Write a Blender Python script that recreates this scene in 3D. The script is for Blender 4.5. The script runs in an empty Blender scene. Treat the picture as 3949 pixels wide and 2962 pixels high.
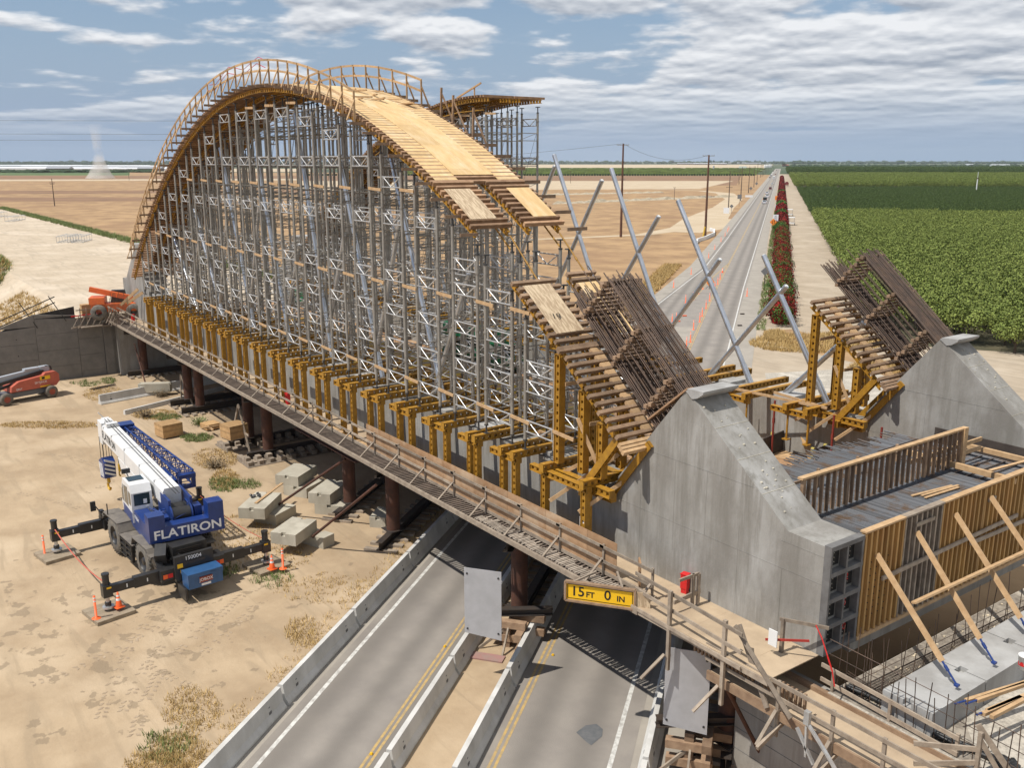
import bpy, math, random
import numpy as np
from mathutils import Vector as V, Matrix as Mx
random.seed(7); rng=np.random.RandomState(3)
sc=bpy.context.scene; COL=sc.collection
# ---------------------------------------------------------------- camera
FPX=3580.; CX,CY=1974.5,1481.; HOR=620.; CH=19.5
TH=math.atan((CY-HOR)/FPX); YAW=math.radians(36)
Rt=V((math.sin(YAW),math.cos(YAW),0)); Fh=V((-math.cos(YAW),math.sin(YAW),0)); UZ=V((0,0,1))
Fw=Fh*math.cos(TH)-UZ*math.sin(TH); Up=Fh*math.sin(TH)+UZ*math.cos(TH); CAM=V((0,0,CH))
def ray(x,y): return Fw+Rt*((x-CX)/FPX)-Up*((y-CY)/FPX)
def at(x,y,z=0.):          # where the ground (or level z) lies under a point of the photograph
    d=ray(x,y); return CAM+d*((z-CH)/d.z)
def atY(x,y,Y):
    d=ray(x,y); return CAM+d*(Y/d.y)
def hz(xb,yb,yt,z=0.):     # height of an upright thing
    b=at(xb,yb,z); d=ray(xb,yt); h=math.hypot(b.x,b.y)/math.hypot(d.x,d.y); return b,(CAM+d*h).z-z
cam=bpy.data.cameras.new('camera'); co=bpy.data.objects.new('camera',cam); COL.objects.link(co)
cam.sensor_width=36; cam.lens=FPX/3949*36; cam.clip_end=30000; cam.clip_start=.5
m=Mx((Rt,Up,-Fw)).transposed().to_4x4(); m.translation=CAM; co.matrix_world=m; sc.camera=co
RD=(Fh*math.cos(math.radians(15.8))+Rt*math.sin(math.radians(15.8))).normalized()   # direction of the road
RN=RD.cross(UZ)
def rp(s,t,z=0.): p=RN*s+RD*t; return V((p.x,p.y,z))
SKX,SKY_=1.2,8.7
# ---------------------------------------------------------------- light
SUN=V((-.07,-.585,1.)).normalized()
el=math.asin(SUN.z); azm=math.atan2(SUN.x,SUN.y)
l=bpy.data.lights.new('sun','SUN'); l.energy=4.6; l.angle=math.radians(.53); l.color=(1,.955,.88)
lo=bpy.data.objects.new('sun',l); COL.objects.link(lo); lo.rotation_euler=SUN.to_track_quat('Z','Y').to_euler()
w=bpy.data.worlds.new('World'); sc.world=w; w.use_nodes=True
nt=w.node_tree; N=nt.nodes; L=nt.links; N.clear()
out=N.new('ShaderNodeOutputWorld'); bg=N.new('ShaderNodeBackground'); sky=N.new('ShaderNodeTexSky')
sky.sky_type='NISHITA'; sky.sun_disc=False; sky.sun_elevation=el; sky.sun_rotation=azm; sky.altitude=100; sky.dust_density=.7; sky.ozone_density=2.5
def nd(t,**k):
    n=N.new(t)
    for a,b in k.items(): setattr(n,a,b)
    return n
tc=nd('ShaderNodeTexCoord'); sep=nd('ShaderNodeSeparateXYZ'); L.new(tc.outputs['Generated'],sep.inputs[0])
def mth(op,a,b=None,c=None,clamp=False):
    n=nd('ShaderNodeMath',operation=op); n.use_clamp=clamp
    for i,x in enumerate((a,b,c)):
        if x is None: continue
        if isinstance(x,(int,float)): n.inputs[i].default_value=x
        else: L.new(x,n.inputs[i])
    return n.outputs[0]
el_=mth('MAXIMUM',sep.outputs[2],0.); zz=mth('ADD',el_,.07)
def dot(v):
    n=nd('ShaderNodeVectorMath',operation='DOT_PRODUCT'); L.new(tc.outputs['Generated'],n.inputs[0]); n.inputs[1].default_value=v; return n.outputs['Value']
cmb=nd('ShaderNodeCombineXYZ'); L.new(mth('MULTIPLY',dot(Rt),7.5),cmb.inputs[0]); L.new(mth('MULTIPLY',mth('LOGARITHM',mth('ADD',el_,.05),2.71828),4.4),cmb.inputs[1]); L.new(mth('MULTIPLY',dot(Fh),1.3),cmb.inputs[2])
mp=nd('ShaderNodeMapping'); L.new(cmb.outputs[0],mp.inputs[0]); mp.inputs['Location'].default_value=(SKX,SKY_,0); mp.inputs['Scale'].default_value=(1.,1.,1)
n1=nd('ShaderNodeTexNoise'); n1.inputs['Scale'].default_value=1.2; n1.inputs['Detail'].default_value=6; n1.inputs['Roughness'].default_value=.5; L.new(mp.outputs[0],n1.inputs['Vector'])
# the same clouds looked at a little nearer: shows which side is the base
mp2=nd('ShaderNodeMapping'); L.new(mp.outputs[0],mp2.inputs[0]); mp2.inputs['Location'].default_value=(0,.12,0)
n2=nd('ShaderNodeTexNoise'); n2.inputs['Scale'].default_value=1.2; n2.inputs['Detail'].default_value=4; n2.inputs['Roughness'].default_value=.5; L.new(mp2.outputs[0],n2.inputs['Vector'])
n3=nd('ShaderNodeTexNoise'); n3.inputs['Scale'].default_value=.35; n3.inputs['Detail'].default_value=2; L.new(mp.outputs[0],n3.inputs['Vector'])
# more cloud to the right
rgt=nd('ShaderNodeVectorMath',operation='DOT_PRODUCT'); L.new(tc.outputs['Generated'],rgt.inputs[0]); rgt.inputs[1].default_value=Rt
dens=mth('ADD',n1.outputs[0],mth('MULTIPLY',mth('SUBTRACT',n3.outputs[0],.5),.35)); dens=mth('ADD',dens,mth('MULTIPLY',rgt.outputs['Value'],.22))
cov=nd('ShaderNodeMapRange'); cov.interpolation_type='SMOOTHSTEP'; L.new(dens,cov.inputs[0]); cov.inputs[1].default_value=.385; cov.inputs[2].default_value=.50
shade=nd('ShaderNodeMapRange'); L.new(mth('SUBTRACT',n1.outputs[0],n2.outputs[0]),shade.inputs[0]); shade.inputs[1].default_value=-.10; shade.inputs[2].default_value=.075
cc=nd('ShaderNodeMix',data_type='RGBA'); L.new(shade.outputs[0],cc.inputs[0]); cc.inputs[6].default_value=(.36,.41,.49,1); cc.inputs[7].default_value=(.86,.88,.91,1)
skm=nd('ShaderNodeVectorMath',operation='SCALE'); L.new(sky.outputs[0],skm.inputs[0]); skm.inputs['Scale'].default_value=.10
# haze towards the horizon
hzf=nd('ShaderNodeMapRange'); hzf.interpolation_type='SMOOTHSTEP'; L.new(sep.outputs[2],hzf.inputs[0]); hzf.inputs[1].default_value=.0; hzf.inputs[2].default_value=.24; hzf.inputs[3].default_value=1.; hzf.inputs[4].default_value=.0
blue=nd('ShaderNodeMix',data_type='RGBA'); L.new(hzf.outputs[0],blue.inputs[0]); L.new(skm.outputs[0],blue.inputs[6]); blue.inputs[7].default_value=(.30,.40,.56,1)
fin=nd('ShaderNodeMix',data_type='RGBA'); 
cf=nd('ShaderNodeMapRange'); cf.interpolation_type='SMOOTHSTEP'; L.new(sep.outputs[2],cf.inputs[0]); cf.inputs[1].default_value=.005; cf.inputs[2].default_value=.085; L.new(mth('MULTIPLY',cov.outputs[0],cf.outputs[0]),fin.inputs[0]); L.new(blue.outputs[2],fin.inputs[6]); L.new(cc.outputs[2],fin.inputs[7])
L.new(fin.outputs[2],bg.inputs[0]); bg.inputs[1].default_value=1.; L.new(bg.outputs[0],out.inputs[0])
sc.view_settings.view_transform='Standard'; sc.view_settings.look='None'; sc.view_settings.gamma=1; sc.view_settings.exposure=0
sc.cycles.max_bounces=5; sc.cycles.diffuse_bounces=2; sc.cycles.transparent_max_bounces=8
# ---------------------------------------------------------------- materials
MT={}
def mat(name,col,rough=.8,metal=0.,col2=None,scale=2.,detail=6,bump=0.,bscale=None,isl=0.,stretch=(1,1,1),world=False,lo=.35,hi=.65,col3=None,scale3=.3,emit=0.,spec=None,alpha=None,streak=None):
    m=bpy.data.materials.new(name); m.use_nodes=True; t=m.node_tree; n=t.nodes; k=t.links
    b=n['Principled BSDF']; b.inputs['Roughness'].default_value=rough; b.inputs['Metallic'].default_value=metal
    if spec is not None: b.inputs['Specular IOR Level'].default_value=spec
    c=None
    if world: g=n.new('ShaderNodeNewGeometry'); src=g.outputs['Position']
    else: g=n.new('ShaderNodeTexCoord'); src=g.outputs['Object']
    mpn=n.new('ShaderNodeMapping'); mpn.inputs['Scale'].default_value=stretch; k.new(src,mpn.inputs[0])
    def noise(s,d=detail):
        x=n.new('ShaderNodeTexNoise'); x.inputs['Scale'].default_value=s; x.inputs['Detail'].default_value=d; x.inputs['Roughness'].default_value=.62; k.new(mpn.outputs[0],x.inputs['Vector']); return x.outputs[0]
    def rng_(x,a,b_):
        r=n.new('ShaderNodeMapRange'); k.new(x,r.inputs[0]); r.inputs[1].default_value=a; r.inputs[2].default_value=b_; return r.outputs[0]
    def mix(f,a,b_):
        x=n.new('ShaderNodeMix'); x.data_type='RGBA'
        if isinstance(f,float): x.inputs[0].default_value=f
        else: k.new(f,x.inputs[0])
        for i,q in ((6,a),(7,b_)):
            if isinstance(q,tuple): x.inputs[i].default_value=(*q,1)
            else: k.new(q,x.inputs[i])
        return x.outputs[2]
    if col2: c=mix(rng_(noise(scale),lo,hi),col,col2)
    if col3: c=mix(rng_(noise(scale3,4),.5,.68),c if c else col,col3)
    if streak:
        m3=n.new('ShaderNodeMapping'); m3.inputs['Scale'].default_value=(2.6,2.6,.22); k.new(src,m3.inputs[0]); x3=n.new('ShaderNodeTexNoise'); x3.inputs['Scale'].default_value=1.; x3.inputs['Detail'].default_value=5; x3.inputs['Roughness'].default_value=.7; k.new(m3.outputs[0],x3.inputs[0])
        f3=n.new('ShaderNodeMapRange'); k.new(x3.outputs[0],f3.inputs[0]); f3.inputs[1].default_value=.46; f3.inputs[2].default_value=.66; f3.inputs[4].default_value=.9; c=mix(f3.outputs[0],c,streak)
    if isl:
        gi=n.new('ShaderNodeNewGeometry'); h=n.new('ShaderNodeHueSaturation'); k.new(rng_(gi.outputs['Random Per Island'],0,1),h.inputs['Value'])
        r=h.inputs['Value'].links[0].from_node; r.inputs[3].default_value=1-isl; r.inputs[4].default_value=1+isl
        if c: k.new(c,h.inputs['Color'])
        else: h.inputs['Color'].default_value=(*col,1)
        c=h.outputs[0]
    if c: k.new(c,b.inputs['Base Color'])
    else: b.inputs['Base Color'].default_value=(*col,1)
    if bump:
        bn=n.new('ShaderNodeBump'); bn.inputs['Strength'].default_value=bump; bn.inputs['Distance'].default_value=.05; k.new(noise(bscale or scale*4,8),bn.inputs['Height']); k.new(bn.outputs[0],b.inputs['Normal'])
    if emit: b.inputs['Emission Color'].default_value=(*col,1); b.inputs['Emission Strength'].default_value=emit
    MT[name]=m; m['n']=name; return m
WOOD=mat('weathered_timber',(.30,.20,.125),.8,col2=(.20,.125,.075),scale=3,isl=.3,bump=.2)
TIMB=mat('fresh_timber',(.52,.35,.19),.75,col2=(.40,.25,.125),scale=4,isl=.22)
REDW=mat('joist_timber',(.38,.235,.135),.8,col2=(.25,.14,.075),scale=3,isl=.35,bump=.2)
GRYW=mat('grey_timber',(.33,.27,.205),.85,col2=(.21,.165,.125),scale=3,isl=.3,bump=.2)
PLY=mat('yellow_plywood',(.68,.48,.235),.7,col2=(.58,.385,.175),scale=1.2,isl=.10,stretch=(1,3,1),col3=(.70,.54,.33),scale3=.5)
PLYW=mat('pale_plywood',(.60,.47,.31),.7,col2=(.40,.29,.18),scale=2.2,stretch=(1,6,1),lo=.45,hi=.55)
PLYO=mat('old_plywood',(.40,.25,.14),.8,col2=(.30,.17,.085),scale=1.5,isl=.12,col3=(.44,.32,.21),scale3=.7)
DECK=mat('deck_plywood',(.47,.36,.24),.85,col2=(.36,.27,.18),scale=1.,isl=.1,bump=.2)
FORM=mat('form_plywood',(.48,.29,.10),.7,col2=(.36,.20,.07),scale=1.5,isl=.18,stretch=(2,2,.4))
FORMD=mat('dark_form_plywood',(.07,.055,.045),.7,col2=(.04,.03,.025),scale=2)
YEL=mat('yellow_steel',(.40,.205,.02),.5,.0,col2=(.28,.14,.018),scale=5,isl=.15,spec=.4)
SILV=mat('galvanized_tube',(.62,.62,.61),.36,.6,col2=(.48,.47,.45),scale=4,isl=.12)
SILT=mat('dull_aluminium',(.37,.35,.31),.5,.4,col2=(.27,.25,.22),scale=1.5,isl=.12)
PIPE=mat('galvanized_pipe',(.60,.62,.65),.32,.8,col2=(.45,.47,.50),scale=1.3)
DKST=mat('dark_steel',(.045,.04,.04),.6,.3,col2=(.075,.055,.04),scale=2)
JACK=mat('screw_jack_steel',(.09,.09,.09),.5,.6)
RUST=mat('rusty_steel',(.12,.05,.03),.8,.2,col2=(.07,.035,.025),scale=2,bump=.15)
REB=mat('rebar_steel',(.13,.085,.06),.6,.4,col2=(.075,.055,.045),scale=3,isl=.3)
REBM=mat('mat_rebar',(.15,.155,.165),.5,.5,col2=(.13,.085,.055),scale=1.5,isl=.3,lo=.5,hi=.65)
def conc(name,a,b,c,**k): return mat(name,a,.85,col2=b,scale=.75,detail=10,bump=.25,bscale=14,stretch=(1,1,.5),col3=c,scale3=.5,lo=.38,hi=.62,world=True,**k)
CON=conc('grey_concrete',(.31,.298,.272),(.215,.20,.178),(.375,.365,.345),streak=(.20,.187,.163))
CONL=conc('light_concrete',(.38,.375,.36),(.28,.27,.255),(.44,.437,.425))
CONB=conc('block_concrete',(.47,.435,.35),(.37,.335,.265),(.54,.50,.41))
CONW=conc('wall_concrete',(.34,.315,.28),(.26,.24,.21),(.38,.36,.32),streak=(.24,.22,.19))
BARR=conc('barrier_concrete',(.60,.585,.55),(.47,.455,.42),(.66,.65,.62))
REC=mat('recess_concrete',(.17,.165,.16),.85,col2=(.11,.105,.10),scale=2)
BLUE=mat('blue_paint',(.015,.045,.20),.3,col2=(.012,.035,.15),scale=2,spec=.5)
BLU2=mat('tool_box_blue',(.03,.10,.24),.4,col2=(.025,.08,.19),scale=3)
WHT=mat('white_paint',(.74,.74,.73),.3,col2=(.68,.68,.67),scale=1.5,spec=.5)
WHTM=mat('matte_white',(.75,.75,.73),.7)
BLK=mat('black_paint',(.02,.02,.022),.4,col2=(.035,.033,.03),scale=2)
DIRTY=mat('dusty_deck_grey',(.20,.175,.145),.9,col2=(.13,.115,.10),scale=3)
TYRE=mat('tyre_rubber',(.10,.095,.088),.9,col2=(.19,.165,.13),scale=4,bump=.3)
GLS=mat('cab_glass',(.03,.045,.045),.05,.0,spec=.8)
ORG=mat('orange_plastic',(.85,.13,.025),.5)
ORGP=mat('orange_paint',(.75,.16,.03),.45,col2=(.62,.12,.03),scale=3)
SALM=mat('faded_red_paint',(.50,.12,.075),.5,col2=(.42,.10,.065),scale=3)
REDP=mat('red_paint',(.60,.02,.02),.45)
GREEN=mat('green_paint',(.01,.16,.07),.4,col2=(.008,.12,.055),scale=3)
YSGN=mat('sign_yellow',(.85,.50,.01),.4)
YGLD=mat('hook_yellow',(.60,.36,.02),.4)
SGRY=mat('grey_panel',(.46,.46,.475),.45,.2,col2=(.40,.40,.41),scale=2)
BLKT=mat('black_lettering_and_recess_shade',(.008,.008,.008),.6)
WHTT=mat('white_lettering',(.80,.80,.80),.5)
TARP=mat('white_sheet',(.75,.76,.78),.6)
HDPE=mat('black_plastic',(.015,.015,.015),.5)
# ---------------------------------------------------------------- meshes
class MB:
    def __init__(s,M=None): s.v=[];s.f=[];s.s=[];s.mi=[];s.M=M;s.cm=0;s.el=[]
    def add(s,vs,fs,sm=False):
        o=len(s.v)
        s.v+=[tuple(s.M@V(p)) for p in vs] if s.M is not None else [tuple(p) for p in vs]
        s.el.append((o,len(vs),len(s.f),len(fs))); s.f+=[tuple(i+o for i in f) for f in fs]; s.s+=[sm]*len(fs); s.mi+=[s.cm]*len(fs); return s
    def box(s,c,d,rz=0.):
        hx,hy,h=d[0]/2,d[1]/2,d[2]/2; cs,sn=math.cos(rz),math.sin(rz)
        vs=[(c[0]+x*cs-y*sn,c[1]+x*sn+y*cs,c[2]+z) for z in (-h,h) for x,y in ((-hx,-hy),(hx,-hy),(hx,hy),(-hx,hy))]
        return s.add(vs,[(3,2,1,0),(4,5,6,7),(0,1,5,4),(1,2,6,5),(2,3,7,6),(3,0,4,7)])
    def b2(s,a,b): return s.box([(a[i]+b[i])/2 for i in range(3)],[abs(b[i]-a[i]) for i in range(3)])
    def beam(s,a,b,w,h,up=None):
        a=V(a);b=V(b);d=(b-a).normalized(); u=V(up) if up is not None else UZ
        if abs(d.dot(u))>.98: u=V((1,0,0)) if abs(d.x)<.9 else V((0,1,0))
        sd=d.cross(u).normalized()*(w/2); u=sd.cross(d).normalized()*(h/2)
        vs=[p+i*sd+j*u for p in (a,b) for i,j in ((-1,-1),(1,-1),(1,1),(-1,1))]
        return s.add(vs,[(0,1,2,3),(7,6,5,4),(0,4,5,1),(1,5,6,2),(2,6,7,3),(3,7,4,0)])
    def tube(s,a,b,r,n=8,r2=None,cap=True):
        a=V(a);b=V(b);d=(b-a); 
        if d.length<1e-6: return s
        d.normalize(); u=V((0,0,1)) if abs(d.z)<.9 else V((1,0,0)); x=d.cross(u).normalized(); y=d.cross(x); r2=r if r2 is None else r2
        vs=[a+(x*math.cos(t)+y*math.sin(t))*r for t in [6.28318*i/n for i in range(n)]]+[b+(x*math.cos(t)+y*math.sin(t))*r2 for t in [6.28318*i/n for i in range(n)]]
        s.add(vs,[(i,(i+1)%n,n+(i+1)%n,n+i) for i in range(n)],True)
        if cap: s.add(vs,[tuple(range(n-1,-1,-1)),tuple(range(n,2*n))])
        return s
    def path(s,pts,r,n=6):
        for a,b in zip(pts,pts[1:]): s.tube(a,b,r,n,cap=False)
        return s
    def prism(s,pts,off):
        pts=[V(p) for p in pts]; off=V(off); n=len(pts); vs=pts+[p+off for p in pts]
        return s.add(vs,[tuple(range(n-1,-1,-1)),tuple(range(n,2*n))]+[(i,(i+1)%n,n+(i+1)%n,n+i) for i in range(n)])
    def lathe(s,prof,c=(0,0,0),n=16,ax='z'):
        vs=[];fs=[]
        for r,z in prof:
            for i in range(n):
                t=6.28318*i/n; x,y=r*math.cos(t),r*math.sin(t)
                vs.append((c[0]+x,c[1]+y,c[2]+z) if ax=='z' else (c[0]+x,c[1]+z,c[2]+y))
        for j in range(len(prof)-1):
            for i in range(n): fs.append((j*n+i,j*n+(i+1)%n,(j+1)*n+(i+1)%n,(j+1)*n+i))
        return s.add(vs,fs,True)
    def ico(s,c,r,sq=(1,1,1),jit=0.):
        t=1.618; a=[(-1,t,0),(1,t,0),(-1,-t,0),(1,-t,0),(0,-1,t),(0,1,t),(0,-1,-t),(0,1,-t),(t,0,-1),(t,0,1),(-t,0,-1),(-t,0,1)]
        vs=[]
        for p in a:
            k=r/1.902*(1+random.uniform(-jit,jit)); vs.append((c[0]+p[0]*k*sq[0],c[1]+p[1]*k*sq[1],c[2]+p[2]*k*sq[2]))
        return s.add(vs,[(0,11,5),(0,5,1),(0,1,7),(0,7,10),(0,10,11),(1,5,9),(5,11,4),(11,10,2),(10,7,6),(7,1,8),(3,9,4),(3,4,2),(3,2,6),(3,6,8),(3,8,9),(4,9,5),(2,4,11),(6,2,10),(8,6,7),(9,8,1)])
    def mesh(s,name,mats):
        me=bpy.data.meshes.new(name); me.from_pydata(s.v,[],s.f)
        if s.s: me.polygons.foreach_set('use_smooth',s.s)
        for m in (mats if isinstance(mats,(list,tuple)) else [mats]): me.materials.append(m)
        if any(s.mi): me.polygons.foreach_set('material_index',s.mi)
        me.update(); return me
    def clusters(s):      # far-apart pieces become parts of their own
        n=len(s.el); A=np.array(s.v); lo=np.array([A[o:o+k].min(0) for o,k,_,_ in s.el]); hi=np.array([A[o:o+k].max(0) for o,k,_,_ in s.el]); sz=np.linalg.norm(hi-lo,axis=1)
        lab=-np.ones(n,int); c=0
        for i in range(n):
            if lab[i]>=0: continue
            st=[i]; lab[i]=c
            while st:
                j=st.pop(); gap=np.linalg.norm(np.maximum(0,np.maximum(lo-hi[j],lo[j]-hi)),axis=1); near=(gap<.38*np.maximum(sz,sz[j]))&(lab<0)
                for q in np.nonzero(near)[0]: lab[q]=c; st.append(int(q))
            c+=1
        return lab,c
    def build(s,name,mats,parent=None,label=None,cat=None,group=None,kind=None,loc=None,split=True):
        if parent is not None and split and kind is None and 1<len(s.el)<=900:
            lab,c=s.clusters()
            if 1<c<=100:
                first=None
                for q in range(c):
                    m=MB()
                    for (o,k,fo,fk),l_ in zip(s.el,lab):
                        if l_!=q: continue
                        b0=len(m.v); m.v+=s.v[o:o+k]; m.f+=[tuple(i-o+b0 for i in f) for f in s.f[fo:fo+fk]]; m.s+=s.s[fo:fo+fk]; m.mi+=s.mi[fo:fo+fk]
                    ob=m.build(name,mats,parent,label,cat,group,kind,loc,False); first=first or ob
                return first
        o=bpy.data.objects.new(name,s.mesh(name,mats)); COL.objects.link(o)
        if parent: o.parent=parent
        if loc is not None: o.location=loc
        return tag(o,label,cat,group,kind)
def tag(o,label=None,cat=None,group=None,kind=None):
    for k,x in (('label',label),('category',cat),('group',group),('kind',kind)):
        if x: o[k]=x
    return o
def thing(name,label,cat,loc=(0,0,0),rz=0.,group=None):
    o=bpy.data.objects.new(name,None); COL.objects.link(o); o.location=loc; o.rotation_euler=(0,0,rz); o.empty_display_size=.2
    return tag(o,label,cat,group)
def dup(o,loc=None,rz=None,label=None,parent=None,scale=None):
    c=o.copy(); COL.objects.link(c)
    if parent: c.parent=parent
    if loc is not None: c.location=loc
    if rz is not None: c.rotation_euler=(0,0,rz)
    if label: c['label']=label
    if scale: c.scale=scale
    for ch in [x for x in bpy.data.objects if x.parent==o]: dup(ch,parent=c)
    return c
def text(name,body,size,M,mt,parent=None,ext=.004,sx=1.,bold=0.):
    cu=bpy.data.curves.new(name,'FONT'); cu.body=body; cu.size=size; cu.extrude=ext; cu.align_x='CENTER'; cu.align_y='CENTER'; cu.offset=bold; cu.resolution_u=3
    t=bpy.data.objects.new('t',cu); COL.objects.link(t); bpy.context.view_layer.update()
    me=bpy.data.meshes.new_from_object(t.evaluated_get(bpy.context.evaluated_depsgraph_get())); bpy.data.objects.remove(t); bpy.data.curves.remove(cu)
    me.materials.clear(); me.materials.append(mt); me.transform(M@Mx.Diagonal((sx,1,1,1)))
    o=bpy.data.objects.new(name,me); COL.objects.link(o)
    if parent: o.parent=parent
    return o
def frameM(o,x,y):   # matrix with the given origin, x axis and y axis
    x=V(x).normalized(); y=V(y).normalized(); z=x.cross(y).normalized(); y=z.cross(x)
    m=Mx((x,y,z)).transposed().to_4x4(); m.translation=V(o); return m
ORD=['first','second','third','fourth','fifth','sixth','seventh','eighth','ninth','tenth','eleventh','twelfth','thirteenth','fourteenth','fifteenth','sixteenth','seventeenth','eighteenth','nineteenth','twentieth','twenty-first','twenty-second','twenty-third','twenty-fourth','twenty-fifth','twenty-sixth','twenty-seventh','twenty-eighth','twenty-ninth','thirtieth','thirty-first','thirty-second','thirty-third','thirty-fourth','thirty-fifth','thirty-sixth','thirty-seventh','thirty-eighth','thirty-ninth','fortieth']
def poly(name,px,z,m,zb=0.,label=None,kind='structure'):   # a flat sheet given by its outline
    pts=[at(x,y,zb) for x,y in px]; b=MB(); b.add([(p.x,p.y,z) for p in pts],[tuple(range(len(pts)))]); return b.build(name,m,kind=kind,label=label)
# ================================================================ GROUND AND COUNTRY
GOLD=mat('dry_grass_field',(.40,.255,.125),.95,col2=(.27,.165,.08),scale=.12,detail=12,world=True,bump=1.,bscale=1.2,col3=(.27,.16,.08),scale3=.028,lo=.42,hi=.6)
GOLD2=mat('brown_field',(.27,.155,.08),.95,col2=(.19,.11,.06),scale=.04,detail=9,world=True,stretch=(1,1,1))
PALE=mat('pale_dirt',(.52,.42,.29),.95,col2=(.44,.34,.22),scale=.08,detail=9,world=True)
def sandmat(name,a,b,c3,wet=False):
    m=mat(name,a,.95,col2=b,scale=.35,detail=10,world=True,bump=.55,bscale=3.5,col3=c3,scale3=.12)
    t=m.node_tree;n=t.nodes;k=t.links; p=n['Principled BSDF']; c=p.inputs['Base Color'].links[0].from_socket
    g=n.new('ShaderNodeNewGeometry')
    def mix(f,x,y):
        q=n.new('ShaderNodeMix'); q.data_type='RGBA'; k.new(f,q.inputs[0]); k.new(x,q.inputs[6]); q.inputs[7].default_value=(*y,1); return q.outputs[2]
    def mr(x,a,b_,c_=0,d_=1):
        r=n.new('ShaderNodeMapRange'); k.new(x,r.inputs[0]); r.inputs[1].default_value=a; r.inputs[2].default_value=b_; r.inputs[3].default_value=c_; r.inputs[4].default_value=d_; return r.outputs[0]
    # tyre marks: stretched noise turned along the wheel paths
    mp=n.new('ShaderNodeMapping'); k.new(g.outputs['Position'],mp.inputs[0]); mp.inputs['Rotation'].default_value=(0,0,math.radians(25)); mp.inputs['Scale'].default_value=(.3,2.2,1)
    no=n.new('ShaderNodeTexNoise'); no.inputs['Scale'].default_value=.55; no.inputs['Detail'].default_value=6; no.inputs['Distortion'].default_value=1.2; k.new(mp.outputs[0],no.inputs[0])
    f=mr(no.outputs[0],.52,.66,0,.55); c=mix(f,c,tuple(x*.70 for x in a))
    if wet:   # oil and water spots by the crane
        sp=n.new('ShaderNodeTexNoise'); sp.inputs['Scale'].default_value=1.0; sp.inputs['Detail'].default_value=5; sp.inputs['Roughness'].default_value=.55; k.new(g.outputs['Position'],sp.inputs[0])
        d=n.new('ShaderNodeVectorMath'); d.operation='DISTANCE'; k.new(g.outputs['Position'],d.inputs[0]); d.inputs[1].default_value=wet[:3]
        near=mr(d.outputs['Value'],wet[3]*.3,wet[3],.17,0)
        su=n.new('ShaderNodeMath'); su.operation='ADD'; k.new(sp.outputs[0],su.inputs[0]); k.new(near,su.inputs[1])
        f2=mr(su.outputs[0],.725,.75,0,.62); c=mix(f2,c,tuple(x*.48 for x in a))
    k.new(c,p.inputs['Base Color']); return m
wp=at(330,2420)
SAND=sandmat('sandy_lot',(.46,.345,.22),(.34,.245,.15),(.51,.395,.265),(wp.x,wp.y,0,14.))
SANDL=sandmat('pale_sand',(.52,.425,.31),(.43,.345,.245),(.57,.475,.36))
GRAV=mat('gravel',(.46,.415,.345),.95,col2=(.30,.27,.225),scale=9,detail=5,world=True,bump=.6,bscale=14,col3=(.56,.51,.43),scale3=.5,lo=.42,hi=.6)
DEBR=mat('dirty_rubble',(.30,.26,.21),.95,col2=(.15,.125,.10),scale=5,detail=5,world=True,bump=.8,bscale=10,col3=(.42,.37,.30),scale3=1.2)
def asphalt(name,a,b,c):
    m=mat(name,a,.9,col2=b,scale=.6,detail=10,world=True,bump=.3,bscale=30)
    t=m.node_tree;n=t.nodes;k=t.links;p=n['Principled BSDF'];cc=p.inputs['Base Color'].links[0].from_socket
    g=n.new('ShaderNodeNewGeometry'); dt=n.new('ShaderNodeVectorMath'); dt.operation='DOT_PRODUCT'; k.new(g.outputs['Position'],dt.inputs[0]); dt.inputs[1].default_value=RN
    # darker wheel paths and paler crowns, worn along the lanes
    for cen,wid in ((-15.0,.55),(-13.3,.45),(-11.6,.5),(-7.0,.5),(-5.2,.5)) if c else ((-7.0,.5),(-5.2,.5),(-9.3,.5),(-11.2,.5)):
        s=n.new('ShaderNodeMath'); s.operation='SUBTRACT'; k.new(dt.outputs['Value'],s.inputs[0]); s.inputs[1].default_value=cen
        ab=n.new('ShaderNodeMath'); ab.operation='ABSOLUTE'; k.new(s.outputs[0],ab.inputs[0])
        r=n.new('ShaderNodeMapRange'); r.interpolation_type='SMOOTHSTEP'; k.new(ab.outputs[0],r.inputs[0]); r.inputs[1].default_value=0; r.inputs[2].default_value=wid*1.7; r.inputs[3].default_value=.6; r.inputs[4].default_value=0
        q=n.new('ShaderNodeMix'); q.data_type='RGBA'; k.new(r.outputs[0],q.inputs[0]); k.new(cc,q.inputs[6]); q.inputs[7].default_value=(*[x*.50 for x in a],1); cc=q.outputs[2]
    k.new(cc,p.inputs['Base Color']); return m
ASPH=asphalt('worn_asphalt',(.29,.26,.225),(.235,.21,.185),True)
SHLD=mat('shoulder_asphalt',(.36,.325,.275),.95,col2=(.29,.26,.22),scale=.5,detail=9,world=True,bump=.25,bscale=20)
MWH=mat('road_white',(.62,.61,.57),.7,col2=(.38,.36,.33),scale=5,world=True,lo=.42,hi=.66)
MYE=mat('road_yellow',(.50,.335,.12),.7,col2=(.34,.255,.14),scale=5,world=True,lo=.4,hi=.6)
VINE=mat('vineyard_green',(.15,.20,.05),.9,col2=(.10,.15,.035),scale=.4,detail=6,world=True,bump=.6,bscale=1.)
VIN2=mat('far_crop_green',(.11,.17,.045),.9,col2=(.05,.085,.025),scale=.012,detail=8,world=True)
FARG=mat('far_farmland',(.045,.075,.03),.95,col2=(.12,.115,.06),scale=.002,detail=9,world=True,stretch=(1,1,1),lo=.45,hi=.6,col3=(.03,.05,.025),scale3=.0009)
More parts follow.
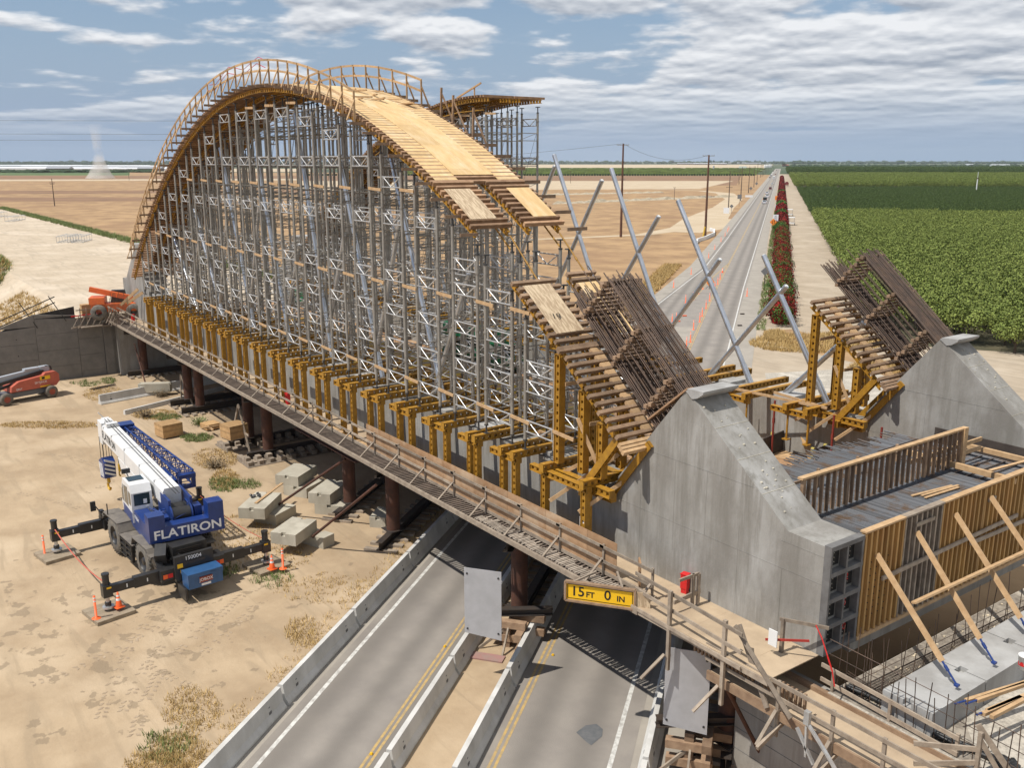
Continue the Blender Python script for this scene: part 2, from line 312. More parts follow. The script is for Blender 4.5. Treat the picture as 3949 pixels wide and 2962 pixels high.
def sheet(name,pts,m,label=None,parent=None,kind='structure'):
    b=MB(); b.add([tuple(p) for p in pts],[tuple(range(len(pts)))]); return b.build(name,m,kind=None if parent else kind,label=label,parent=parent)
R_=14000
sheet('ground',[(-R_,-R_,-.03),(R_,-R_,-.03),(R_,R_,-.03),(-R_,R_,-.03)],FARG)
sheet('dry_field',[rp(s,t,0) for s,t in ((-1900,1500),(-1900,-400),(60,-400),(60,1400),(-40,1440))],GOLD)
gr=[]
# strips of the country to the left, laid out by their depth
def strip(name,y0,y1,m,z,x0=-900,x1=2560,y0b=None,y1b=None):
    y0b=y0 if y0b is None else y0b; y1b=y1 if y1b is None else y1b
    sheet(name,[V((p.x,p.y,z)) for p in (at(x0,y0),at(x1,y0b),at(x1,y1b),at(x0,y1))],m)
strip('brown_field',694,677,GOLD2,.004,x1=1300)
strip('brown_field',752,737,GOLD2,.004,x1=1300,y0b=742,y1b=732)
strip('brown_field',776,760,GOLD2,.004,x1=900)
strip('farm_track',700,694,PALE,.008,x1=1300,y0b=694,y1b=688)
strip('green_field',676,664,VIN2,.004,x0=-900,x1=500)
strip('greenhouse_ground',662,650,PALE,.004,x1=1200)
# vineyard and bare ground left of the highway
sheet('brown_field',[V((p.x,p.y,.012)) for p in (at(1150,714),at(2840,714),at(2860,676),at(1150,676))],GOLD2)
sheet('pale_bare_ground',[V((p.x,p.y,.016)) for p in (at(1150,735),at(2700,728),at(2830,697),at(1150,697))],PALE)
sheet('vineyard_ground',[V((p.x,p.y,.020)) for p in (at(1900,676),at(2905,676),at(2952,650),at(1900,646))],VINE)
sheet('bare_yard',[V((p.x,p.y,.012)) for p in (at(1900,646),at(2945,648),at(2985,634),at(1900,634))],PALE)
# dirt tracks
def ribbon(name,pts,w,m,z,parent=None,kind='structure'):
    b=MB(); vs=[];n=len(pts)
    for i,p in enumerate(pts):
        p=V(p); d=(V(pts[min(i+1,n-1)])-V(pts[max(i-1,0)])); d.z=0; d.normalize(); s=V((d.y,-d.x,0)); ww=w[i] if isinstance(w,(list,tuple)) else w
        vs+=[(p.x-s.x*ww/2,p.y-s.y*ww/2,z),(p.x+s.x*ww/2,p.y+s.y*ww/2,z)]
    b.add(vs,[(2*i,2*i+1,2*i+3,2*i+2) for i in range(n-1)]); return b.build(name,m,parent=parent,kind=None if parent else kind)
ribbon('dirt_track',[at(*p) for p in ((1900,930),(2250,915),(2480,905),(2640,880),(2720,845),(2790,800),(2830,768),(2795,745),(2700,735),(2500,728),(2250,722))],[3,3.5,4,9,15,9,9,11,5,4,4],PALE,.026)
ribbon('dirt_track',[at(*p) for p in ((2620,895),(2760,870),(2850,845))],[12,14,16],PALE,.022)
# pale spoil banks in the dry field
SPOIL=mat('pale_spoil_soil',(.47,.40,.29),.95,col2=(.30,.25,.17),scale=.5,detail=9,world=True,bump=.8,bscale=1.)
for (xa,ya,xb,yb,h_) in ((2130,786,2840,758,1.6),(2080,752,2560,742,1.2),(640,775,1000,768,1.0)):
    b=MB(); n=40; vs=[]
    for i in range(n+1):
        p=at(xa+(xb-xa)*i/n,ya+(yb-ya)*i/n); wdt=3+random.random()*3
        dd=(V((p.x,p.y,0))).normalized(); hh=h_*(random.uniform(.35,1.) if 0<i<n else 0)
        vs+=[p-dd*wdt,p+V((0,0,hh)),p+dd*wdt]
    b.add(vs,[f for i in range(n) for f in ((3*i,3*i+1,3*i+4,3*i+3),(3*i+1,3*i+2,3*i+5,3*i+4))]); b.build('spoil_bank',SPOIL,kind='structure')
# green country to the right: strips below the orchards
ORG1=mat('orchard_floor',(.10,.085,.045),.95,col2=(.05,.05,.025),scale=.2,world=True)
sheet('orchard_ground',[rp(s,t,.004) for s,t in ((10,95),(10,1500),(1500,1500),(1500,-200),(60,95))],ORG1)
sheet('green_field',[V((p.x,p.y,.008)) for p in (at(3060,643),at(4700,650),at(4700,636),at(3060,634))],VIN2)
# dirt lane beside the orchard, worksite ground past the bridge
sheet('dirt_lane',[rp(s,t,.012) for s,t in ((-2.4,60),(-2.4,1500),(11.2,1500),(12.2,107),(45,104),(120,95),(120,60))],sandmat('lane_dirt',(.43,.35,.255),(.35,.28,.20),(.48,.40,.30)))
sheet('gravel_patch',[V((p.x,p.y,.018)) for p in (at(2950,1440),at(3320,1420),at(3480,1480),at(3600,1700),at(3000,1700))],GRAV)
sheet('dry_grass_strip',[V((p.x,p.y,.02)) for p in (at(2945,1275),at(3065,1270),at(3250,1340),at(3420,1400),at(3640,1440),at(3500,1490),at(3300,1400),at(3120,1360),at(2945,1310))],GOLD)
# the sandy worksite
sheet('sandy_lot',[rp(s,t,.004) for s,t in ((-16.5,-12),(-16.5,92),(-24,88),(-45,100),(-75,112),(-130,80),(-230,60),(-230,-40),(-60,-40))],SAND)
# ---------------------------------------------------------------- highway
rd_=sheet('highway',[rp(s,t,.03) for s,t in ((-17.3,-12),(-17.2,135),(-15.6,180),(-15.0,2600),(-2.2,2600),(-2.2,250),(-1.6,100),(-1.2,-12))],SHLD,label='long straight highway narrowing to the horizon')
sheet('asphalt_lane',[rp(s,t,.034) for s,t in ((-15.9,-12),(-15.8,127),(-13.2,175),(-12.7,2600),(-4.2,2600),(-4.2,100),(-3.2,-12),(-8.45,-12),(-8.45,60),(-8.8,112),(-11.1,112),(-11.3,60),(-11.3,-12))],ASPH,parent=rd_)
def line(name,st,w,m,z=.038): ribbon(name,[rp(s,t) for s,t in st],w,m,z,parent=rd_)
line('white_edge_line',((-15.43,-12),(-15.5,100),(-15.45,128),(-14.0,153),(-12.7,175),(-12.3,250),(-12.3,2000)),.16,MWH)
line('white_edge_line',((-4.22,-12),(-4.2,60),(-4.25,100),(-4.6,150),(-4.5,2000)),.16,MWH)
for o in (-.1,.1):
    line('yellow_line',((-12.0+o,-12),(-12.0+o,60),(-11.6+o,115),(-10.4+o,160),(-8.75+o,186)),.1,MYE)
    line('yellow_line',((-7.95+o,-12),(-7.95+o,60),(-8.25+o,100),(-8.7+o,150),(-8.7+o,2000)),.1,MYE)
line('crack_sealing_line',((-16.,140.2),(-9.,142.4)),.16,DKST,.04)
# tar patch
pt=[at(*p) for p in ((2222,2830),(2258,2803),(2300,2797),(2325,2818),(2322,2845),(2280,2880),(2262,2868))]
sheet('tar_patch',[(p.x,p.y,.042) for p in pt],mat('tar_patch',(.10,.105,.11),.9,col2=(.14,.14,.14),scale=4),parent=rd_)
sheet('median',[rp(s,t,.036) for s,t in ((-11.0,-12),(-11.0,60),(-8.9,60),(-8.9,-12))],SAND)
# ---------------------------------------------------------------- embankments
def embank(name,m,top,zt,foot,zf=-.05):
    b=MB(); n=len(top); b.add([(*p,zt) for p in top]+[(*p,zf) for p in foot],[tuple(range(n))]+[(i,(i+1)%n,n+(i+1)%n,n+i) for i in range(n)]); return b.build(name,m,kind='structure')
EZ=5.45
b=MB(); xs=[-92.2,-100,-110,-122,-140,-165,-200,-260,-330]
def prof(x):   # cross section of the left approach: near foot, near crest, far crest, far foot
    k=min(1,(-92-x)/60.); nb=17.8-6*0-0*k
    return [(x,nb-10.5,-.1),(x,nb,EZ),(x,43.+random.uniform(-.3,.3),EZ),(x,56,-.1)]
vs=[]; 
for x in xs: vs+=prof(x)
b.add(vs,[(4*i+j,4*i+j+1,4*i+4+j+1,4*i+4+j) for i in range(len(xs)-1) for j in range(3)]); b.add(prof(-92.2),[(0,1,2,3)])
b.build('left_embankment',SANDL,kind='structure')
# low sandy rise in front of it at the far left, with weeds
b=MB(); n1,n2=26,14; c=at(60,1010,3.)
vs=[]
for i in range(n1+1):
    for j in range(n2+1):
        x=-190+i*3.; y=-4+j*2.3; r=((x+152)/34)**2+((y-12)/12.)**2; h=max(0,9.*(1-r)) if r<1 else 0; h=min(h,7.2)+(.5*random.random() if r<.9 else 0); vs.append((x,y,h-.1))
b.add(vs,[(i*(n2+1)+j,(i+1)*(n2+1)+j,(i+1)*(n2+1)+j+1,i*(n2+1)+j+1) for i in range(n1) for j in range(n2)],True); b.build('weedy_sand_mound',sandmat('mound_sand',(.47,.385,.25),(.37,.30,.17),(.52,.43,.30)),kind='structure')
embank('right_embankment',GRAV,[(-14.0,21.4),(-14.0,40),(30,40),(30,-6),(14,10),(-3,21.4)],4.6,[(-14.0,21.4),(-14.0,40),(40,52),(44,-14),(14,8.),(-3,21.4)])
sheet('rubble_strip',[(-13.98,21.5,4.604),(-13.98,40,4.604),(-12.7,40,4.604),(-12.4,25,4.604),(-9.5,21.5,4.604)],DEBR)

TRK=mat('track_soil',(.43,.33,.225),.95,col2=(.30,.22,.145),scale=2.2,detail=8,world=True,bump=.8,bscale=9)
tr_n=0
for px,w_ in (([(640,2290),(560,2400),(500,2500),(430,2640),(380,2800)],.5),([(760,2290),(690,2390),(640,2470),(540,2600),(470,2760)],.5),([(930,2300),(830,2390),(720,2480),(640,2560),(560,2700),(500,2900)],.55),([(990,2330),(880,2440),(760,2540)],.5),([(600,2420),(420,2520),(250,2600),(60,2660)],.5),([(340,1900),(430,1860),(380,1800),(260,1760),(80,1740)],.5),([(300,1960),(200,1930),(60,1900)],.45),([(560,2560),(700,2640),(800,2640)],.4)):
    P=[at(*q) for q in px]; b=MB()
    for a,c in zip(P,P[1:]):
        d=(c-a); n_=int(d.length/.28); d.normalize(); s_=V((-d.y,d.x,0)); ang=math.atan2(d.y,d.x)
        for i in range(n_):
            if random.random()<.25: continue
            q=a+d*(i*.28)
            for e in (-1,1): r=q+s_*e*w_*.25+V((random.uniform(-.03,.03),random.uniform(-.03,.03),0)); b.add([r+V((math.cos(ang+e*.9+f)*g,math.sin(ang+e*.9+f)*g,.016 if f in(0,3.14) else .012)) for f,g in ((0,w_*.24),(1.3,.07),(3.14,w_*.24),(4.44,.07))],[(0,1,2,3)])
    b.build('tyre_track',TRK,kind='structure')
sheet('road_edge_dust',[rp(s,t,.037) for s,t in ((-11.6,-12),(-11.6,60),(-11.25,60),(-11.25,-12))],SAND,parent=rd_)
# ================================================================ BRIDGE
def az(x): return 23.75-.01387*(x+53.5)**2
def azs(x): return -2*.01387*(x+53.5)
def marks(b,pts,r=.022):
    for p in pts: b.ico(p,r)
ZD=5.42   # walkway / floor level
# ---- tie girders
def girder(Y0,label):
    t=thing('tie_girder',label,'concrete girder',(-53,Y0,ZD))
    b=MB(); b.b2((-37.2,0,0),(30.2,1.6,2.62)); 
    for i in range(30): b.b2((-36.9+i*2.3,-.012,.02),(-36.88+i*2.3,0,2.6))
    b.build('girder_wall',CON,t)
    b=MB()
    for i in range(16): b.b2((-34.6+i*3.9,.2,2.62),(-33.1+i*3.9,1.4,2.80))
    b.build('concrete_plinth',CONL,t)
    return t
girder(21.72,'long grey concrete girder wall behind the yellow posts beside the near walkway')
girder(36.82,'long grey concrete girder on the far side with steel pipes rising from its top')
# ---- pedestals
def pedestal(Y0,flip,label,rec=False):
    t=thing('arch_pedestal',label,'concrete pedestal',((-18. if not flip else -89.),Y0,ZD))
    P=[(-14.69,0),(-14.69,3.38),(-15.95,3.42),(-19.92,6.62),(-19.92,6.95),(-20.25,6.93),(-21.55,5.3),(-23.4,3.0),(-23.4,0)]
    P=[(-14.69,0),(-14.69,3.38),(-15.98,3.42),(-19.92,6.62),(-20.27,6.86),(-21.55,5.3),(-23.4,3.0),(-23.4,0)]
    if flip: P=[(-107.-x,z) for x,z in P]
    ox=-89. if flip else -18.
    b=MB(); b.prism([(x-ox,0,z) for x,z in P],(0,1.6,0))
    # board marks and pour lines, proud ribs and grooves a few mm deep
    sg=-1 if flip else 1; mx=(lambda x:(-107.-x if flip else x)-ox)
    for z,xa,xb in ((3.05,-14.7,-16.2),(2.2,-14.7,-23.3),(4.4,-17.3,-22.2)): b.beam((mx(xa),-.003,z),(mx(xb),-.003,z+.02),.01,.015)
    for x,z0,z1 in ((-17.8,0,3.0),(-20.6,1.2,4.4),(-16.1,0,2.2),(-22.2,0,3.4),(-19.2,2.2,4.4)): b.beam((mx(x),-.003,z0),(mx(x),-.003,z1),.01,.012)
    o=b.build('pedestal_body',CON,t)
    b=MB(); q=[(-20.28,6.85),(-19.98,6.63),(-19.78,6.68),(-19.52,6.86),(-19.50,6.95),(-20.2,6.93)]
    b.prism([(mx(x),-.04,z) for x,z in q],(0,1.68,0)); b.build('pedestal_cap',CONL,t)
    b=MB()
    d=V((3.94,0,-3.2)).normalized(); nn=V((.63,0,.776))
    for k in (1.2,2.45,3.75):
        p=V((-19.92,0,6.62))+d*k; b.beam((mx(p.x),.01,p.z),(mx(p.x),1.59,p.z),.02,.02)
    for i in range(26):
        p=V((-19.92,0,6.62))+d*random.uniform(.3,4.8)+nn*.01; b.ico((mx(p.x),random.uniform(.15,1.45),p.z),random.uniform(.02,.05))
    b.build('form_tie_stubs',CONB,t)
    if rec:
        b=MB()
        for r in range(4):
            for c in range(2):
                z0=.22+r*.82; y0=.13+c*.75; x0=mx(-14.69)+.003
                b.b2((x0-.002,y0,z0),(x0+.002,y0+.58,z0+.58))
        b.build('anchor_recess_shade',BLKT,t)  # flat black plates: shade of deep anchor openings painted as colour
        b=MB()
        for r in range(5): b.b2((mx(-14.69),.0,.06+r*.82-.06 if r else 0),(mx(-14.69)+.24,1.6,.16+r*.82-.02))
        for c in range(3): b.b2((mx(-14.69)+.001,-.001+c*.75-(.02 if c==2 else 0),0.01),(mx(-14.69)+.238,.10+c*.75-.02,3.36))
        b.build('anchor_ribs',REC,t)
        b=MB()
        for r in range(4):
            for c in range(2):
                for k in range(9): b.ico((mx(-14.69)+.02,.2+c*.75+.13*(k%3)+random.uniform(-.02,.02),.34+r*.82+.14*(k//3)),.018)
        b.build('anchor_bolt',CONB,t)
        for (r,c,ch) in ((1,1,'2'),(2,1,'6'),(3,1,'10')[:3],):
            tx=text('painted_number',ch,.34,frameM((mx(-14.69)+.012,.43+c*.75,.5+(3-r)*.82),(0,1,0),(0,0,1)),REDP,t,.002)
    return t
pedestal(21.7,False,'tall grey concrete arch pedestal with sloping top beside the walkway, nearest the camera',True)
pedestal(36.8,False,'grey concrete arch pedestal standing in front of the green orchard')
pedestal(21.7,True,'concrete arch pedestal under the low left end of the arch')
pedestal(36.8,True,'far concrete arch pedestal at the distant left end behind the shoring towers')
# ---- floor between the girders
b=MB(); b.b2((-92,23.4,ZD-.25),(-14.7,36.8,ZD)); b.build('bridge_floor',PLYO,kind='structure')
b=MB()
for i in range(60):
    x=random.uniform(-45,-19); y=random.uniform(25,35); a=random.choice((0.02,1.55,.05))+random.uniform(-.1,.1); l=random.uniform(1,3.2)
    b.box((x,y,ZD+.08),(l,.14,.1),a)
tag(b.build('scattered_lumber',TIMB),'loose boards scattered over the brown floor between the concrete girders','lumber',kind='stuff')
# yellow joists lying over the floor
b=MB()
for i in range(40): b.b2((-84+i*1.25,26.3+.0,ZD+.0),(-83.9+i*1.25,34.5,ZD+.14))
b.build('floor_joists',mat('yellow_joist_paint',(.62,.45,.08),.7),kind='structure')
# ---- yellow beams
def ybeam(b,a,c,w=.2,h=.26,hole=.12,pitch=.3,up=(0,0,1)):
    w*=1.22; h*=1.16; hole*=1.15
    a=V(a);c=V(c); d=(c-a); L_=d.length; d.normalize(); u=V(up); s=d.cross(u).normalized(); u=s.cross(d).normalized()
    ft=.03
    for k in (-1,1):
        b.beam(a+u*k*(h/2-ft/2),c+u*k*(h/2-ft/2),w,ft,up)
        b.beam(a+u*k*(hole/2+(h/2-ft-hole/2)/2),c+u*k*(hole/2+(h/2-ft-hole/2)/2),w*.7,h/2-ft-hole/2,up)
    n=int(L_/pitch); 
    for i in range(n+1):
        p0=max(0,i*L_/n-(pitch-hole)/2); p1=min(L_,i*L_/n+(pitch-hole)/2); b.beam(a+d*p0,a+d*p1,w*.7,hole,up)
    b.beam(a-d*.005,a+d*.02,w,h,up); b.beam(c-d*.02,c+d*.005,w,h,up)
TX=[-81.8+3.05*i for i in range(13)]; TX=[-45.2-3.05*i for i in range(12,0,-1)]+[-45.2,-42.1,-39.1,-36.1,-33.05,-30.65,-27.95]
TX=[x for x in TX]
def bayframe(xa,xb,Y0,Y1,label,group,posts=True,inner=False):
    t=thing('beam_frame',label,'steel beam frame',(xa,Y0,ZD),0,group)
    L_=xb-xa
    for x in (0,L_):
        b=MB(); ybeam(b,(x,0,2.9),(x,Y1-Y0,2.9)); b.build('cross_beam',YEL,t)
        yp=.15
        if posts:
            b=MB(); ybeam(b,(x-.05,yp+.1,.25),(x-.05,yp+.1,2.62),.2,.22,.1,.25,up=(1,0,0)); b.beam((x-.05,yp+.1,0),(x-.05,yp+.1,.25),.08,.08); b.box((x-.05,yp+.1,.03),(.26,.26,.06)); b.build('post',YEL,t)
        b=MB()
        for y in ((Y1-Y0-.9,) if not inner else (.3,)): b.box((x,y,2.62),(.24,.24,.24)); b.tube((x,y,1.3),(x,y,2.55),.05,6); b.box((x,y,1.3),(.3,.3,.05))
        b.build('beam_foot',YEL,t)
    b=MB(); ybeam(b,(-.95,.3,2.66),(L_+.1,.3,2.66),.2,.22); b.build('link_beam',YEL,t)
    return t
prev=None
for i,x in enumerate(TX):
    xb=TX[i+1] if i+1<len(TX) else x+4.2
    k=len(TX)-1-i
    bayframe(x+1.86,xb-.02,20.3,25.9,f'{ORD[k]} yellow steel beam frame from the near pedestal end of the near girder','yellow beam frames along the near girder')
far=[x for x in TX if x>-47]
FX=[(-84+i*3.6) for i in range(17)]
for i,x in enumerate(FX):
    bayframe(x,x+1.15,34.9,39.7,f'{ORD[len(FX)-1-i]} yellow beam pair from the orchard-side pedestal on the far girder','yellow beam pairs on the far girder',posts=False,inner=True)
# ---- shoring towers
def inst(name,me,par,loc):
    o=bpy.data.objects.new(name,me); COL.objects.link(o); o.parent=par; o.location=loc; return o
W=1.83; b=MB()
for z in (0,.46): b.tube((.05,0,z),(W-.05,0,z),.034,5,cap=False)
for x in (.16,W-.16): b.tube((x,0,0),(x,0,.46),.028,5,cap=False)
b.tube((.16,0,.46),(W/2,0,0),.028,5,cap=False); b.tube((W/2,0,0),(W-.16,0,.46),.028,5,cap=False); LADDER=b.mesh('ladder_frame',SILV)
b=MB(); D=1.75
for z in (0,.5): b.tube((0,.05,z),(0,D-.05,z),.026,5,cap=False)
b.tube((0,.1,0),(0,D-.1,.5),.016,4,cap=False); SIDE=b.mesh('side_brace',SILT)
b=MB(); b.beam((0,0,.05),(1.22,0,0),.05,.13); SPACER=b.mesh('timber_spacer',TIMB)
def tower(x0,x1,y0,y1,zf,z0,label,group,timb=True):
    t=thing('shoring_tower',label,'shoring tower',(x0,y0,z0),0,group); W=x1-x0; D=y1-y0
    hs={}
    for i,x in enumerate((0,W)):
        for j,y in enumerate((0,D)):
            h=zf(x0+x)-z0; hs[i,j]=h; b=MB()
            b.tube((x,y,.42),(x,y,h-.45),.074,8); z=1.9+.0
            while z<h-1.0: b.tube((x,y,z),(x,y,z+.07),.1,8); z+=2.35
            b.build('leg',SILT,t)
            b=MB(); b.box((x,y,.02),(.2,.2,.03)); b.tube((x,y,.0),(x,y,.45),.04,6); b.tube((x,y,.36),(x,y,.40),.1,6); b.tube((x,y,h-.5),(x,y,h-.04),.04,6); b.tube((x,y,h-.44),(x,y,h-.38),.1,6); b.box((x,y,h-.03),(.22,.26,.05)); b.build('screw_jack',JACK,t)
    hm=min(hs.values())-.6
    z=.75; lv=[]
    while z<hm: lv.append(z); z+=1.62 if z<5 else 2.6
    if hm>2 and (not lv or hm-lv[-1]>1.3): lv.append(hm-.55)
    for q in lv:
        for y in (0,D): inst('ladder_frame',LADDER,t,(0,y,q))
    z=.5
    while z<hm-.3:
        for x in (0,W): inst('side_brace',SIDE,t,(x,0,z))
        z+=1.7
    z=.6
    while z+4<hm: b=MB(); b.tube((0,D,z),(W,D,z+4),.012,4,cap=False); b.build('bracing_rod',JACK,t); z+=4.3
    if timb:
        z=1.15
        while z<hm+.5: inst('timber_spacer',SPACER,t,(W,-.08,z)); z+=4.3
    return t
def under(x): return az(x)-.62
n=len(TX)
for r,(ya,yb) in enumerate(((20.95,22.7),(23.5,25.25))):
    for i,x in enumerate(TX):
        k=n-1-i
        nm='front' if r==0 else 'rear'
        f=under if x<-29 else (lambda q: min(az(q)-.62,14.6) if q<-28.5 else az(q)-.62)
        tower(x,x+1.83,ya,yb,f,8.45,f'{ORD[k]} aluminium shoring tower from the right in the {nm} row under the near arch','shoring towers under the near arch',timb=(r==0))
FT=[-52.6-1.83-3.05*i for i in range(9,-1,-1)]
for r,(ya,yb) in enumerate(((36.1,37.85),(38.65,40.4))):
    for i,x in enumerate(FT):
        tower(x,x+1.83,ya,yb,under,8.45,f'{ORD[len(FT)-1-i]} shoring tower from the cut end in the {"inner" if r==0 else "outer"} row under the far arch','shoring towers under the far arch',timb=(r==0))
# ---- arch formwork
def arc_pts(xa,xb,st):   # points equally spaced along the arch
    x=xa; o=[]
    while x<xb: o.append(x); x+=st/math.sqrt(1+azs(x)**2)
    return o
def joists(b,xa,xb,y0,y1,st=.345,w=.13,h=.15,dz=0,jit=.0,alt=False):
    for i,x in enumerate(arc_pts(xa,xb,st)):
        s=azs(x); d=V((1,0,s)).normalized(); u=V((-s,0,1)).normalized(); c=V((x,0,az(x)+dz))-u*h/2
        ya=y0+random.uniform(-jit,jit); yb=y1+random.uniform(-jit,jit)
        if alt and i%2: ya+=.12
        sd=d*(w/2); uu=u*(h/2); vs=[V((p.x,y,p.z)) for y in (ya,yb) for p in (c-sd-uu,c+sd-uu,c+sd+uu,c-sd+uu)]
        b.add(vs,[(3,2,1,0),(4,5,6,7),(0,1,5,4),(1,2,6,5),(2,3,7,6),(3,0,4,7)])
def archsheet(b,xa,xb,y0,y1,off,th,L_=2.44,wy=1.22,gap=.006):   # plywood sheets bent along the arch
    xs=arc_pts(xa,xb,L_)+[xb]; ny=max(1,round((y1-y0)/wy))
    for i,(p,q) in enumerate(zip(xs,xs[1:])):
        if q-p<.05: continue
        for j in range(ny):
            ya=y0+(y1-y0)*j/ny+gap; yb=y0+(y1-y0)*(j+1)/ny-gap; k=4; vs=[]
            for m_ in range(k+1):
                x=p+.004+(q-p-.008)*m_/k; s=azs(x); u=V((-s,0,1)).normalized(); c=V((x,0,az(x)))
                for (y,o) in ((ya,off),(yb,off),(yb,off+th),(ya,off+th)): P_=c+u*o; vs.append((P_.x,y,P_.z))
            fs=[(0,1,2,3),(4*k+3,4*k+2,4*k+1,4*k)]
            for m_ in range(k):
                for a_,b_ in ((0,1),(1,2),(2,3),(3,0)): fs.append((4*m_+a_,4*m_+4+a_,4*m_+4+b_,4*m_+b_))
            b.add(vs,fs)
def ledgers(t,xa,xb,ys,name='ledger_beam',off=-.30):
    for y in ys:
        b=MB(); xs=arc_pts(xa,xb,1.9)+[xb]
        for p,q in zip(xs,xs[1:]):
            if q-p<.2: continue
            u=V((-azs((p+q)/2),0,1)).normalized(); a=V((p,y,az(p)))+u*off; c=V((q,y,az(q)))+u*off
            for k in (-1,1): b.beam(a+u*k*.1,c+u*k*.1,.12,.03,u)
            d=(c-a); n_=max(2,int(d.length/.3))
            for i in range(n_): b.beam(a+d*((i+.2)/n_),a+d*((i+.8)/n_),.06,.17,u)
        b.build(name,YEL,t)
A=thing('arch_formwork','long curved timber formwork deck over the near arch, carrying golden plywood','arch formwork',(0,0,0))
b=MB(); joists(b,-85.3,-34.25,20.75,25.65,jit=.03); b.build('joist_deck',REDW,A)
b=MB(); joists(b,-34.3,-31.2,20.8,22.85,st=.365,w=.13,h=.18); joists(b,-34.3,-31.2,23.5,25.62,st=.365,w=.13,h=.18); b.build('end_joists',REDW,A)
b=MB(); archsheet(b,-84.5,-34.8,22.15,24.25,.003,.02,wy=1.05); b.build('plywood_centre',PLY,A)
b=MB()
for x in [q for q in arc_pts(-85.3,-34.25,.345) if -80<q<-34.6]:
    for ya,yb in ((21.0,22.155),(24.245,25.45)): archsheet(b,x+.04,x+.345/math.sqrt(1+azs(x)**2)-.04,ya,yb,-.012,.015,9,9)
b.build('plywood_strips',PLY,A)
b=MB(); archsheet(b,-33.75,-31.75,20.99,22.30,.003,.02,wy=9); b.build('plywood_sheet',PLYW,A)
b=MB(); archsheet(b,-33.75,-31.75,24.2,25.43,.003,.02,wy=9); b.build('plywood_sheet',PLY,A)
ledgers(A,-85.3,-31.2,(21.0,22.6,23.7,25.3),off=-.33)
# yellow telescopic braces below the ledgers
b=MB(); xs=[x for x in TX if x<-30]
for y in (22.7,25.3):
    for p,q in zip(xs,xs[1:]):
        if -62<p<-52: continue
        pa=V((p+1.83,y-.1,under(p+1.83)+.25)); qa=V((q+1.83,y-.1,under(q+1.83)-.3)); b.tube(pa,qa,.036,6); b.tube(pa.lerp(qa,.45),pa.lerp(qa,.5),.05,6)
b.build('telescopic_brace',YEL,A)
# guard rails on bracket planks
def rail(t,xs,y,out,hh=1.30,name='guard_rail'):
    b=MB(); tops=[]
    for x in xs:
        z=az(x)-.1; p=V((x,y,z)); tops.append(p+V((0,0,hh)))
        b.beam(p-V((0,0,.1)),p+V((0,0,hh)),.09,.05,(1,0,0))
        b.beam(p+V((.05,0,hh*.72)),V((x+.05,y+out*.42,z)),.045,.1,(1,0,0))
    for a,c in zip(tops,tops[1:]):
        e=(c-a)*.03; b.beam(a-e,c+e,.045,.11); b.beam(a-e-V((0,0,.55)),c+e-V((0,0,.55)),.045,.11)
    b.build(name,TIMB,t)
rail(A,arc_pts(-83.2,-40.2,1.28),20.45,-1)
rail(A,arc_pts(-62.,-42.9,1.55),25.85,1)
b=MB()
for x in arc_pts(-83,-30.5,1.28): z=az(x)-.16; b.beam((x+.05,20.05,z),(x+.05,20.9,z),.06,.13); (b.beam((x+.05,25.5,z),(x+.05,26.6,z),.06,.15) if x>-62 else None)
b.build('bracket_plank',WOOD,A)
b=MB()
for x,h1 in ((-38.9,1.3),(-37.9,0.),(-41.8,1.35),(-40.7,1.3)):
    if h1: z=az(x)-.1; b.beam((x,25.9,z-.3),(x+.1,25.9,z+h1),.09,.09,(1,0,0)); b.beam((x+.1,25.9,z+h1*.8),(x+.9,26.2,z-.6),.045,.09,(1,0,0))
b.build('leaning_post',WOOD,A)
b=MB()
for i in range(14): x=random.uniform(-47,-43); b.box((x,random.uniform(22,25),az(x)+.06),(random.uniform(1,2),.1,.06),random.uniform(-.3,1.6))
tag(b.build('loose_lumber',TIMB),'short boards lying loose on the plywood at the arch crown','lumber',kind='stuff')
b=MB(); pts=[V((-60.8+i*1.2,20.5,az(-60.8+i*1.2)+.8-.25*math.sin(i*1.57))) for i in range(9)]; b.path(pts,.02,4); b.path([p+V((0,.1,.35)) for p in pts],.018,4)
tag(b.build('red_rope',mat('red_cord',(.55,.02,.06),.7)),'thin red cord strung along the guard rail at the arch top','rope')
# low piece of formwork between the ramp and the springing
B=thing('springing_formwork','stepped timber formwork ramp below the near rebar cage, with pale plywood on it','formwork',(0,0,0))
b=MB(); joists(b,-28.4,-25.5,20.64,22.78,st=.35,w=.14,h=.16,alt=True); joists(b,-25.5,-22.4,20.62,23.4,st=.36,w=.14,h=.16,alt=True); joists(b,-28.6,-22.6,23.5,25.0,st=.36,w=.14,h=.16); b.build('joist_deck',WOOD,B)
b=MB(); joists(b,-25.32,-22.4,22.0,22.45,st=.36,w=.20,h=.12,dz=.0); b.build('blocking',TIMB,B)
b=MB(); archsheet(b,-28.2,-26.1,20.97,22.3,.003,.02,9,9); b.build('plywood_sheet',PLYW,B)
b=MB(); archsheet(b,-28.1,-25.8,23.6,24.6,.003,.02,1.2,.3,.03); b.build('plywood_sheet',PLY,B)
ledgers(B,-28.6,-22.2,(20.95,22.0,23.7,24.8))
b=MB(); z=az(-22.3); 
for k in range(3): b.beam((-22.15+.10*k,20.55,z-.12-.1*k),(-22.15+.10*k,23.4,z-.12-.1*k),.13,.16,(.6,0,1))
b.build('edge_timbers',TIMB,B)
text('painted_number','#19',.38,frameM((-26.75,21.35,az(-26.75)+.045),(.3,1,0),V((-1,0,-azs(-26.75)))),BLKT,B,.002)
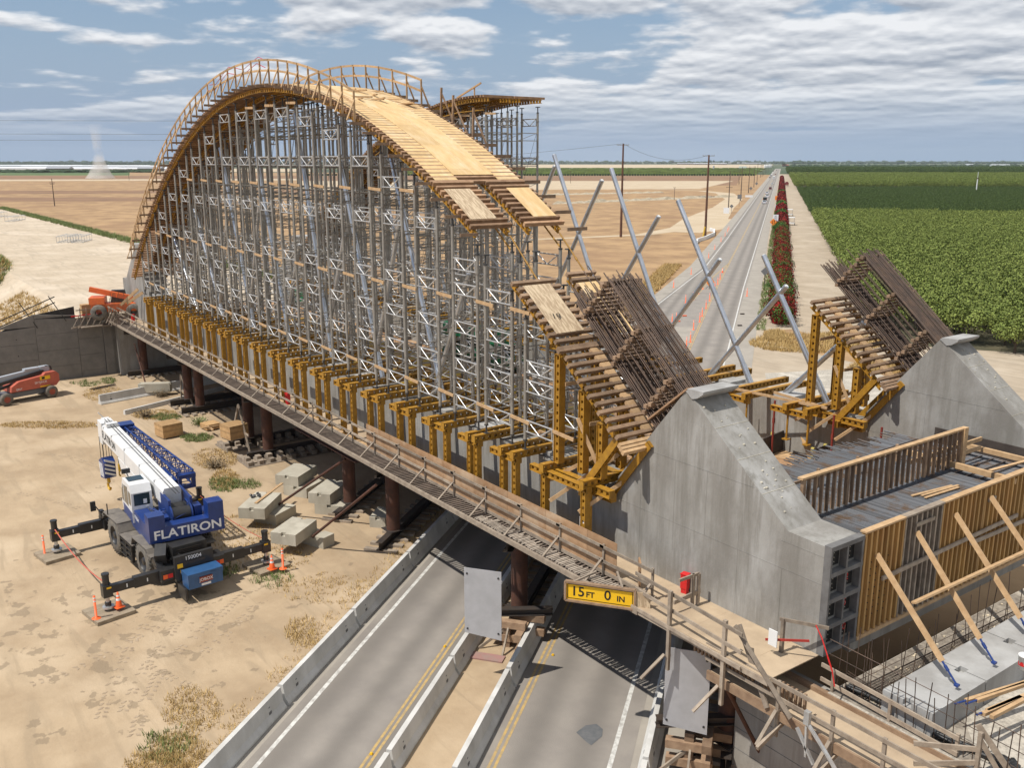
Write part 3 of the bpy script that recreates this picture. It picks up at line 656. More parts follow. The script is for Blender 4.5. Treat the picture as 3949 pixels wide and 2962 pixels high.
def yprops(t,Y0,sgn=1):
    for (x,ya,h0) in ((-25.9,.0,6.9),(-24.5,.0,5.55),(-25.7,1.6,6.6),(-24.1,1.5,5.0),(-23.6,.1,4.2),(-22.6,1.4,3.4)):
        b=MB(); zt=min(az(x)-.55,ZD+h0+.9); ybeam(b,(x,Y0+ya,8.45),(x,Y0+ya,zt),.24,.26,.1,.28,up=(1,0,0)); b.build('steel_prop',YEL,t)
    for (xa,za,xb,zb,y) in ((-24.4,7.9,-22.6,10.2,0.),(-24.2,7.8,-22.3,10.1,1.4),(-23.6,7.7,-21.75,10.1,.7),(-23.5,7.7,-21.75,10.0,1.7)):
        b=MB(); ybeam(b,(xa,Y0+y,za),(xb,Y0+y,zb),.22,.22,.09,.25,up=(0,1,0)); b.build('raking_prop',YEL,t)
    b=MB()
    for (xa,xb,y,z) in ((-26.2,-22.9,0.,8.05),(-25.,-23.2,.35,7.75),(-26.2,-23.3,1.6,8.05)): ybeam(b,(xa,Y0+y,z),(xb,Y0+y,z),.22,.26)
    b.build('base_beam',YEL,t)
    b=MB()
    for (p,q) in (((-26.3,-.5,7.6),(-24.,1.2,9.4)),((-25.3,-.9,7.3),(-23.6,.9,9.2)),((-24.6,-.2,10.5),(-23.9,.4,8.4)),((-24.,-.6,7.2),(-22.6,1.2,8.9)),((-25.7,.1,11.5),(-25.7,1.6,11.5)),((-24.3,.1,10.3),(-24.1,1.5,10.3))):
        b.beam((p[0],Y0+p[1],p[2]),(q[0],Y0+q[1],q[2]),.05,.14)
    b.build('timber_brace',TIMB,t)
    b=MB(); 
    for x in (-26.2,-24.2): ybeam(b,(x,Y0-.35,7.85),(x,Y0+2.2,7.85)) 
    b.build('cross_beam',YEL,t)
P1=thing('prop_cluster','cluster of yellow props and raking struts under the near arch springing','steel props',(0,0,0)); yprops(P1,21.0)
P2=thing('prop_cluster','cluster of yellow props under the far arch springing in front of the orchard-side pedestal','steel props',(0,0,0)); yprops(P2,36.1)
b=MB(); ybeam(b,(-23.9,20.7,ZD+.1),(-23.9,20.7,7.9),.22,.24,.1,.25,up=(1,0,0)); tag(b.build('steel_post',YEL),'yellow perforated post with a white notice beside the concrete pedestal','post')
b=MB(); b.b2((-24.05,20.50,6.45),(-23.75,20.52,7.0)); o=b.build('notice_board',WHTM); tag(o,'small white notice fixed to the yellow post by the pedestal','notice')
b=MB(); 
for i in range(4): b.b2((-24.0,20.494,6.55+i*.1),(-23.8,20.498,6.58+i*.1))
b.build('printed_lines',BLKT,o)
# far springing and far crown
D_=thing('springing_formwork','timber joist ramp under the far rebar cage against the green orchard','formwork',(0,0,0))
b=MB(); joists(b,-26.0,-22.2,35.85,38.9,st=.36,w=.14,h=.16,alt=True); b.build('joist_deck',WOOD,D_)
b=MB(); joists(b,-25.82,-22.2,36.7,37.1,st=.36,w=.20,h=.12,dz=.0); b.build('blocking',TIMB,D_)
ledgers(D_,-26.0,-22.1,(36.1,37.3,38.5))
b=MB(); z=az(-22.3)
for k in range(3): b.beam((-22.15+.1*k,35.8,z-.12-.1*k),(-22.15+.1*k,38.3,z-.12-.1*k),.13,.16,(.6,0,1))
b.build('edge_timbers',WOOD,D_)
F_=thing('arch_formwork','dark timber formwork of the far arch, cut short in mid-air at its right end','arch formwork',(0,0,0))
b=MB(); joists(b,-85.3,-52.2,35.8,38.25,jit=.03); joists(b,-85.3,-52.2,38.35,40.9,jit=.03); b.build('joist_deck',REDW,F_)
b=MB(); archsheet(b,-85,-53.5,36.0,40.6,.003,.02); b.build('plywood_top',PLYO,F_)
ledgers(F_,-85.3,-52.2,(36.1,37.85,38.65,40.4))
b=MB(); x=-52; z=az(x); b.beam((-57.5,37,z+.1),(-54.8,37.2,z+.95),.1,.1); b.beam((-55.6,37.2,z),(-55.6,37.2,z+.8),.09,.05); b.build('leaning_plank',TIMB,F_)
b=MB()
for p,q in zip(FT,FT[1:]): b.tube((p+1.83,35.9,under(p+1.83)-.35),(q+1.83,35.9,under(q+1.83)-.35),.045,6)
b.build('telescopic_brace',YEL,F_)
# ---- rebar cages
def cage(Y0,label):
    t=thing('rebar_cage',label,'rebar cage',(0,0,0)); d=V((-1,0,.875)).normalized(); u=V((.875,0,1)).normalized(); S=V((-21.7,0,10.55))
    def bars(name,ys,us,L0,L1,r=.024):
        b=MB()
        for i,y in enumerate(ys):
            for uu in us:
                a=S+u*uu-d*.3; a.y=Y0+y+random.uniform(-.02,.02); e=a+d*(random.uniform(L0,L1)+.3); e.y=Y0+y+random.uniform(-.05,.05); b.tube(a,e,r,5)
        b.build(name,REB,t)
    ys=[.06+.093*i for i in range(17)]
    bars('bottom_bars',ys,(.12,.24),5.7,6.6); bars('top_bars',ys,(1.86,2.0),4.9,5.5); bars('side_bars',(.06,1.54),[.45+.28*i for i in range(5)],5.0,6.3,.02)
    bars('side_bars',(.32,1.28),[.5+.3*i for i in range(4)],4.2,6.0,.018)
    for k,L_ in enumerate((5.1,2.9,.75)):
        b=MB()
        for i in range(9):
            for y in (.0,1.5):
                c=S+u*(.12+.225*i)+d*(L_+(.07 if i%2 else -.02)); b.box((c.x,Y0+y+.05,c.z),(.15,.2,.13)); 
            c=S+u*(.12+.225*i)+d*L_; b.beam((c.x,Y0+.0,c.z),(c.x,Y0+1.62,c.z),.09,.09)
        b.build('timber_spacer',WOOD,t)
    b=MB()
    for L_ in (1.7,3.4,4.4):
        c=S+d*L_
        for uu in (.18,1.93): q=c+u*uu; b.tube((q.x,Y0,q.z),(q.x,Y0+1.6,q.z),.018,5)
    b.build('cross_bars',REB,t)
    return t
cage(21.7,'sloping bundle of dark rebar rising left from the nearest concrete pedestal')
cage(36.8,'sloping bundle of dark rebar rising from the pedestal in front of the orchard')
b=MB(); b.beam((-22.0,21.85,10.9),(-20.2,21.8,12.35),.06,.3,(0,1,0)); b.build('edge_board',REDW,B)
# ---- hanger pipes
pi=0
def pipe(p,q,label,r=.155):
    t=thing('hanger_pipe',label,'steel pipe',tuple(p)); q=V(q)-V(p); b=MB(); b.tube((0,0,0),q,r*.86,14); b.build('pipe',PIPE,t)
    d=q.normalized(); b=MB(); b.tube((0,0,0),d*1.25,r,14); b.box(d*1.25,(.06,.3,.1)); b.box(q*.8,(.05,.32,.06)); b.build('sleeve',PIPE,t)
    b=MB(); b.tube(q-d*.02,q+d*.04,r*.5,8); b.build('end_cap',WHTM,t); return t
def pY(px,py,Y): p=atY(px,py,Y); return (p.x,p.y,p.z)
hid=37.6
ang=math.atan2(9.2,-5.8)
for i,(bx,top,lab) in enumerate(((-30.55,(2615,773),'long bright steel pipe leaning left, third from the left of the four tall ones'),(-25.95,(2945,985),'bright steel pipe leaning left beside the palm and red hedge'),)):
    pipe((bx,hid,8.1),pY(*top,hid),lab)
for bx,top,lab in ((-36.0,(2357,650),'long bright steel pipe leaning left, second of the four tall ones'),(-41.0,(2137,597),'long bright steel pipe leaning left, tallest and farthest left of the four')):
    pipe((bx,hid,8.1),pY(*top,hid),lab)
def pipe2(lo,hi,lab,ext=0.,z0=8.1):
    a=atY(*lo,hid);c=atY(*hi,hid); d=c-a; base=a+d*((z0-a.z)/d.z); pipe(tuple(base),tuple(c+d.normalized()*ext),lab)
pipe2((2743,1440),(3033,1103),'steel pipe leaning right with its open end at the palm')
pipe2((2599,1247),(2777,1000),'steel pipe leaning right with its open end over the yellow road lines')
pipe2((2427,1036),(2541,834),'dull steel pipe leaning right behind the near rebar cage')
pipe2((2171,1042),(2322,695),'thin dull steel pipe leaning right above the dry field')
pipe2((2093,762),(2140,640),'dull steel pipe leaning right at the cut end of the far arch')
pipe2((3051,1497),(3274,1295),'steel pipe leaning right behind the yellow props of the far springing',1.)
for i in range(7):      # inside the near shoring
    xb=-73+i*6.1
    pipe((xb,22.5,8.15),(xb-(1.4+.9*abs(xb+50)/10)-2.,22.5,az(xb-4)-1.6-(i%2)*2),f'{ORD[6-i]} bright pipe from the right leaning left among the near shoring towers',.14)
    pipe((xb-1.2,22.5,8.15),(xb+2.2,22.5,min(az(xb+2.2)-2,8.15+6.5+i%3)),f'{ORD[6-i]} dull pipe from the right leaning right among the near shoring towers',.14)
for i in range(2):
    xb=-66+i*6.; pipe((xb,37.6,8.15),(xb-4.2,37.6,az(xb-4.2)-1.2),f'{ORD[1-i]} pipe from the right leaning left behind the far shoring towers',.14)
# ---- lightweight machines and boxes on the floor
def boxy(name,label,cat,c,dims,m,rz=0):
    t=thing(name,label,cat,c,rz); l_,w_,h_=dims
    b=MB(); P=[(-l_/2,.35),(l_/2,.35),(l_/2,h_*.8),(l_*.3,h_),(-l_*.42,h_),(-l_/2,h_*.75)]; b.prism([(x,-w_/2,z) for x,z in P],(0,w_,0)); b.build('housing',m,t)
    for sx in (-1,1):
        for sy in (-1,1):
            b=MB(); b.lathe([(0,-.1),(.3,-.1),(.34,0),(.3,.1),(0,.1)],(sx*l_*.32,sy*(w_/2+.02),.34),12,'y'); b.build('wheel',TYRE,t)
    b=MB(); 
    for i in range(6): b.b2((-l_*.3+i*.16,-w_/2-.012,h_*.45),(-l_*.3+i*.16+.05,-w_/2-.004,h_*.7))
    b.b2((-l_/2+.1,-w_/2-.006,.4),(l_/2-.1,-w_/2,.55)); b.build('side_grille',BLK,t)
    return t
p=at(1165,1150,ZD+.8); boxy('air_compressor','small green air compressor on wheels seen through the shoring towers','compressor',(p.x,p.y,ZD),(2.4,1.3,1.6),GREEN,.3)
def scissor(c,rz,label):
    t=boxy('scissor_lift',label,'lift',c,(2.8,1.5,1.25),GREEN,rz); b=MB(); b.b2((-1.5,-.8,1.95),(1.6,.8,2.1)); b.b2((-1.3,-.75,2.1),(-.2,.75,2.9)); b.b2((.7,-.75,2.1),(1.4,.7,2.6)); b.build('platform',GREEN,t)
    b=MB()
    for k in range(2):
        for y in (-.6,.6): b.beam((-1.2,y,1.3),(1.2,y,1.9),.08,.08); b.beam((1.2,y,1.3),(-1.2,y,1.9),.08,.08)
    b.build('scissor_arm',BLK,t); return t
p=at(1790,1340,ZD+1); scissor((p.x,p.y,ZD),.5,'green lifting machine on the bridge floor, larger of two behind the silver towers')
p=at(1975,1390,ZD+.8); scissor((p.x,p.y,ZD),1.2,'green machine partly hidden behind the yellow props')
# ================================================================ END FORMS AND MAT
E_=thing('end_form','tall plywood end form with vertical studs between the two concrete pedestals','concrete form',(0,0,0))
for (y0,y1,m1,nm) in ((23.36,25.42,FORM,'panel'),(25.44,27.55,FORMD,'panel'),(27.57,30.2,FORM,'panel'),(30.22,33.0,FORM,'panel'),(33.02,36.7,FORM,'panel')):
    b=MB(); b.b2((-14.62,y0,ZD+.05),(-14.58,y1,8.86)); b.build(nm,m1,E_,label='black plywood form panel' if m1 is FORMD else None)
    b=MB(); n_=int((y1-y0)/.29)
    for i in range(n_+1): y=y0+.04+(y1-y0-.08)*i/n_; b.b2((-14.578,y-.04,ZD+.12),(-14.47,y+.04,8.82))
    b.build('stud',GRYW if m1 is FORMD else FORM,E_)
b=MB(); b.b2((-14.66,23.34,8.862),(-14.44,25.4,8.92)); b.b2((-14.66,27.6,8.862),(-14.44,36.7,8.92)); b.b2((-14.66,23.34,ZD+.0),(-14.44,36.7,ZD+.1)); b.build('plate',TIMB,E_)
b=MB(); b.b2((-14.66,25.42,8.862),(-14.44,27.58,8.92)); b.build('plate',GRYW,E_)
b=MB()
for y,z,l_ in ((24.9,8.3,0),(26.5,8.45,1.05),(30.6,8.3,.5),(28.,7.2,0)): 
    if l_: b.b2((-14.46,y-l_/2,z),(-14.42,y+l_/2,z+.12))
b.beam((-14.40,24.3,7.2),(-14.40,32.5,7.35),.06,.13); b.beam((-14.35,29.3,7.1),(-14.35,36,7.0),.06,.13); b.build('wale',GRYW,E_)
b=MB()
for r in range(9):
    for c in range(4): b.ico((-14.465,23.75+c*.29,6.1+r*.22),.022)
b.build('tie_hole',BLKT,E_)
b=MB(); b.b2((-15.1,23.4,4.9),(-14.7,36.7,ZD)); b.build('form_ledge',CONW,E_)
I_=thing('stud_wall','open timber stud wall standing on the rebar mat','timber wall',(0,0,0))
b=MB(); y=23.4
i=0
while y<32.7:
    b.b2((-16.9,y,8.5),(-16.78,y+(.055 if i%7 else .13),9.86)); y+=.33; i+=1
b.build('stud',WOOD,I_)
b=MB(); b.b2((-16.95,23.3,9.862),(-16.75,32.8,9.93)); b.build('top_plate',TIMB,I_)
b=MB(); b.b2((-17.0,29.6,9.1),(-16.93,34.5,9.25)); b.b2((-17.0,30.6,8.75),(-16.93,34.5,8.9)); b.b2((-16.9,32.7,8.2),(-16.7,32.95,9.95)); b.build('brace_rail',TIMB,I_)
b=MB(); b.b2((-18.6,23.5,8.0),(-18.55,31,8.1))
for k in range(2): b.beam((-18.55,23.3,8.3+k*.55),(-18.4,31.5,8.3+k*.55),.04,.1)
for y in (24.2,26.6,28.9,31.4): b.b2((-18.6,y,7.0),(-18.5,y+.09,9.1))
b.beam((-18.4,31.5,9.0),(-17,32.4,9.15),.04,.1); b.build('guard_rail',WOOD,I_)
M_=thing('rebar_mat','flat mat of closely laid dark rebar between the timber forms','rebar mat',(0,0,0))
b=MB(); y=23.42
while y<35.3:
    z=8.42 if y<32 else 8.3; b.tube((-20.4-random.random()*1.1,y,z),(-14.68,y,z),.024,5,cap=False); y+=.085
b.build('mat_bars',REBM,M_)
b=MB()
for i in range(12): b.tube((-19.8+i*.45,23.4,8.36),(-19.8+i*.45,35,8.36),.024,5,cap=False)
for i in range(24): b.tube((-20+i*.23,23.4,7.9),(-20+i*.23,35,7.9),.022,5,cap=False)
b.build('cross_bars',REB,M_)
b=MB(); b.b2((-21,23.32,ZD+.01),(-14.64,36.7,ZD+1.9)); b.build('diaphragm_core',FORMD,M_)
for k,(x,y,l_) in enumerate(((-15.9,28.7,2.1),(-15.75,28.95,2.0),(-15.6,28.8,1.9))):
    b=MB(); b.box((0,0,0),(.1,l_,.04)); o=b.build('loose_board',TIMB,loc=(x,y+.7,8.48+.0)); o.rotation_euler=(0,0,-.12+.03*k); tag(o,('long loose board, upper of three on the rebar mat','long loose board, middle of three on the rebar mat','long loose board, lowest of three on the rebar mat')[k],'board',group='boards on the rebar mat')
b=MB(); b.b2((-18.6,32.2,8.52),(-14.5,32.36,8.72)); b.b2((-18,34.6,8.62),(-14.,34.75,8.8)); b.beam((-15.3,32,8.85),(-15.0,35,8.85),.12,.05); tag(b.build('edge_curb',TIMB),'pair of pale timber curbs closing the right end of the rebar mat','timber curb')
b=MB(); b.b2((-20,36.62,7.3),(-14.3,36.67,8.55)); tag(b.build('black_liner',FORMD),'black liner strip low on the wall of the orchard-side pedestal','liner')
# timbers, plywood and tray on the deck behind
def plank_stack(name,label,c,rz,n_,L_,w_,m,lay=2):
    b=MB()
    for j in range(lay):
        for i in range(n_): b.box(((random.uniform(-.15,.15)),(i-n_/2)*w_*1.15,.05+j*.1),(L_,w_,.09))
    o=b.build(name,m,loc=c); o.rotation_euler=(0,0,rz); return tag(o,label,'lumber stack')
p=at(3020,1620,ZD+.3); plank_stack('lumber_stack','stack of short thick timbers on the deck behind the near pedestal',(p.x,p.y,ZD),.2,6,2.2,.25,REDW)
p=at(3060,1750,ZD+.1); plank_stack('lumber_stack','flat layer of planks on the deck in front of the leaning plywood',(p.x,p.y,ZD),.5,7,2.6,.2,TIMB,1)
FR=thing('form_tray','open box of black panels with yellow ribs on the bridge deck','form box',(0,0,0)); c=at(3090,1720,ZD+.5)
b=MB(); b.box((c.x-1.,c.y+.2,ZD+.55),(.06,4.6,1.1),.15); b.box((c.x+1.5,c.y+.8,ZD+.5),(.06,4.0,1.0),.1); b.build('panel',FORMD,FR)
b=MB()
for i in range(5): b.box((c.x-1.02,c.y-2.+i*1.05,ZD+.55),(.14,.1,1.14),.15); b.box((c.x+1.52,c.y-1.2+i*.95,ZD+.5),(.14,.1,1.04),.1)
b.build('rib',mat('pale_yellow_rib',(.60,.50,.13),.7),FR)
p0=at(3068,1630,6.9);p1=at(3125,1625,6.9);p2=at(3205,1785,ZD+.1);p3=at(3125,1798,ZD+.1)
b=MB(); b.prism([p0,p1,p2,p3],(0,0,.03)); tag(b.build('leaning_plywood',mat('tan_plywood',(.50,.31,.14),.75,col2=(.42,.25,.105),scale=1.5)),'large plywood sheet leaning over the box on the bridge deck','plywood sheet')
b=MB(); c=at(3060,1640,6.7)
for i in range(7): b.ico((c.x+random.uniform(-.35,.35),c.y+random.uniform(-.5,.3),c.z-.25+random.uniform(-.3,.2)),random.uniform(.25,.4),(1,1,.7),.25)
tag(b.build('white_sheeting',TARP),'crumpled white sheeting behind the leaning plywood sheet','sheeting')
for (px,py,lab) in ((3318,1672,'red extinguisher box against the far girder beside the stud rail'),(2790,2310,None),(980,1440,None)):
    if lab: p=at(px,py,ZD+.2); b=MB(); b.box((p.x,p.y,ZD+.65),(.4,.35,1.1),.2); tag(b.build('extinguisher_box',REDP),lab,'box')
b=MB()
for i in range(9): p=at(3330+random.uniform(0,70),1665+random.uniform(0,35),ZD+.2); b.ico(p,random.uniform(.15,.3),(1,1,.5),.3)
tag(b.build('plastic_sheeting',mat('clear_plastic',(.45,.45,.44),.3)),'heap of crumpled clear plastic beside the red box','sheeting')
b=MB(); p=at(2872,1535,8.); b.b2((p.x-.02,p.y-.2,p.z-.25),(p.x+.02,p.y+.2,p.z+.25)); o=tag(b.build('warning_placard',WHTM),'small red and white placard hanging from a yellow beam of the far girder','placard')
b=MB(); b.b2((p.x+.021,p.y-.2,p.z+.1),(p.x+.024,p.y+.2,p.z+.25)); b.build('placard_header',REDP,o)
b=MB(); b.beam(at(2815,1495,8.5),at(3185,1575,8.4),.06,.12); b.beam(at(2985,1513,8.5),at(3190,1575,8.45),.06,.12); tag(b.build('long_board',TIMB),'two long thin boards lying across the yellow beams on the far girder','boards')
for i,x in enumerate((-27.5,-24.2,-21.8)):
    b=MB(); b.tube((x,35.6,ZD),(x,35.6,8.3),.05,6); b.box((x,35.6,7.3),(.1,.1,.25)); tag(b.build('red_post',mat('dark_red_paint'+str(i),(.22,.03,.02),.6)),f'{ORD[2-i]} slim dark red post from the right in front of the far girder','post',group='dark red posts at the far girder')
# ================================================================ WALKWAY
Wk=thing('walkway','long timber walkway with railing along the foot of the near concrete girder','walkway',(0,0,0))
YO=19.45; XL=-91.0; XR=-14.6
b=MB(); b.b2((-90.5,20.3,ZD-.03),(XR,21.7,ZD)); 
for i in range(32): b.b2((-90+i*2.4,20.3,ZD+.0),(-89.98+i*2.4,21.7,ZD+.004))
b.build('deck_boards',DECK,Wk)
b=MB(); x=-90.3; n_=0
while x<-20:
    if n_%1==0: b.b2((x,YO+.02,ZD-.16),(x+.075,20.32,ZD-.035))
    x+=.2; n_+=1
b.build('exposed_joists',mat('brown_grey_joist',(.20,.155,.12),.85,col2=(.13,.10,.08),scale=4,isl=.25),Wk)
b=MB(); x=-29.5
while x<-20.4: b.b2((x,YO+.05+random.uniform(0,.12),ZD-.033),(x+.07,20.28-random.uniform(0,.35),ZD-.005)); x+=.115
b.build('loose_lath',mat('grey_lath',(.42,.36,.29),.85,col2=(.28,.23,.18),scale=5,isl=.3),Wk)
b=MB(); b.b2((-90.5,YO-.08,ZD-.2),(-19.8,YO+.02,ZD-.01)); b.b2((-90.5,20.26,ZD+.0),(-19.9,20.34,ZD+.14)); b.b2((-20,YO-.04,ZD-.2),(XR,YO+.02,ZD-.02)); b.build('edge_board',GRYW,Wk)
b=MB(); b.b2((-20.0,YO+.0,ZD-.03),(XR,20.3,ZD)); b.build('wide_deck',DECK,Wk)
b=MB(); b.b2((-62,20.4,ZD+.0),(-36.5,20.75,ZD+.012)); b.build('toe_strip',TIMB,Wk)
b=MB(); tops=[]; px=[]
x=-90.2
while x<-20: px.append(x); x+=2.42
for x in px:
    b.b2((x-.045,20.22,ZD-.1),(x+.045,20.27,ZD+1.12)); b.beam((x,20.2,ZD+.62),(x-.0,YO-.02,ZD-.02),.045,.09,(1,0,0))
b.build('rail_post',GRYW,Wk)
b=MB()
for a,c in zip(px,px[1:]):
    for z in (1.06,.55): b.beam((a-.1,20.16,ZD+z+random.uniform(-.015,.015)),(c+.1,20.16,ZD+z+random.uniform(-.015,.015)),.04,.11)
b.build('hand_rail',GRYW,Wk)
b=MB(); x=-40.3
while x<-21.9: b.b2((x,20.285,ZD+.02),(min(x+2.42,-21.8)-.012,20.30,ZD+1.34)); x+=2.42
b.build('plywood_shield',PLYO,Wk)
b=MB(); b.beam((-18.9,20.3,ZD+1.1),(-18.9,21.2,ZD+1.1),.06,.1); b.b2((-18.95,20.9,ZD),(-18.85,21.0,ZD+1.15)); b.b2((-18.95,21.15,ZD),(-18.85,21.25,ZD+1.1)); b.beam((-18.9,20.1,ZD+.4),(-18.9,21.3,ZD+.45),.06,.14); b.build('stub_rail',GRYW,Wk)
# turned rail at the right end
b=MB()
for (x,z0,z1) in ((-18.4,-1.5,1.2),(-16.2,-1.6,1.15)): b.b2((x-.06,19.36,ZD+z0),(x+.06,19.46,ZD+z1)); b.beam((x-.05,19.3,ZD-.95),(x-.35,18.6,ZD-1.7),.05,.1,(1,0,0))
for z in (1.05,.5,.0): b.beam((-20.2,19.40+.25*(z>0),ZD+z),(-15.5,19.33,ZD+z-.05),.045,.12)
b.beam((-16.1,19.9,ZD+.9),(-14.7,19.6,ZD-1.),.06,.15,(1,0,0)); b.beam((-16.0,19.6,ZD+1.0),(-13.6,19.2,ZD-.6),.06,.12,(1,0,0)); b.b2((-15.4,20.9,ZD),(-15.3,21.,ZD+1.1)); b.beam((-15.45,20.9,ZD+1.05),(-14.2,21.5,ZD+1.1),.05,.1); b.build('end_rail',GRYW,Wk)
b=MB(); b.beam((-15.6,20.5,ZD+.45),(-14.6,21.2,ZD+.62),.03,.07); b.build('red_rail',mat('red_wood',(.35,.03,.02),.7),Wk)
b=MB(); b.b2((-15.5,20.5,ZD+.35),(-15.2,20.53,ZD+.85)); b.build('posted_notice',WHTM,Wk)
for x,y,lab in ((-19.75,21.5,'red extinguisher box on the walkway beside the concrete pedestal'),(-51.,20.6,'small red extinguisher box at mid-length of the walkway railing'),(-86.6,20.9,'small red box at the far left end of the walkway')):
    b=MB(); b.box((x,y,ZD+.42),(.24,.22,.5),.25); b.box((x,y,ZD+.685),(.27,.25,.03),.25); b.box((x,y,ZD+.08),(.2,.18,.17),.25); tag(b.build('extinguisher_box',REDP),lab,'box')
b=MB(); b.box((-21.0,20.6,ZD+.5),(.06,.5,.9),.9); tag(b.build('scrap_plywood',PLYO),'short plywood offcut hung on the walkway rail left of the red box','board')
# steel falsework below the walkway
S_=thing('falsework_girders','dark steel girders carrying the walkway and the concrete girders over the road','steel girders',(0,0,0))
def ibeam(b,a,c,h=.6,w=.3,t=.03):
    a=V(a);c=V(c)
    for k in (-1,1): b.beam(a+V((0,0,k*(h/2-t/2))),c+V((0,0,k*(h/2-t/2))),w,t)
    b.beam(a,c,t*.8,h-2*t)
b=MB()
for y in (20.6,21.9,23.3,27,31,35,37,38.6): ibeam(b,(-90,y,ZD-.52),(-15.5,y,ZD-.52),.6,.3)
b.build('stringer',DKST,S_)
b=MB(); b.b2((-90,20.05,ZD-.24),(-15,38.8,ZD-.215)); b.build('soffit_sheet',WOOD,S_)
b=MB(); ibeam(b,(-47.8,19.75,ZD-.42),(-40.2,19.75,ZD-.42),.3,.35); b.build('edge_channel',RUST,S_)
cols=[(-88.4,1),(-75.2,2),(-72.3,2),(-61.6,3),(-58.1,3),(-45.9,4),(-40.8,5),(-29.6,6),(-17.9,7)]
for i,(x,g) in enumerate(cols):
    for j,y in enumerate((21.9,30.,37.6)):
        if j and i==0: continue
        if g>=4: dx_=RD.x*(y-21.9)/RD.y
        else: dx_=0
        t=thing('steel_column',f'{["thick rusty steel column","second-row rusty steel column","rear-row rusty steel column"][j]}, {ORD[len(cols)-1-i]} from the right under the bridge','steel column',(x+dx_,y,0),0,'rusty columns under the bridge')
        b=MB(); b.tube((0,0,.62 if x<-31 else .75),(0,0,4.0),.36,20); b.build('shaft',RUST,t)
        b=MB(); b.box((0,0,.60 if x<-31 else .73),(.95,.95,.04)); b.box((0,0,4.02),(.9,.9,.04)); b.build('base_plate',DKST,t)
# cap beams and sill beams on timber cribs
for i,x in enumerate((-88.4,-75.2,-72.3,-61.6,-58.1,-45.9,-40.8,-29.6,-17.9)):
    t=thing('bent_beams',f'dark steel cap beam and sill beam of the {ORD[8-i]} column bent from the right','steel beams',(x,0,0))
    sk=RD/RD.y if x>-50 else V((0,1,0)); q=lambda y,z: sk*(y-21.9)+V((0,21.9,z))
    b=MB(); ibeam(b,q(20.4,4.36),q(39,4.36),.6,.4); b.build('cap_beam',DKST,t)
    b=MB(); ibeam(b,q(20.4 if x<-31 else 21.2,.36),q(39,.36),.45,.35); b.build('sill_beam',DKST,t)
    b=MB(); y=20.6 if x<-31 else 21.6; ry=math.atan2(sk.y,sk.x)-math.pi/2
    while y<38.5:
        c=q(y,.07); b.box(c,(1.8,.3,.135),ry); y+=.62
    b.build('timber_crib',GRYW,t)
b=MB()
for gx in (-60,-75,-88.5):     # corbel timbers: blocks stepping out beside each sill
    pass
for k,(x0,n_,nm) in enumerate(((-61.9,13,'far'),(-57.9,13,'near'))):
    b=MB()
    for i in range(n_):
        y=20.0+i*.75; b.b2((x0-1.,y,.005),(x0+1.1,y+.32,.30)); b.b2((x0+.25,y,.30),(x0+.7,y+.32,.5)); 
    b.b2((x0-1.2,19.9,-.01),(x0+1.3,30,.04)); tag(b.build('timber_mat',GRYW),f'stepped timber blocks under the {nm} sill beam beside the sandy yard','timber crib')
for k,(px,py,n_) in enumerate(((1995,2480,4),(2690,2960,5))):
    t=thing('timber_crib',('stack of timber blocks between the barriers under the left grey panel','stack of grey timber blocks under the right grey panel')[k],'timber crib',tuple(at(px,py)))
    b=MB()
    for r in range(n_):
        for i in range(2):
            if r%2: b.box((random.uniform(-.06,.06),(i-.5)*1.0,.15+r*.3),(1.5,.3,.29),.66)
            else: b.box(((i-.5)*.8,random.uniform(-.06,.06),.15+r*.3),(.3,1.5,.29),.66)
    b.build('blocks',WOOD,t); b=MB(); ibeam(b,(-.9,-1.1,n_*.3+.16),(.7,1.3,n_*.3+.16),.3,.32); b.build('beam_stub',DKST,t)
    b=MB(); b.beam((-.5,-1.6,.05),(0,-.5,.9),.07,.12); b.beam((.6,-1.2,.05),(.1,-.5,1.),.07,.12); b.build('raker',GRYW,t)
b=MB(); p=at(1990,2500); b.box((p.x-.2,p.y-1.6,.05),(1.9,.5,.1),.66); tag(b.build('brick_row',mat('pink_brick',(.34,.17,.15),.9,col2=(.3,.2,.17),scale=3)),'row of pinkish bricks at the foot of the timber crib','bricks')
# braces: long steel rakers
for k,(a,q,lab) in enumerate((((1072,1948,.66),(1332,1770,4.3),'rusty raking pipe running from the concrete blocks up to the left cap beam'),((1204,2071,.66),(1451,1871,4.3),'rusty raking pipe from the nearest concrete block up to the walkway column'),((560,1475,.3),(518,1325,3.3),'thin white and rust pipe leaning at the leftmost column'),((2960,2962,.4),(2800,2650,4.0),'rusty raking pipe in front of the bottom right wall'))):
    b=MB(); b.tube(at(*a),at(*q),.07,8); tag(b.build('raking_pipe',RUST),lab,'pipe')
b=MB(); p=at(742+330,1950)
# timber A-frames
for k,(bl,br,top) in enumerate((((700,1555),(745,1565),(706,1445)),((890,1715),(968,1765),(931,1560)))):
    t=thing('timber_a_frame',('tall thin timber A-frame beside the left column pair','tall thin timber A-frame beside the crate stack and columns')[k],'timber frame',tuple(at(*bl)))
    o=at(*bl); T=hz(931 if k else 706,(1740 if k else 1560),top[1])[0]; T.z=hz(931 if k else 706,(1740 if k else 1560),top[1])[1]
    b=MB(); b.beam(V((0,0,0)),T-o,.09,.13); b.beam(at(*br)-o,T-o,.09,.13); a1=(T-o)*.45; a2=(at(*br)-o).lerp(T-o,.45); b.beam(a1-(a2-a1)*.3,a2+(a2-a1)*.3,.06,.14); b.build('frame_legs',GRYW,t)
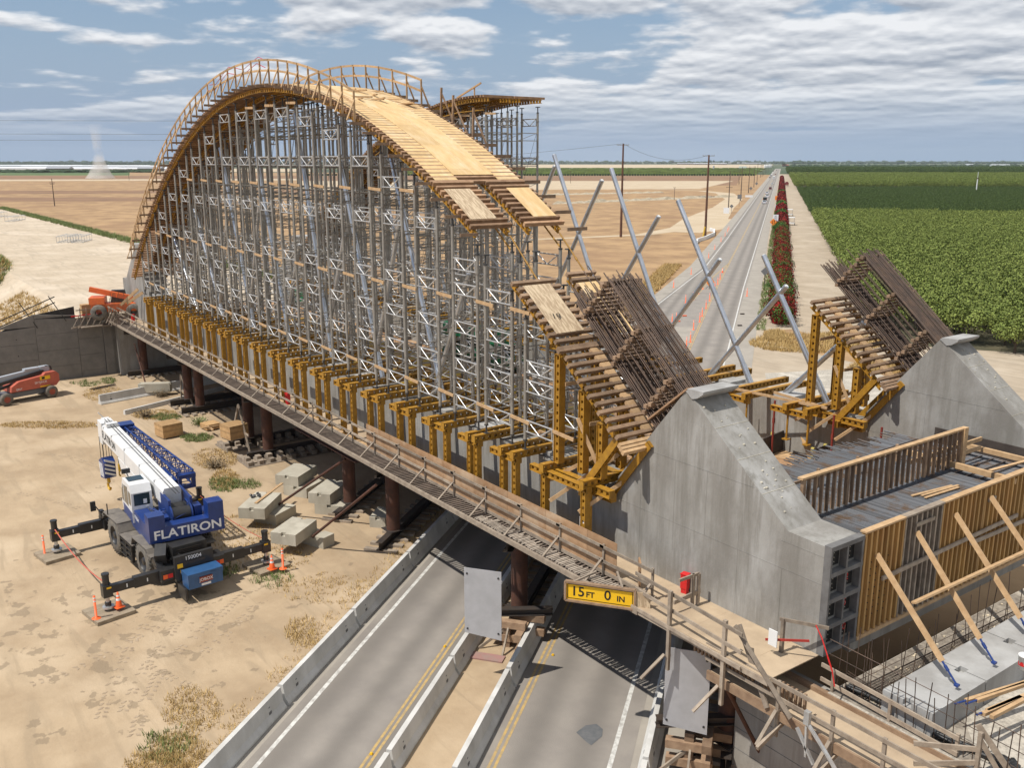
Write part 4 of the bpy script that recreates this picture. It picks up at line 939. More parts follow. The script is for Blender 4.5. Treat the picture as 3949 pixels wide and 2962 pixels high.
# ================================================================ LOWER WALKWAY AND WING WALL (bottom right)
LZ=4.45; LX=at(2735,2590,LZ).x; print('LX',LX,at(2735,2590,LZ).y)
W2=thing('lower_walkway','lower timber walkway with railing at the bottom right corner','walkway',(0,0,0))
b=MB(); b.b2((LX,19.75,LZ-.06),(-3,21.4,LZ)); b.build('deck_boards',DECK,W2)
b=MB(); b.b2((LX-.05,19.65,LZ-.26),(-3,19.73,LZ+.03)); b.b2((LX,21.35,LZ+.0),(-3,21.5,LZ+.14)); b.b2((LX,20.1,LZ-.28),(-3,20.2,LZ-.07)); b.build('edge_beam',WOOD,W2)
b=MB(); xs=[-14.35,-12.6,-11.1,-9.6]
for x in xs: b.b2((x-.05,19.58,LZ-.75),(x+.05,19.65,LZ+1.0)); b.beam((x,19.55,LZ+.1),(x-.05,18.85,LZ-.75),.05,.1,(1,0,0)); b.beam((x+.06,19.85,LZ-.35),(x+.06,18.75,LZ-.75),.09,.12)
b.build('rail_post',GRYW,W2)
b=MB()
for z in (.95,.5): b.beam((-17.,19.56,LZ+z),(-8,19.56,LZ+z),.045,.12)
for z in (1.05,.6): b.beam((-14.4,21.6,LZ+z-.25),(-10.2,21.5,LZ+z-.35),.045,.12)
for x in (-14,-12.2,-10.3): b.b2((x,21.52,LZ),(x+.08,21.6,LZ+.8))
b.build('hand_rail',GRYW,W2)
b=MB(); x=-17.8
while x<-13.7: b.b2((x,19.9,LZ+.25),(x+.07,19.98,LZ+.78)); x+=.15
b.build('hanging_lath',WOOD,W2)
G2=thing('gate_frame','grey timber gate posts and sloping rail at the lower right corner','timber rail',(0,0,0))
g0=at(3762,2990,4.6); b=MB(); b.beam(g0,g0+V((0,0,1.2)),.1,.1); b.build('post',GRYW,G2)
b=MB(); b.beam(g0+V((0,0,1.35))-Rt*.05+Fh*.1,at(3905,2995,4.75),.05,.15); b.beam(g0+V((0,0,1.0)),at(3860,2995,4.7),.05,.12); b.beam(at(3523,2868,5.15),g0+V((0,0,.72)),.05,.13); b.beam(at(3523,2946,4.8),g0+V((0,0,.35)),.05,.13); b.build('rail',GRYW,G2)
b=MB(); b.b2((-17.45,21.65,-.1),(6,22.0,LZ-.1)); w1=b.build('wing_wall',CONW); tag(w1,'large concrete wing wall with course lines at the bottom right','concrete wall')
b=MB(); 
for k in range(5): b.b2((-17.45,21.642,.8+k*.75),(6,21.65,.815+k*.75))
b.build('course_line',REC,w1)
b=MB(); c=atY(3130,2880,19.3)
for (p,q) in (((-.3,0,.7),(.5,0,.0)),((-.5,0,.3),(.1,0,-.5)),((.5,0,0),(.9,0,-.4)),((-.2,0,.5),(-.15,0,-.4))): b.beam(c+V(p),c+V(q),.09,.06)
b.box(c+V((-.2,0,.75)),(.16,.12,.4)); tag(b.build('lamp_bracket',SILV),'galvanized bracket with lamps hanging in front of the wing wall','bracket')
# ================================================================ PANELS AND CLEARANCE SIGN
def panel(px0,py0,px1,py1,s_t,label):
    p=rp(*s_t); t=thing('grey_panel',label,'panel',tuple(p)); return t
for (s0,s1,t_,z0,z1,lab) in ((-10.45,-9.0,30.35,2.0,4.75,'plain grey steel panel standing over the barriers left of the yellow clearance sign'),(-2.55,-1.15,26.9,1.7,4.55,'plain grey steel panel beside the right column under the walkway')):
    t=thing('grey_panel',lab,'panel',tuple(rp(s0,t_)))
    b=MB(); a=rp(s0,t_)-rp(s0,t_); c=rp(s1,t_)-rp(s0,t_); b.prism([V((a.x,a.y,z0+.1)),V((c.x,c.y,z0-.05)),V((c.x,c.y,z1-.02)),V((a.x,a.y,z1))],RD*.03); b.build('sheet',SGRY,t)
    b=MB()
    for k in ((.08,.1),(.92,.08),(.08,.92),(.92,.9)): q=c*k[0]; b.tube(V((q.x,q.y,z0+(z1-z0)*k[1]))-RD*.02,V((q.x,q.y,z0+(z1-z0)*k[1])),.04,8)
    b.build('bolt',BLK,t)
SG=thing('clearance_sign','yellow clearance sign reading 15 FT 0 IN hung below the walkway','sign',tuple(at(2180,2312,5.33)))
sx=(at(2412,2345,5.33)-at(2180,2312,5.33)).normalized(); print('sign len',(at(2412,2345,5.33)-at(2180,2312,5.33)).length); sn=sx.cross(UZ)   # faces the camera side
o=V((0,0,0)); Wd=2.32; Hh=.66
b=MB(); b.prism([o,o+sx*Wd,o+sx*Wd+UZ*Hh,o+UZ*Hh],-sn*.04); b.build('sign_board',YSGN,SG)
b=MB()
for (a,c) in ((o,o+sx*Wd),(o+UZ*Hh,o+sx*Wd+UZ*Hh)): b.beam(a,c,.14,.07)
for a in (o,o+sx*Wd): b.beam(a,a+UZ*Hh,.07,.14,sn)
b.build('timber_frame',WOOD,SG)
b=MB(); e=.07
for (a,c) in ((o+sx*.08+UZ*.08,o+sx*(Wd-.08)+UZ*.08),(o+sx*.08+UZ*(Hh-.08),o+sx*(Wd-.08)+UZ*(Hh-.08))): b.beam(a+sn*.003,c+sn*.003,.006,.02,UZ)
for a in (o+sx*.08,o+sx*(Wd-.08)): b.beam(a+sn*.003+UZ*.08,a+sn*.003+UZ*(Hh-.08),.02,.006,sn)
b.build('border',BLKT,SG)
for (s,x,sz,yy) in (('15',.42,.48,.33),('FT',.84,.27,.27),('0',1.42,.48,.33),('IN',1.86,.27,.27)): text('lettering',s,sz,frameM(o+sx*x+UZ*yy+sn*.004,sx,UZ),BLKT,SG,.002,1.0,.006)
b=MB(); b.prism([o+sx*(Wd+.04)+UZ*.02,o+sx*(Wd+.5)+UZ*.02,o+sx*(Wd+.5)+UZ*.62,o+sx*(Wd+.04)+UZ*.6],-sn*.03); b.build('plywood_patch',PLYW,SG)
b=MB(); b.beam(o+sx*.3+UZ*.68,o+sx*.9+UZ*.85-sn*.6,.06,.06); b.beam(o+sx*1.9+UZ*.68,o+sx*1.6+UZ*.95-sn*.6,.06,.06); b.build('hanger_strut',GRYW,SG)
# ================================================================ CONCRETE BARRIERS
def kprof(): return [(-.305,0),(-.305,.08),(-.17,.28),(-.09,.81),(.09,.81),(.17,.28),(.305,.08),(.305,0)]
def kbar(L_=6.05):
    me=MB(); me.prism([(x,0,z) for x,z in kprof()],(0,L_,0)); return me
def barrier(p,d,L_,label,first=[None,None],body=True):
    ang=math.atan2(-d.x,d.y)
    if first[0] is None or first[1]!=L_:
        t=thing('concrete_barrier',label,'concrete barrier',tuple(p),ang,'concrete barriers along the lanes'); kbar(L_).build('barrier_body',BARR,t)
        b=MB()
        for y in (.9,L_-.9):
            for sx_ in (-1,1): b.box((sx_*.16,y,.32),(.03,.16,.12)); b.box((sx_*.125,y,.52),(.02,.09,.07))
        b.build('lifting_slot',REC,t); first[0]=t; first[1]=L_; return t
    t=first[0]; c=t.copy(); COL.objects.link(c); c.location=p; c.rotation_euler=(0,0,ang); c['label']=label
    for ch in t.children: q=ch.copy(); COL.objects.link(q); q.parent=c
    return c
rows=((-16.45,20.8-6.2*2,9,'left edge barrier row'),(-11.1,24.5-6.2*2,5,'barrier row left of the median'),(-8.75,24.25-6.2*1,6,'barrier row right of the median'),(-3.0,20.2-6.2,4,'barrier row right of the right lane'))
for s_,t0,n_,lab in rows:
    for i in range(n_):
        barrier(rp(s_,t0+6.2*i,.036),RD,6.05,f'{ORD[i]} pale concrete barrier from the bottom edge, {lab}')
for (a,c,lab) in (((385,1560),(660,1508),'white concrete barrier lying alone beside the crane boom tip'),((480,1600),(700,1545),'low white barrier half buried behind the crane boom tip')):
    p=at(*a);q=at(*c);d=(q-p).normalized(); z=-.45 if 'buried' in lab else 0; barrier(V((p.x,p.y,z)),d,6.05,lab)
    barrier(V((p.x+d.x*6.2,p.y+d.y*6.2,z)),d,6.05,lab.replace('barrier','barrier segment continuing right,'))
for k,(px,py) in enumerate(((1432,2910),(2132,2528),(1715,2495))):
    b=MB(); p=at(px,py,.05); b.box((p.x,p.y,.06),(.1,.1,.04),.6); b.box((p.x,p.y,.09),(.07,.07,.03),.6); tag(b.build('road_stud',mat('stud_yellow'+str(k),(.75,.45,.02),.5)),('small yellow road stud on the left lane near the bottom','small yellow road stud on the right lane near the shadow','small yellow road stud on the left lane farther up')[k],'road stud')
# ================================================================ BLOCKS, CRATES
def block(p,q,lab,z=0,hgt=.76,wd=.76,L_=None,tex=CONB,wdir=1):
    p=V(p);q=V(q);d=(q-p);d.z=0; L_=L_ or d.length; ang=math.atan2(d.y,d.x)
    t=thing('concrete_block',lab,'concrete block',(p.x,p.y,z),ang,'big concrete blocks'); w_=wd*wdir; b=MB()
    y0,y1=min(0,w_),max(0,w_)
    # solid built in pieces so that lifting notches are open
    b.b2((0,y0,0),(L_,y1,hgt-.16)); n0=.16
    b.b2((n0,y0,hgt-.16),(L_-n0,y1,hgt)); m_=(y0+y1)/2
    for xa,xb in ((0,n0),(L_-n0,L_)): b.b2((xa,y0,hgt-.16),(xb,m_-.12,hgt)); b.b2((xa,m_+.12,hgt-.16),(xb,y1,hgt))
    b.build('block_body',tex,t); return t
def blk(px,py,lab,L_=1.83,z=0,rz=35,w_=.76,h_=.76):   # placed by its centre
    c=at(px,py,z); d=V((math.cos(math.radians(rz)),math.sin(math.radians(rz)),0)); nn=V((-d.y,d.x,0)); p=c-d*L_/2-nn*w_/2; return block(p,p+d,lab,z,h_,w_,L_)
def blk3(L,F,R,zt,lab,h_=.61,tex=CONB):    # L, F, R: corners of the top face in the enlarged photograph
    c=lambda q: at(694+q[0]*.9116,1465+q[1]*.9116,zt)
    L,F,R=c(L),c(F),c(R); d=R-F; l_=d.length; d.normalize(); n_=V((-d.y,d.x,0)); w_=(L-F).dot(n_); block(F,F+d,lab,zt-h_,h_,abs(w_),l_,tex,1 if w_>0 else -1)
blk3((300,562),(405,575),(490,530),.61,'lower concrete block under the one carrying the plank'); blk3((262,527),(357,547),(429,478),1.23,'upper pale concrete block with a plank lying on it')
blk3((440,445),(535,462),(612,420),.61,'lower concrete block of the stack beside the timber mats'); blk3((415,394),(499,412),(578,362),1.23,'upper concrete block of the stack beside the timber mats')
blk3((575,520),(690,537),(745,492),.61,'lower concrete block of the stack touching the dark column'); blk3((552,470),(634,487),(712,428),1.23,'upper concrete block with striped railing shadow beside the dark column')
blk3((500,650),(605,672),(652,650),.61,'lower concrete block holding the foot of the nearest raking pipe'); blk3((388,640),(488,658),(578,592),1.23,'upper concrete block nearest the crane outrigger pad')
blk3((808,572),(868,585),(905,540),.61,'lone grey concrete block in the shade between two dark columns'); blk(600,1510,'grey concrete block beside the leftmost column on timber blocks',L_=2.6,rz=60,z=.3)
b=MB(); b.beam(at(986,1941,1.27),at(1088,1864,1.27),.16,.05); tag(b.build('plank',TIMB),'tan plank lying across the upper concrete block','plank')
b=MB(); p=at(985,1915,1.25)
for i in range(8): b.ico(p+V((random.uniform(-.3,.3),random.uniform(-.3,.3),.05)),.09,jit=.3)
tag(b.build('chain_pile',JACK),'small heap of dark chain on the concrete block beside the plank','chain')
# right footing blocks
for k,(px,py,L_,lab) in enumerate(((3420,2628,3.0,'long concrete footing block nearest the corner below the form braces'),)):
    p=at(3587,2705,5.35); q=at(3420,2628,5.35); d=(q-p).normalized(); d=V((0,1,0)); w_=1.45
for k in range(4):
    y0=21.7+k*2.75; block((-11.05,y0,0),(-11.05,y0+1,0),f'{ORD[k]} long concrete block from the camera in the row below the timber braces',4.6,.75,1.45,2.7,CONL,1)
CRT=mat('crate_wood',(.50,.32,.15),.75,col2=(.38,.225,.10),scale=3,isl=.2)
def crate(px,py,dims,label,rz=.15,z=0):
    p=at(px,py,z); t=thing('timber_crate',label,'crate',tuple(p),rz); l_,w_,h_=dims; b=MB(); n_=max(3,int(h_/.11))
    for i in range(n_): b.b2((-l_/2+random.uniform(0,.02),-w_/2+random.uniform(0,.02),.1+i*(h_-.1)/n_),(l_/2,w_/2,.1+(i+.93)*(h_-.1)/n_))
    b.build('stacked_boards',CRT,t); b=MB(); b.b2((-l_/2,-w_/2+.1,0),(l_/2,-w_/2+.2,.1)); b.b2((-l_/2,w_/2-.2,0),(l_/2,w_/2-.1,.1)); b.build('skid',GRYW,t); return t
crate(653,1682,(1.4,1.5,1.05),'large bundle of stacked boards on the sand near the crane boom')
crate(812,1655,(1.1,1.1,.5),'small strapped bundle of boards between the two larger crates')
crate(908,1690,(1.3,1.4,1.05),'lower board bundle beside the A-frame and dark columns'); crate(905,1690,(1.3,1.4,1.05),'upper board bundle stacked beside the A-frame and dark columns',.2,1.06)
b=MB(); p=at(812,1655,.5); b.b2((p.x-.6,p.y-.05,.5),(p.x+.6,p.y+.05,.62)); b.b2((p.x-.05,p.y-.6,.62),(p.x+.05,p.y+.6,.7)); tag(b.build('batten',TIMB),'two crossed battens on the small strapped board bundle','battens')
# buckets, lumber on the footing, braces, starter bars
for k,(a,c) in enumerate((((3340,2060,8.9),(3515,2520,5.5)),)): pass
BR=[((-14.4,23.9,8.1),(-11.3,23.3,5.5)),((-14.4,26.0,8.3),(-11.3,25.3,5.5)),((-14.4,28.2,8.4),(-11.2,27.5,5.5)),((-14.4,30.4,8.5),(-11.1,29.8,5.5))]
for k,(a,c) in enumerate(BR):
    t=thing('form_brace',f'{ORD[k]} slanting timber brace from the camera propping the plywood end form','brace',a,0,'timber braces on the end form'); a=V(a);c=V(c)-a; b=MB(); b.beam((0,0,0),c*.83,.06,.16,(1,0,0)); b.build('timber',TIMB,t)
    b=MB(); b.tube(c*.80,c,.03,6); b.tube(c*.86,c*.9,.05,6); b.box(c,(.12,.12,.06)); b.build('turnbuckle',BLUE,t)
b=MB(); b.beam((-13.0,23.7,7.15),(-12.7,32.5,7.3),.06,.16,(1,0,.3)); tag(b.build('long_wale',TIMB),'long timber rail crossing over the slanting braces','timber rail')
for k,(x,y,l_,rz,z) in enumerate(((-10.5,24.1,2.6,1.35,5.4),(-10.35,24.5,2.9,1.38,5.4),(-10.0,24.2,2.8,1.42,5.4),(-10.1,23.4,1.6,1.45,5.4),(-9.95,23.4,1.5,1.5,5.4))):
    t=thing('loose_timber',f'{ORD[k]} loose timber from the left among those lying on the footing blocks','timber',(x,y,z),rz,'loose timbers on the footing'); b=MB(); b.box((0,0,.05),(l_,.11,.1)); b.build('board',TIMB,t)
    if k<3: b=MB(); b.tube((-l_/2-.4,0,.06),(-l_/2,0,.06),.03,6); b.build('turnbuckle',BLUE,t)
t=thing('bucket','white plastic bucket on the footing blocks beside the loose timbers','bucket',(-10.75,25.9,5.36)); b=MB(); b.lathe([(0,0),(.14,0),(.17,.4),(.18,.4),(.18,.43),(.155,.43),(.13,.02)],n=18); b.build('bucket_body',WHTM,t)
b=MB(); b.lathe([(.160,.12),(.168,.25)],n=8); b.build('red_print',REDP,t)
t=thing('starter_bars','thin rusty vertical starter bars in front of the plywood end form','rebar',(0,0,0))
b=MB()
for i in range(26):
    x=-13.3+random.uniform(-.15,.15)+i*.02; y=21.9+i*.42; h_=random.uniform(1.1,2.0); b.tube((x,y,4.6),(x+random.uniform(-.15,.15),y+random.uniform(-.1,.1),4.6+h_),.013,4,cap=False)
for i in range(22):
    x=-13.9+i*.27; y=21.65+random.uniform(-.06,.06); h_=random.uniform(1.2,1.9)+(.5 if i<3 else 0); b.tube((x,y,4.5),(x+random.uniform(-.12,.12),y,4.5+h_),.014,4,cap=False)
for z in (.5,.95,1.4): b.tube((-14.2,21.6,4.6+z+.15),(-8.2,21.7,4.6+z-.1),.013,4,cap=False)
for z in (.35,.6): b.tube((-13.3,21.8,4.6+z),(-12.9,33,4.6+z),.013,4,cap=False)
b.build('vertical_bars',REB,t)
b=MB()
for i in range(7): b.tube((-13.6+i*.09,21.8,4.64),(-13.2+i*.1,34,4.64+.02*i),.014,4,cap=False)
for i in range(5): b.tube((-14.3,22.4+i*.1,4.66),(-12,21.9+i*.1,4.68),.014,4,cap=False)
b.build('floor_bars',REB,t)
b=MB(); pts=[V((-13.8+i*.55,21.95+.12*math.sin(i),4.7)) for i in range(11)]; b.path(pts,.07,7); b.path([p+V((0,.16,-.02)) for p in pts],.06,7)
for i in range(14): b.ico((-8.9+random.uniform(-.5,.4),22.1+random.uniform(-.3,.3),4.72),random.uniform(.1,.2),(1,1,.6),.4)
tag(b.build('black_sheeting_roll',HDPE),'long roll of torn black plastic on the gravel behind the lower railing','plastic roll')
b=MB()
for i in range(160): b.ico((-13.9+random.random()*1.6,21.8+random.random()*13,4.62),random.uniform(.02,.06),(1,1,.6),.4)
tag(b.build('rubble_bits',mat('pale_debris',(.50,.42,.30),.9,isl=.5)),'small pale rubble and scraps scattered below the end form','rubble',kind='stuff')
b=MB(); pts=[V((-14.5,21.3,6.55)),V((-14.2,21.2,6.3)),V((-13.9,21.1,5.9)),V((-13.75,21.15,5.5)),V((-13.6,21.1,5.1))]
for a,c in zip(pts,pts[1:]): b.beam(a,c,.01,.045)
tag(b.build('warning_tape',REDP),'torn red warning tape hanging from the rebar at the pedestal corner','tape')
# concrete abutment wall and panel wall at the left end
b=MB(); b.b2((-92.,20.3,-.1),(-89.9,40,4.6)); o=tag(b.build('abutment_wall',CONW),'pale concrete abutment wall under the left end of the bridge','concrete wall')
MW=thing('panel_wall','stepped grey precast panel wall rising to a point left of the bridge','retaining wall',(-91.3,0,0))
PN=mat('panel_concrete',(.215,.20,.18),.9,col2=(.165,.155,.14),scale=1.2,isl=.12,bump=.3,bscale=10,world=False)
PT=[(-2.0,-.8),(1.5,1.2),(4.8,2.2),(6.5,2.9),(8.,3.6),(9.8,4.6),(11.6,5.4),(13.4,6.15),(17.0,6.65)]
def topz(y):
    for (a,za),(c,zc) in zip(PT,PT[1:]):
        if a<=y<=c: return za+(zc-za)*(y-a)/(c-a)
    return 5.55 if y>17 else -1
ys=[-1.6,1.4,4.4,7.4,10.4,13.6,17.05,19.2]
for i,(a,c) in enumerate(zip(ys,ys[1:])):
    z=-.2 if i%2 else -.9
    while z<7:
        z1=z+1.5; zt=min(topz(a+.01),topz(c-.01)) if i<6 else 5.5
        if z<max(topz(a+.01),topz(c-.01)) and z1>0:
            b=MB(); za=min(z1-.02,topz(a+.02) if i<6 else 5.5); zc=min(z1-.02,topz(c-.02) if i<6 else 5.5)
            if max(za,zc)>z+.1: b.prism([(0,a+.012,max(z,-.1)),(0,c-.012,max(z,-.1)),(0,c-.012,max(zc,z+.02)),(0,a+.012,max(za,z+.02))],(.16,0,0)); b.build('panel',PN,MW)
        z=z1
b=MB(); b.b2((.17,19.22,-.1),(.3,20.0,5.2)); b.b2((.05,20.0,-.1),(.15,20.6,5.0)); b.build('end_pier',PN,MW)
b=MB()
for z in (1.1,2.6,4.1):
    for y in (5.8,8.9,12,): 
        if z<topz(y)-.5: b.tube((.155,y,z),(.17,y,z),.05,8)
b.build('drain_hole',BLKT,MW)
b=MB(); b.prism([(-.05,-2,-.2),(-.05,17.,-.2),(-.05,17.,6.6),(-.05,13.4,6.1),(-.05,8,3.55),(-.05,1.5,1.15),(-.05,-2,-.5)],(.04,0,0)); b.b2((-.05,17,0),(-.01,20,5.5)); b.build('joint_backing',BLK,MW)
t=thing('edge_railing','dark steel railing slanting along the top of the panel wall','railing',(-91.3,0,0)); b=MB()
for y in (3.4,7.4,9.6,13.2,15.6): z=topz(y); b.beam((.2,y+.6,z-1.1),(-.1,y-.6,z+1.25),.07,.07)
for o_ in (1.25,.75): b.beam((-.1,1,topz(2)+o_-.6),(-.05,15.5,topz(16)+o_-.15),.06,.08)
b.build('posts',BLK,t)
t=thing('scaffold_platform','tangle of timber railings at the left end of the walkway','timber railing',(-91,0,0)); b=MB()
for i in range(7):
    y=17.3+i*.55; b.b2((.3,y,4.6),(.38,y+.07,6.5)); b.beam((.35,y,5.9),(.7,y-.7,4.9),.05,.09,(1,0,0)); b.beam((.35,y+.1,4.9),(.9,y-.9,4.8),.08,.1)
for z in (5.6,6.3): b.beam((.3,17,z),(.3,21,z),.05,.1)
for i in range(5): x=1.2+i*.9; b.b2((x,19.4,ZD),(x+.08,19.48,ZD+1.3)); b.beam((x,19.4,ZD+.8),(x,18.9,ZD-.1),.05,.09,(1,0,0))
b.beam((.3,19.44,ZD+1.2),(5,19.44,ZD+1.2),.05,.1); b.b2((.2,17.2,4.75),(1.2,21,4.85)); b.build('rails',GRYW,t)
b=MB(); b.beam((-90.9,16.6,5.75),(-90.9,20.3,5.9),.1,.1); b.beam((-92,8,4.6),(-92,12,5.2),.1,.08); tag(b.build('red_pipe',REDP),'red pipe lying on the crest behind the panel wall','pipe')
for k,(x,y,z) in enumerate(((-92.5,18.6,6.0),)): b=MB(); b.box((x,y,z+.1),(.8,1.6,.9)); tag(b.build('ply_box',CRT),'small plywood box behind the top of the panel wall','box')
b=MB(); p0=at(500,1200,5.5); b.beam((-86.2,20.4,7.2),(-85.2,21.6,8.2),.1,.25); b.beam((-87.6,20.2,6.9),(-86.0,21.4,8.4),.1,.25); tag(b.build('leaning_boards',TIMB),'two boards leaning up at the left foot of the arch','boards')
# ================================================================ CRANE
CR=thing('mobile_crane','blue and white rough terrain crane with lowered telescopic boom and outriggers out on the sand','crane',(-45.05,11.12,.12),math.atan2(-.073,-.997))
def part(b,name,m,par=None): return b.build(name,m,par or CR)
b=MB(); b.b2((-4.3,-.55,.75),(4.4,.55,1.45)); b.b2((-4.35,-1.5,.8),(-3.5,1.5,1.35)); b.b2((3.7,-1.5,.8),(4.6,1.5,1.35)); b.b2((-4.5,-.9,.7),(-4.3,.9,1.9)); b.b2((-3.9,-.85,1.3),(-2.6,.75,2.15)); b.b2((-2.9,-1.45,1.2),(-1.2,-.6,1.9)); part(b,'chassis',BLK)
b=MB(); 
for k in range(7): b.b2((-3.93,-.6,1.45+k*.085),(-3.90,.6,1.48+k*.085))
b.b2((-4.53,-.5,1.45),(-4.505,.5,1.6)); part(b,'engine_grille',DKST)
b=MB()
for sy in (1,-1):
    for x0,x1,z in ((-2.75,-.75,1.92),(-.75,1.35,1.45),(1.35,3.5,1.92),(3.5,4.2,1.7),(-3.3,-2.75,1.7)): b.b2((x0,sy*.75,z-.05),(x1,sy*1.55,z))
    for xa,za,xc,zc in ((-.8,1.9,-.55,1.46),(1.15,1.46,1.4,1.9),(-2.75,1.9,-3.05,1.5),(3.5,1.9,3.9,1.4)): b.beam((xa,sy*1.15,za),(xc,sy*1.15,zc),.8,.05)
part(b,'fender_deck',DIRTY)
b=MB()
for sy in (1,-1):
    for k in range(4): b.b2((-.45,sy*1.42,.5+k*.26),(1.1,sy*1.56,.54+k*.26))
    for x in (-.5,.3,1.12): b.b2((x,sy*1.40,.45),(x+.06,sy*1.54,1.42))
part(b,'side_steps',BLK)
for x in (-1.7,2.45):
    for sy in (1,-1):
        w=MB(); c=(x,sy*1.12,.92); w.lathe([(.5,-.33),(.84,-.33),(.92,-.2),(.92,.2),(.84,.33),(.5,.33)],c,28,'y')
        for k in range(26):
            a=6.2832*k/26
            for q in (-1,1): w.beam((x+.93*math.cos(a),c[1],.92+.93*math.sin(a)),(x+.91*math.cos(a+.1),c[1]+q*.32,.92+.91*math.sin(a+.1)),.09,.05,(math.cos(a),0,math.sin(a)))
        wo=part(w,'wheel',TYRE)
        r=MB(); r.lathe([(0,sy*.30),(.18,sy*.30),(.2,sy*.12),(.42,sy*.14),(.52,sy*.31)],c,20,'y'); r.build('rim',BLK,wo)
for x in (-3.9,4.22):
    for sy in (1,-1):
        b=MB(); b.b2((x-.16,sy*1.0,.78),(x+.16,sy*2.6,1.28)); b.b2((x-.14,sy*2.6,.84),(x+.14,sy*3.75,1.2)); b.b2((x-.2,sy*3.55,.72),(x+.2,sy*3.95,1.28)); o=part(b,'outrigger_beam',BLK)
        b=MB(); b.tube((x,sy*3.75,1.28),(x,sy*3.75,1.75),.15,12); b.tube((x,sy*3.75,1.72),(x,sy*3.75,1.8),.17,12); b.tube((x,sy*3.75,.3),(x,sy*3.75,.45),.14,10); b.build('jack_tube',BLK,o)
        b=MB(); b.tube((x,sy*3.75,.2),(x,sy*3.75,.8),.085,10); b.tube((x,sy*3.75,.18),(x,sy*3.75,.26),.25,16); b.build('jack_leg',SILV,o)
        b=MB()
        for k in (1.4,2.0,2.9): b.b2((x+(-.165 if x<0 else -.165),sy*k,.95),(x-.162,sy*k+.05*sy,1.12))
        b.build('white_tick',WHTM,o)
        b=MB(); b.b2((x-.205,sy*3.6,1.12),(x-.201,sy*3.8,1.2)); b.build('yellow_decal',YSGN,o)
for sy in (1,-1):
    b=MB(); b.b2((-4.375,sy*.98,.95),(-4.36,sy*1.2,1.15)); part(b,'tail_light',REDP); b=MB(); b.b2((-4.375,sy*1.22,.95),(-4.36,sy*1.42,1.15)); part(b,'turn_light',ORG)
b=MB(); b.b2((-4.52,.55,1.35),(-4.505,.8,1.55)); b.b2((-4.52,.55,1.1),(-4.505,.68,1.25)); part(b,'yellow_decal',YSGN)
text('lettering','150004',.26,frameM((-4.52,.05,1.74),(0,-1,0),(0,0,1)),WHTT,CR,.002)
b=MB()   # exhaust, hoses and guard at the tail left
b.beam((-3.2,1.0,1.3),(-3.6,1.2,2.1),.5,.7); b.beam((-4.1,1.3,.9),(-3.3,1.35,1.6),.3,.3); b.tube((-3.6,.75,1.5),(-3.9,.4,1.8),.12,8)
for k in range(3): b.tube((-2.9,-1.1-.12*k,1.5),(-2.9,-1.1-.12*k,2.4),.025,5)
b.tube((-2.9,-1.1,2.4),(-2.9,-1.35,2.4),.025,5); b.tube((2.9,1.5,1.9),(2.9,1.5,2.5),.03,6); part(b,'tail_fittings',BLK)
b=MB(); b.tube((3.6,1.35,1.3),(4.1,1.8,2.2),.03,6); b.box((4.1,1.85,2.1),(.1,.25,.5)); b.box((4.0,1.5,1.6),(.3,.2,.5)); part(b,'front_mirror',BLK)
M2=Mx.Translation((-.1,-.62,0))@Mx.Rotation(math.radians(-6.0),4,'Z')
def SB(): return MB(M2)
b=SB(); b.b2((-2.5,-1.2,1.95),(1.2,1.0,2.4)); b.b2((-2.4,1.0,1.75),(.9,1.62,2.75)); b.prism([(.9,1.0,1.75),(2.2,1.0,2.1),(2.2,1.0,2.55),(.9,1.0,2.75)],(0,.62,0)); b.b2((-2.4,-1.6,2.0),(-.5,-.95,2.6)); b.b2((-1.9,-.62,2.4),(.2,-.5,3.7)); b.b2((-1.9,.38,2.4),(.2,.5,3.7)); part(b,'upper_body',BLUE)
b=SB(); b.b2((-3.1,1.0,2.2),(-2.35,1.72,3.5)); b.b2((-3.1,-1.72,2.2),(-2.35,-1.0,3.65)); b.b2((-3.12,-1.0,2.2),(-2.5,1.0,2.92)); part(b,'counterweight',BLUE)
text('lettering','FLATIRON',.60,M2@frameM((-3.125,-.02,2.55),(0,-1,0),(0,0,1)),WHTT,CR,.003,1.12,.012)
text('lettering','FLATIRON',.26,M2@frameM((.1,1.625,2.45),(-1,0,0),(0,0,1)),WHTT,CR,.002)
b=SB()
for x in (-2.0,-1.3): b.tube((x,-.42,3.0),(x,.42,3.0),.34,18)
part(b,'winch_drum',BLK)
b=SB()
for x in (-2.0,-1.3):
    for y in (-.46,.46): b.tube((x,y-.03,3.0),(x,y+.03,3.0),.44,18)
b.b2((-2.2,-.95,2.7),(-1.6,-.6,3.3)); b.b2((-2.3,.6,2.6),(-1.2,.95,3.05)); 
for k in range(22): 
    p=V((random.uniform(-2.3,-.7),random.uniform(.45,1.0),random.uniform(2.8,3.15))); b.tube(p,p+V((random.uniform(-.5,.5),random.uniform(-.3,.3),random.uniform(-.1,.2))),.03,5)
for k in range(6): b.tube((-2.4+.3*k,.95,2.75),(-2.3+.3*k,-.2,3.1),.025,5)
part(b,'winch_gear',BLUE)
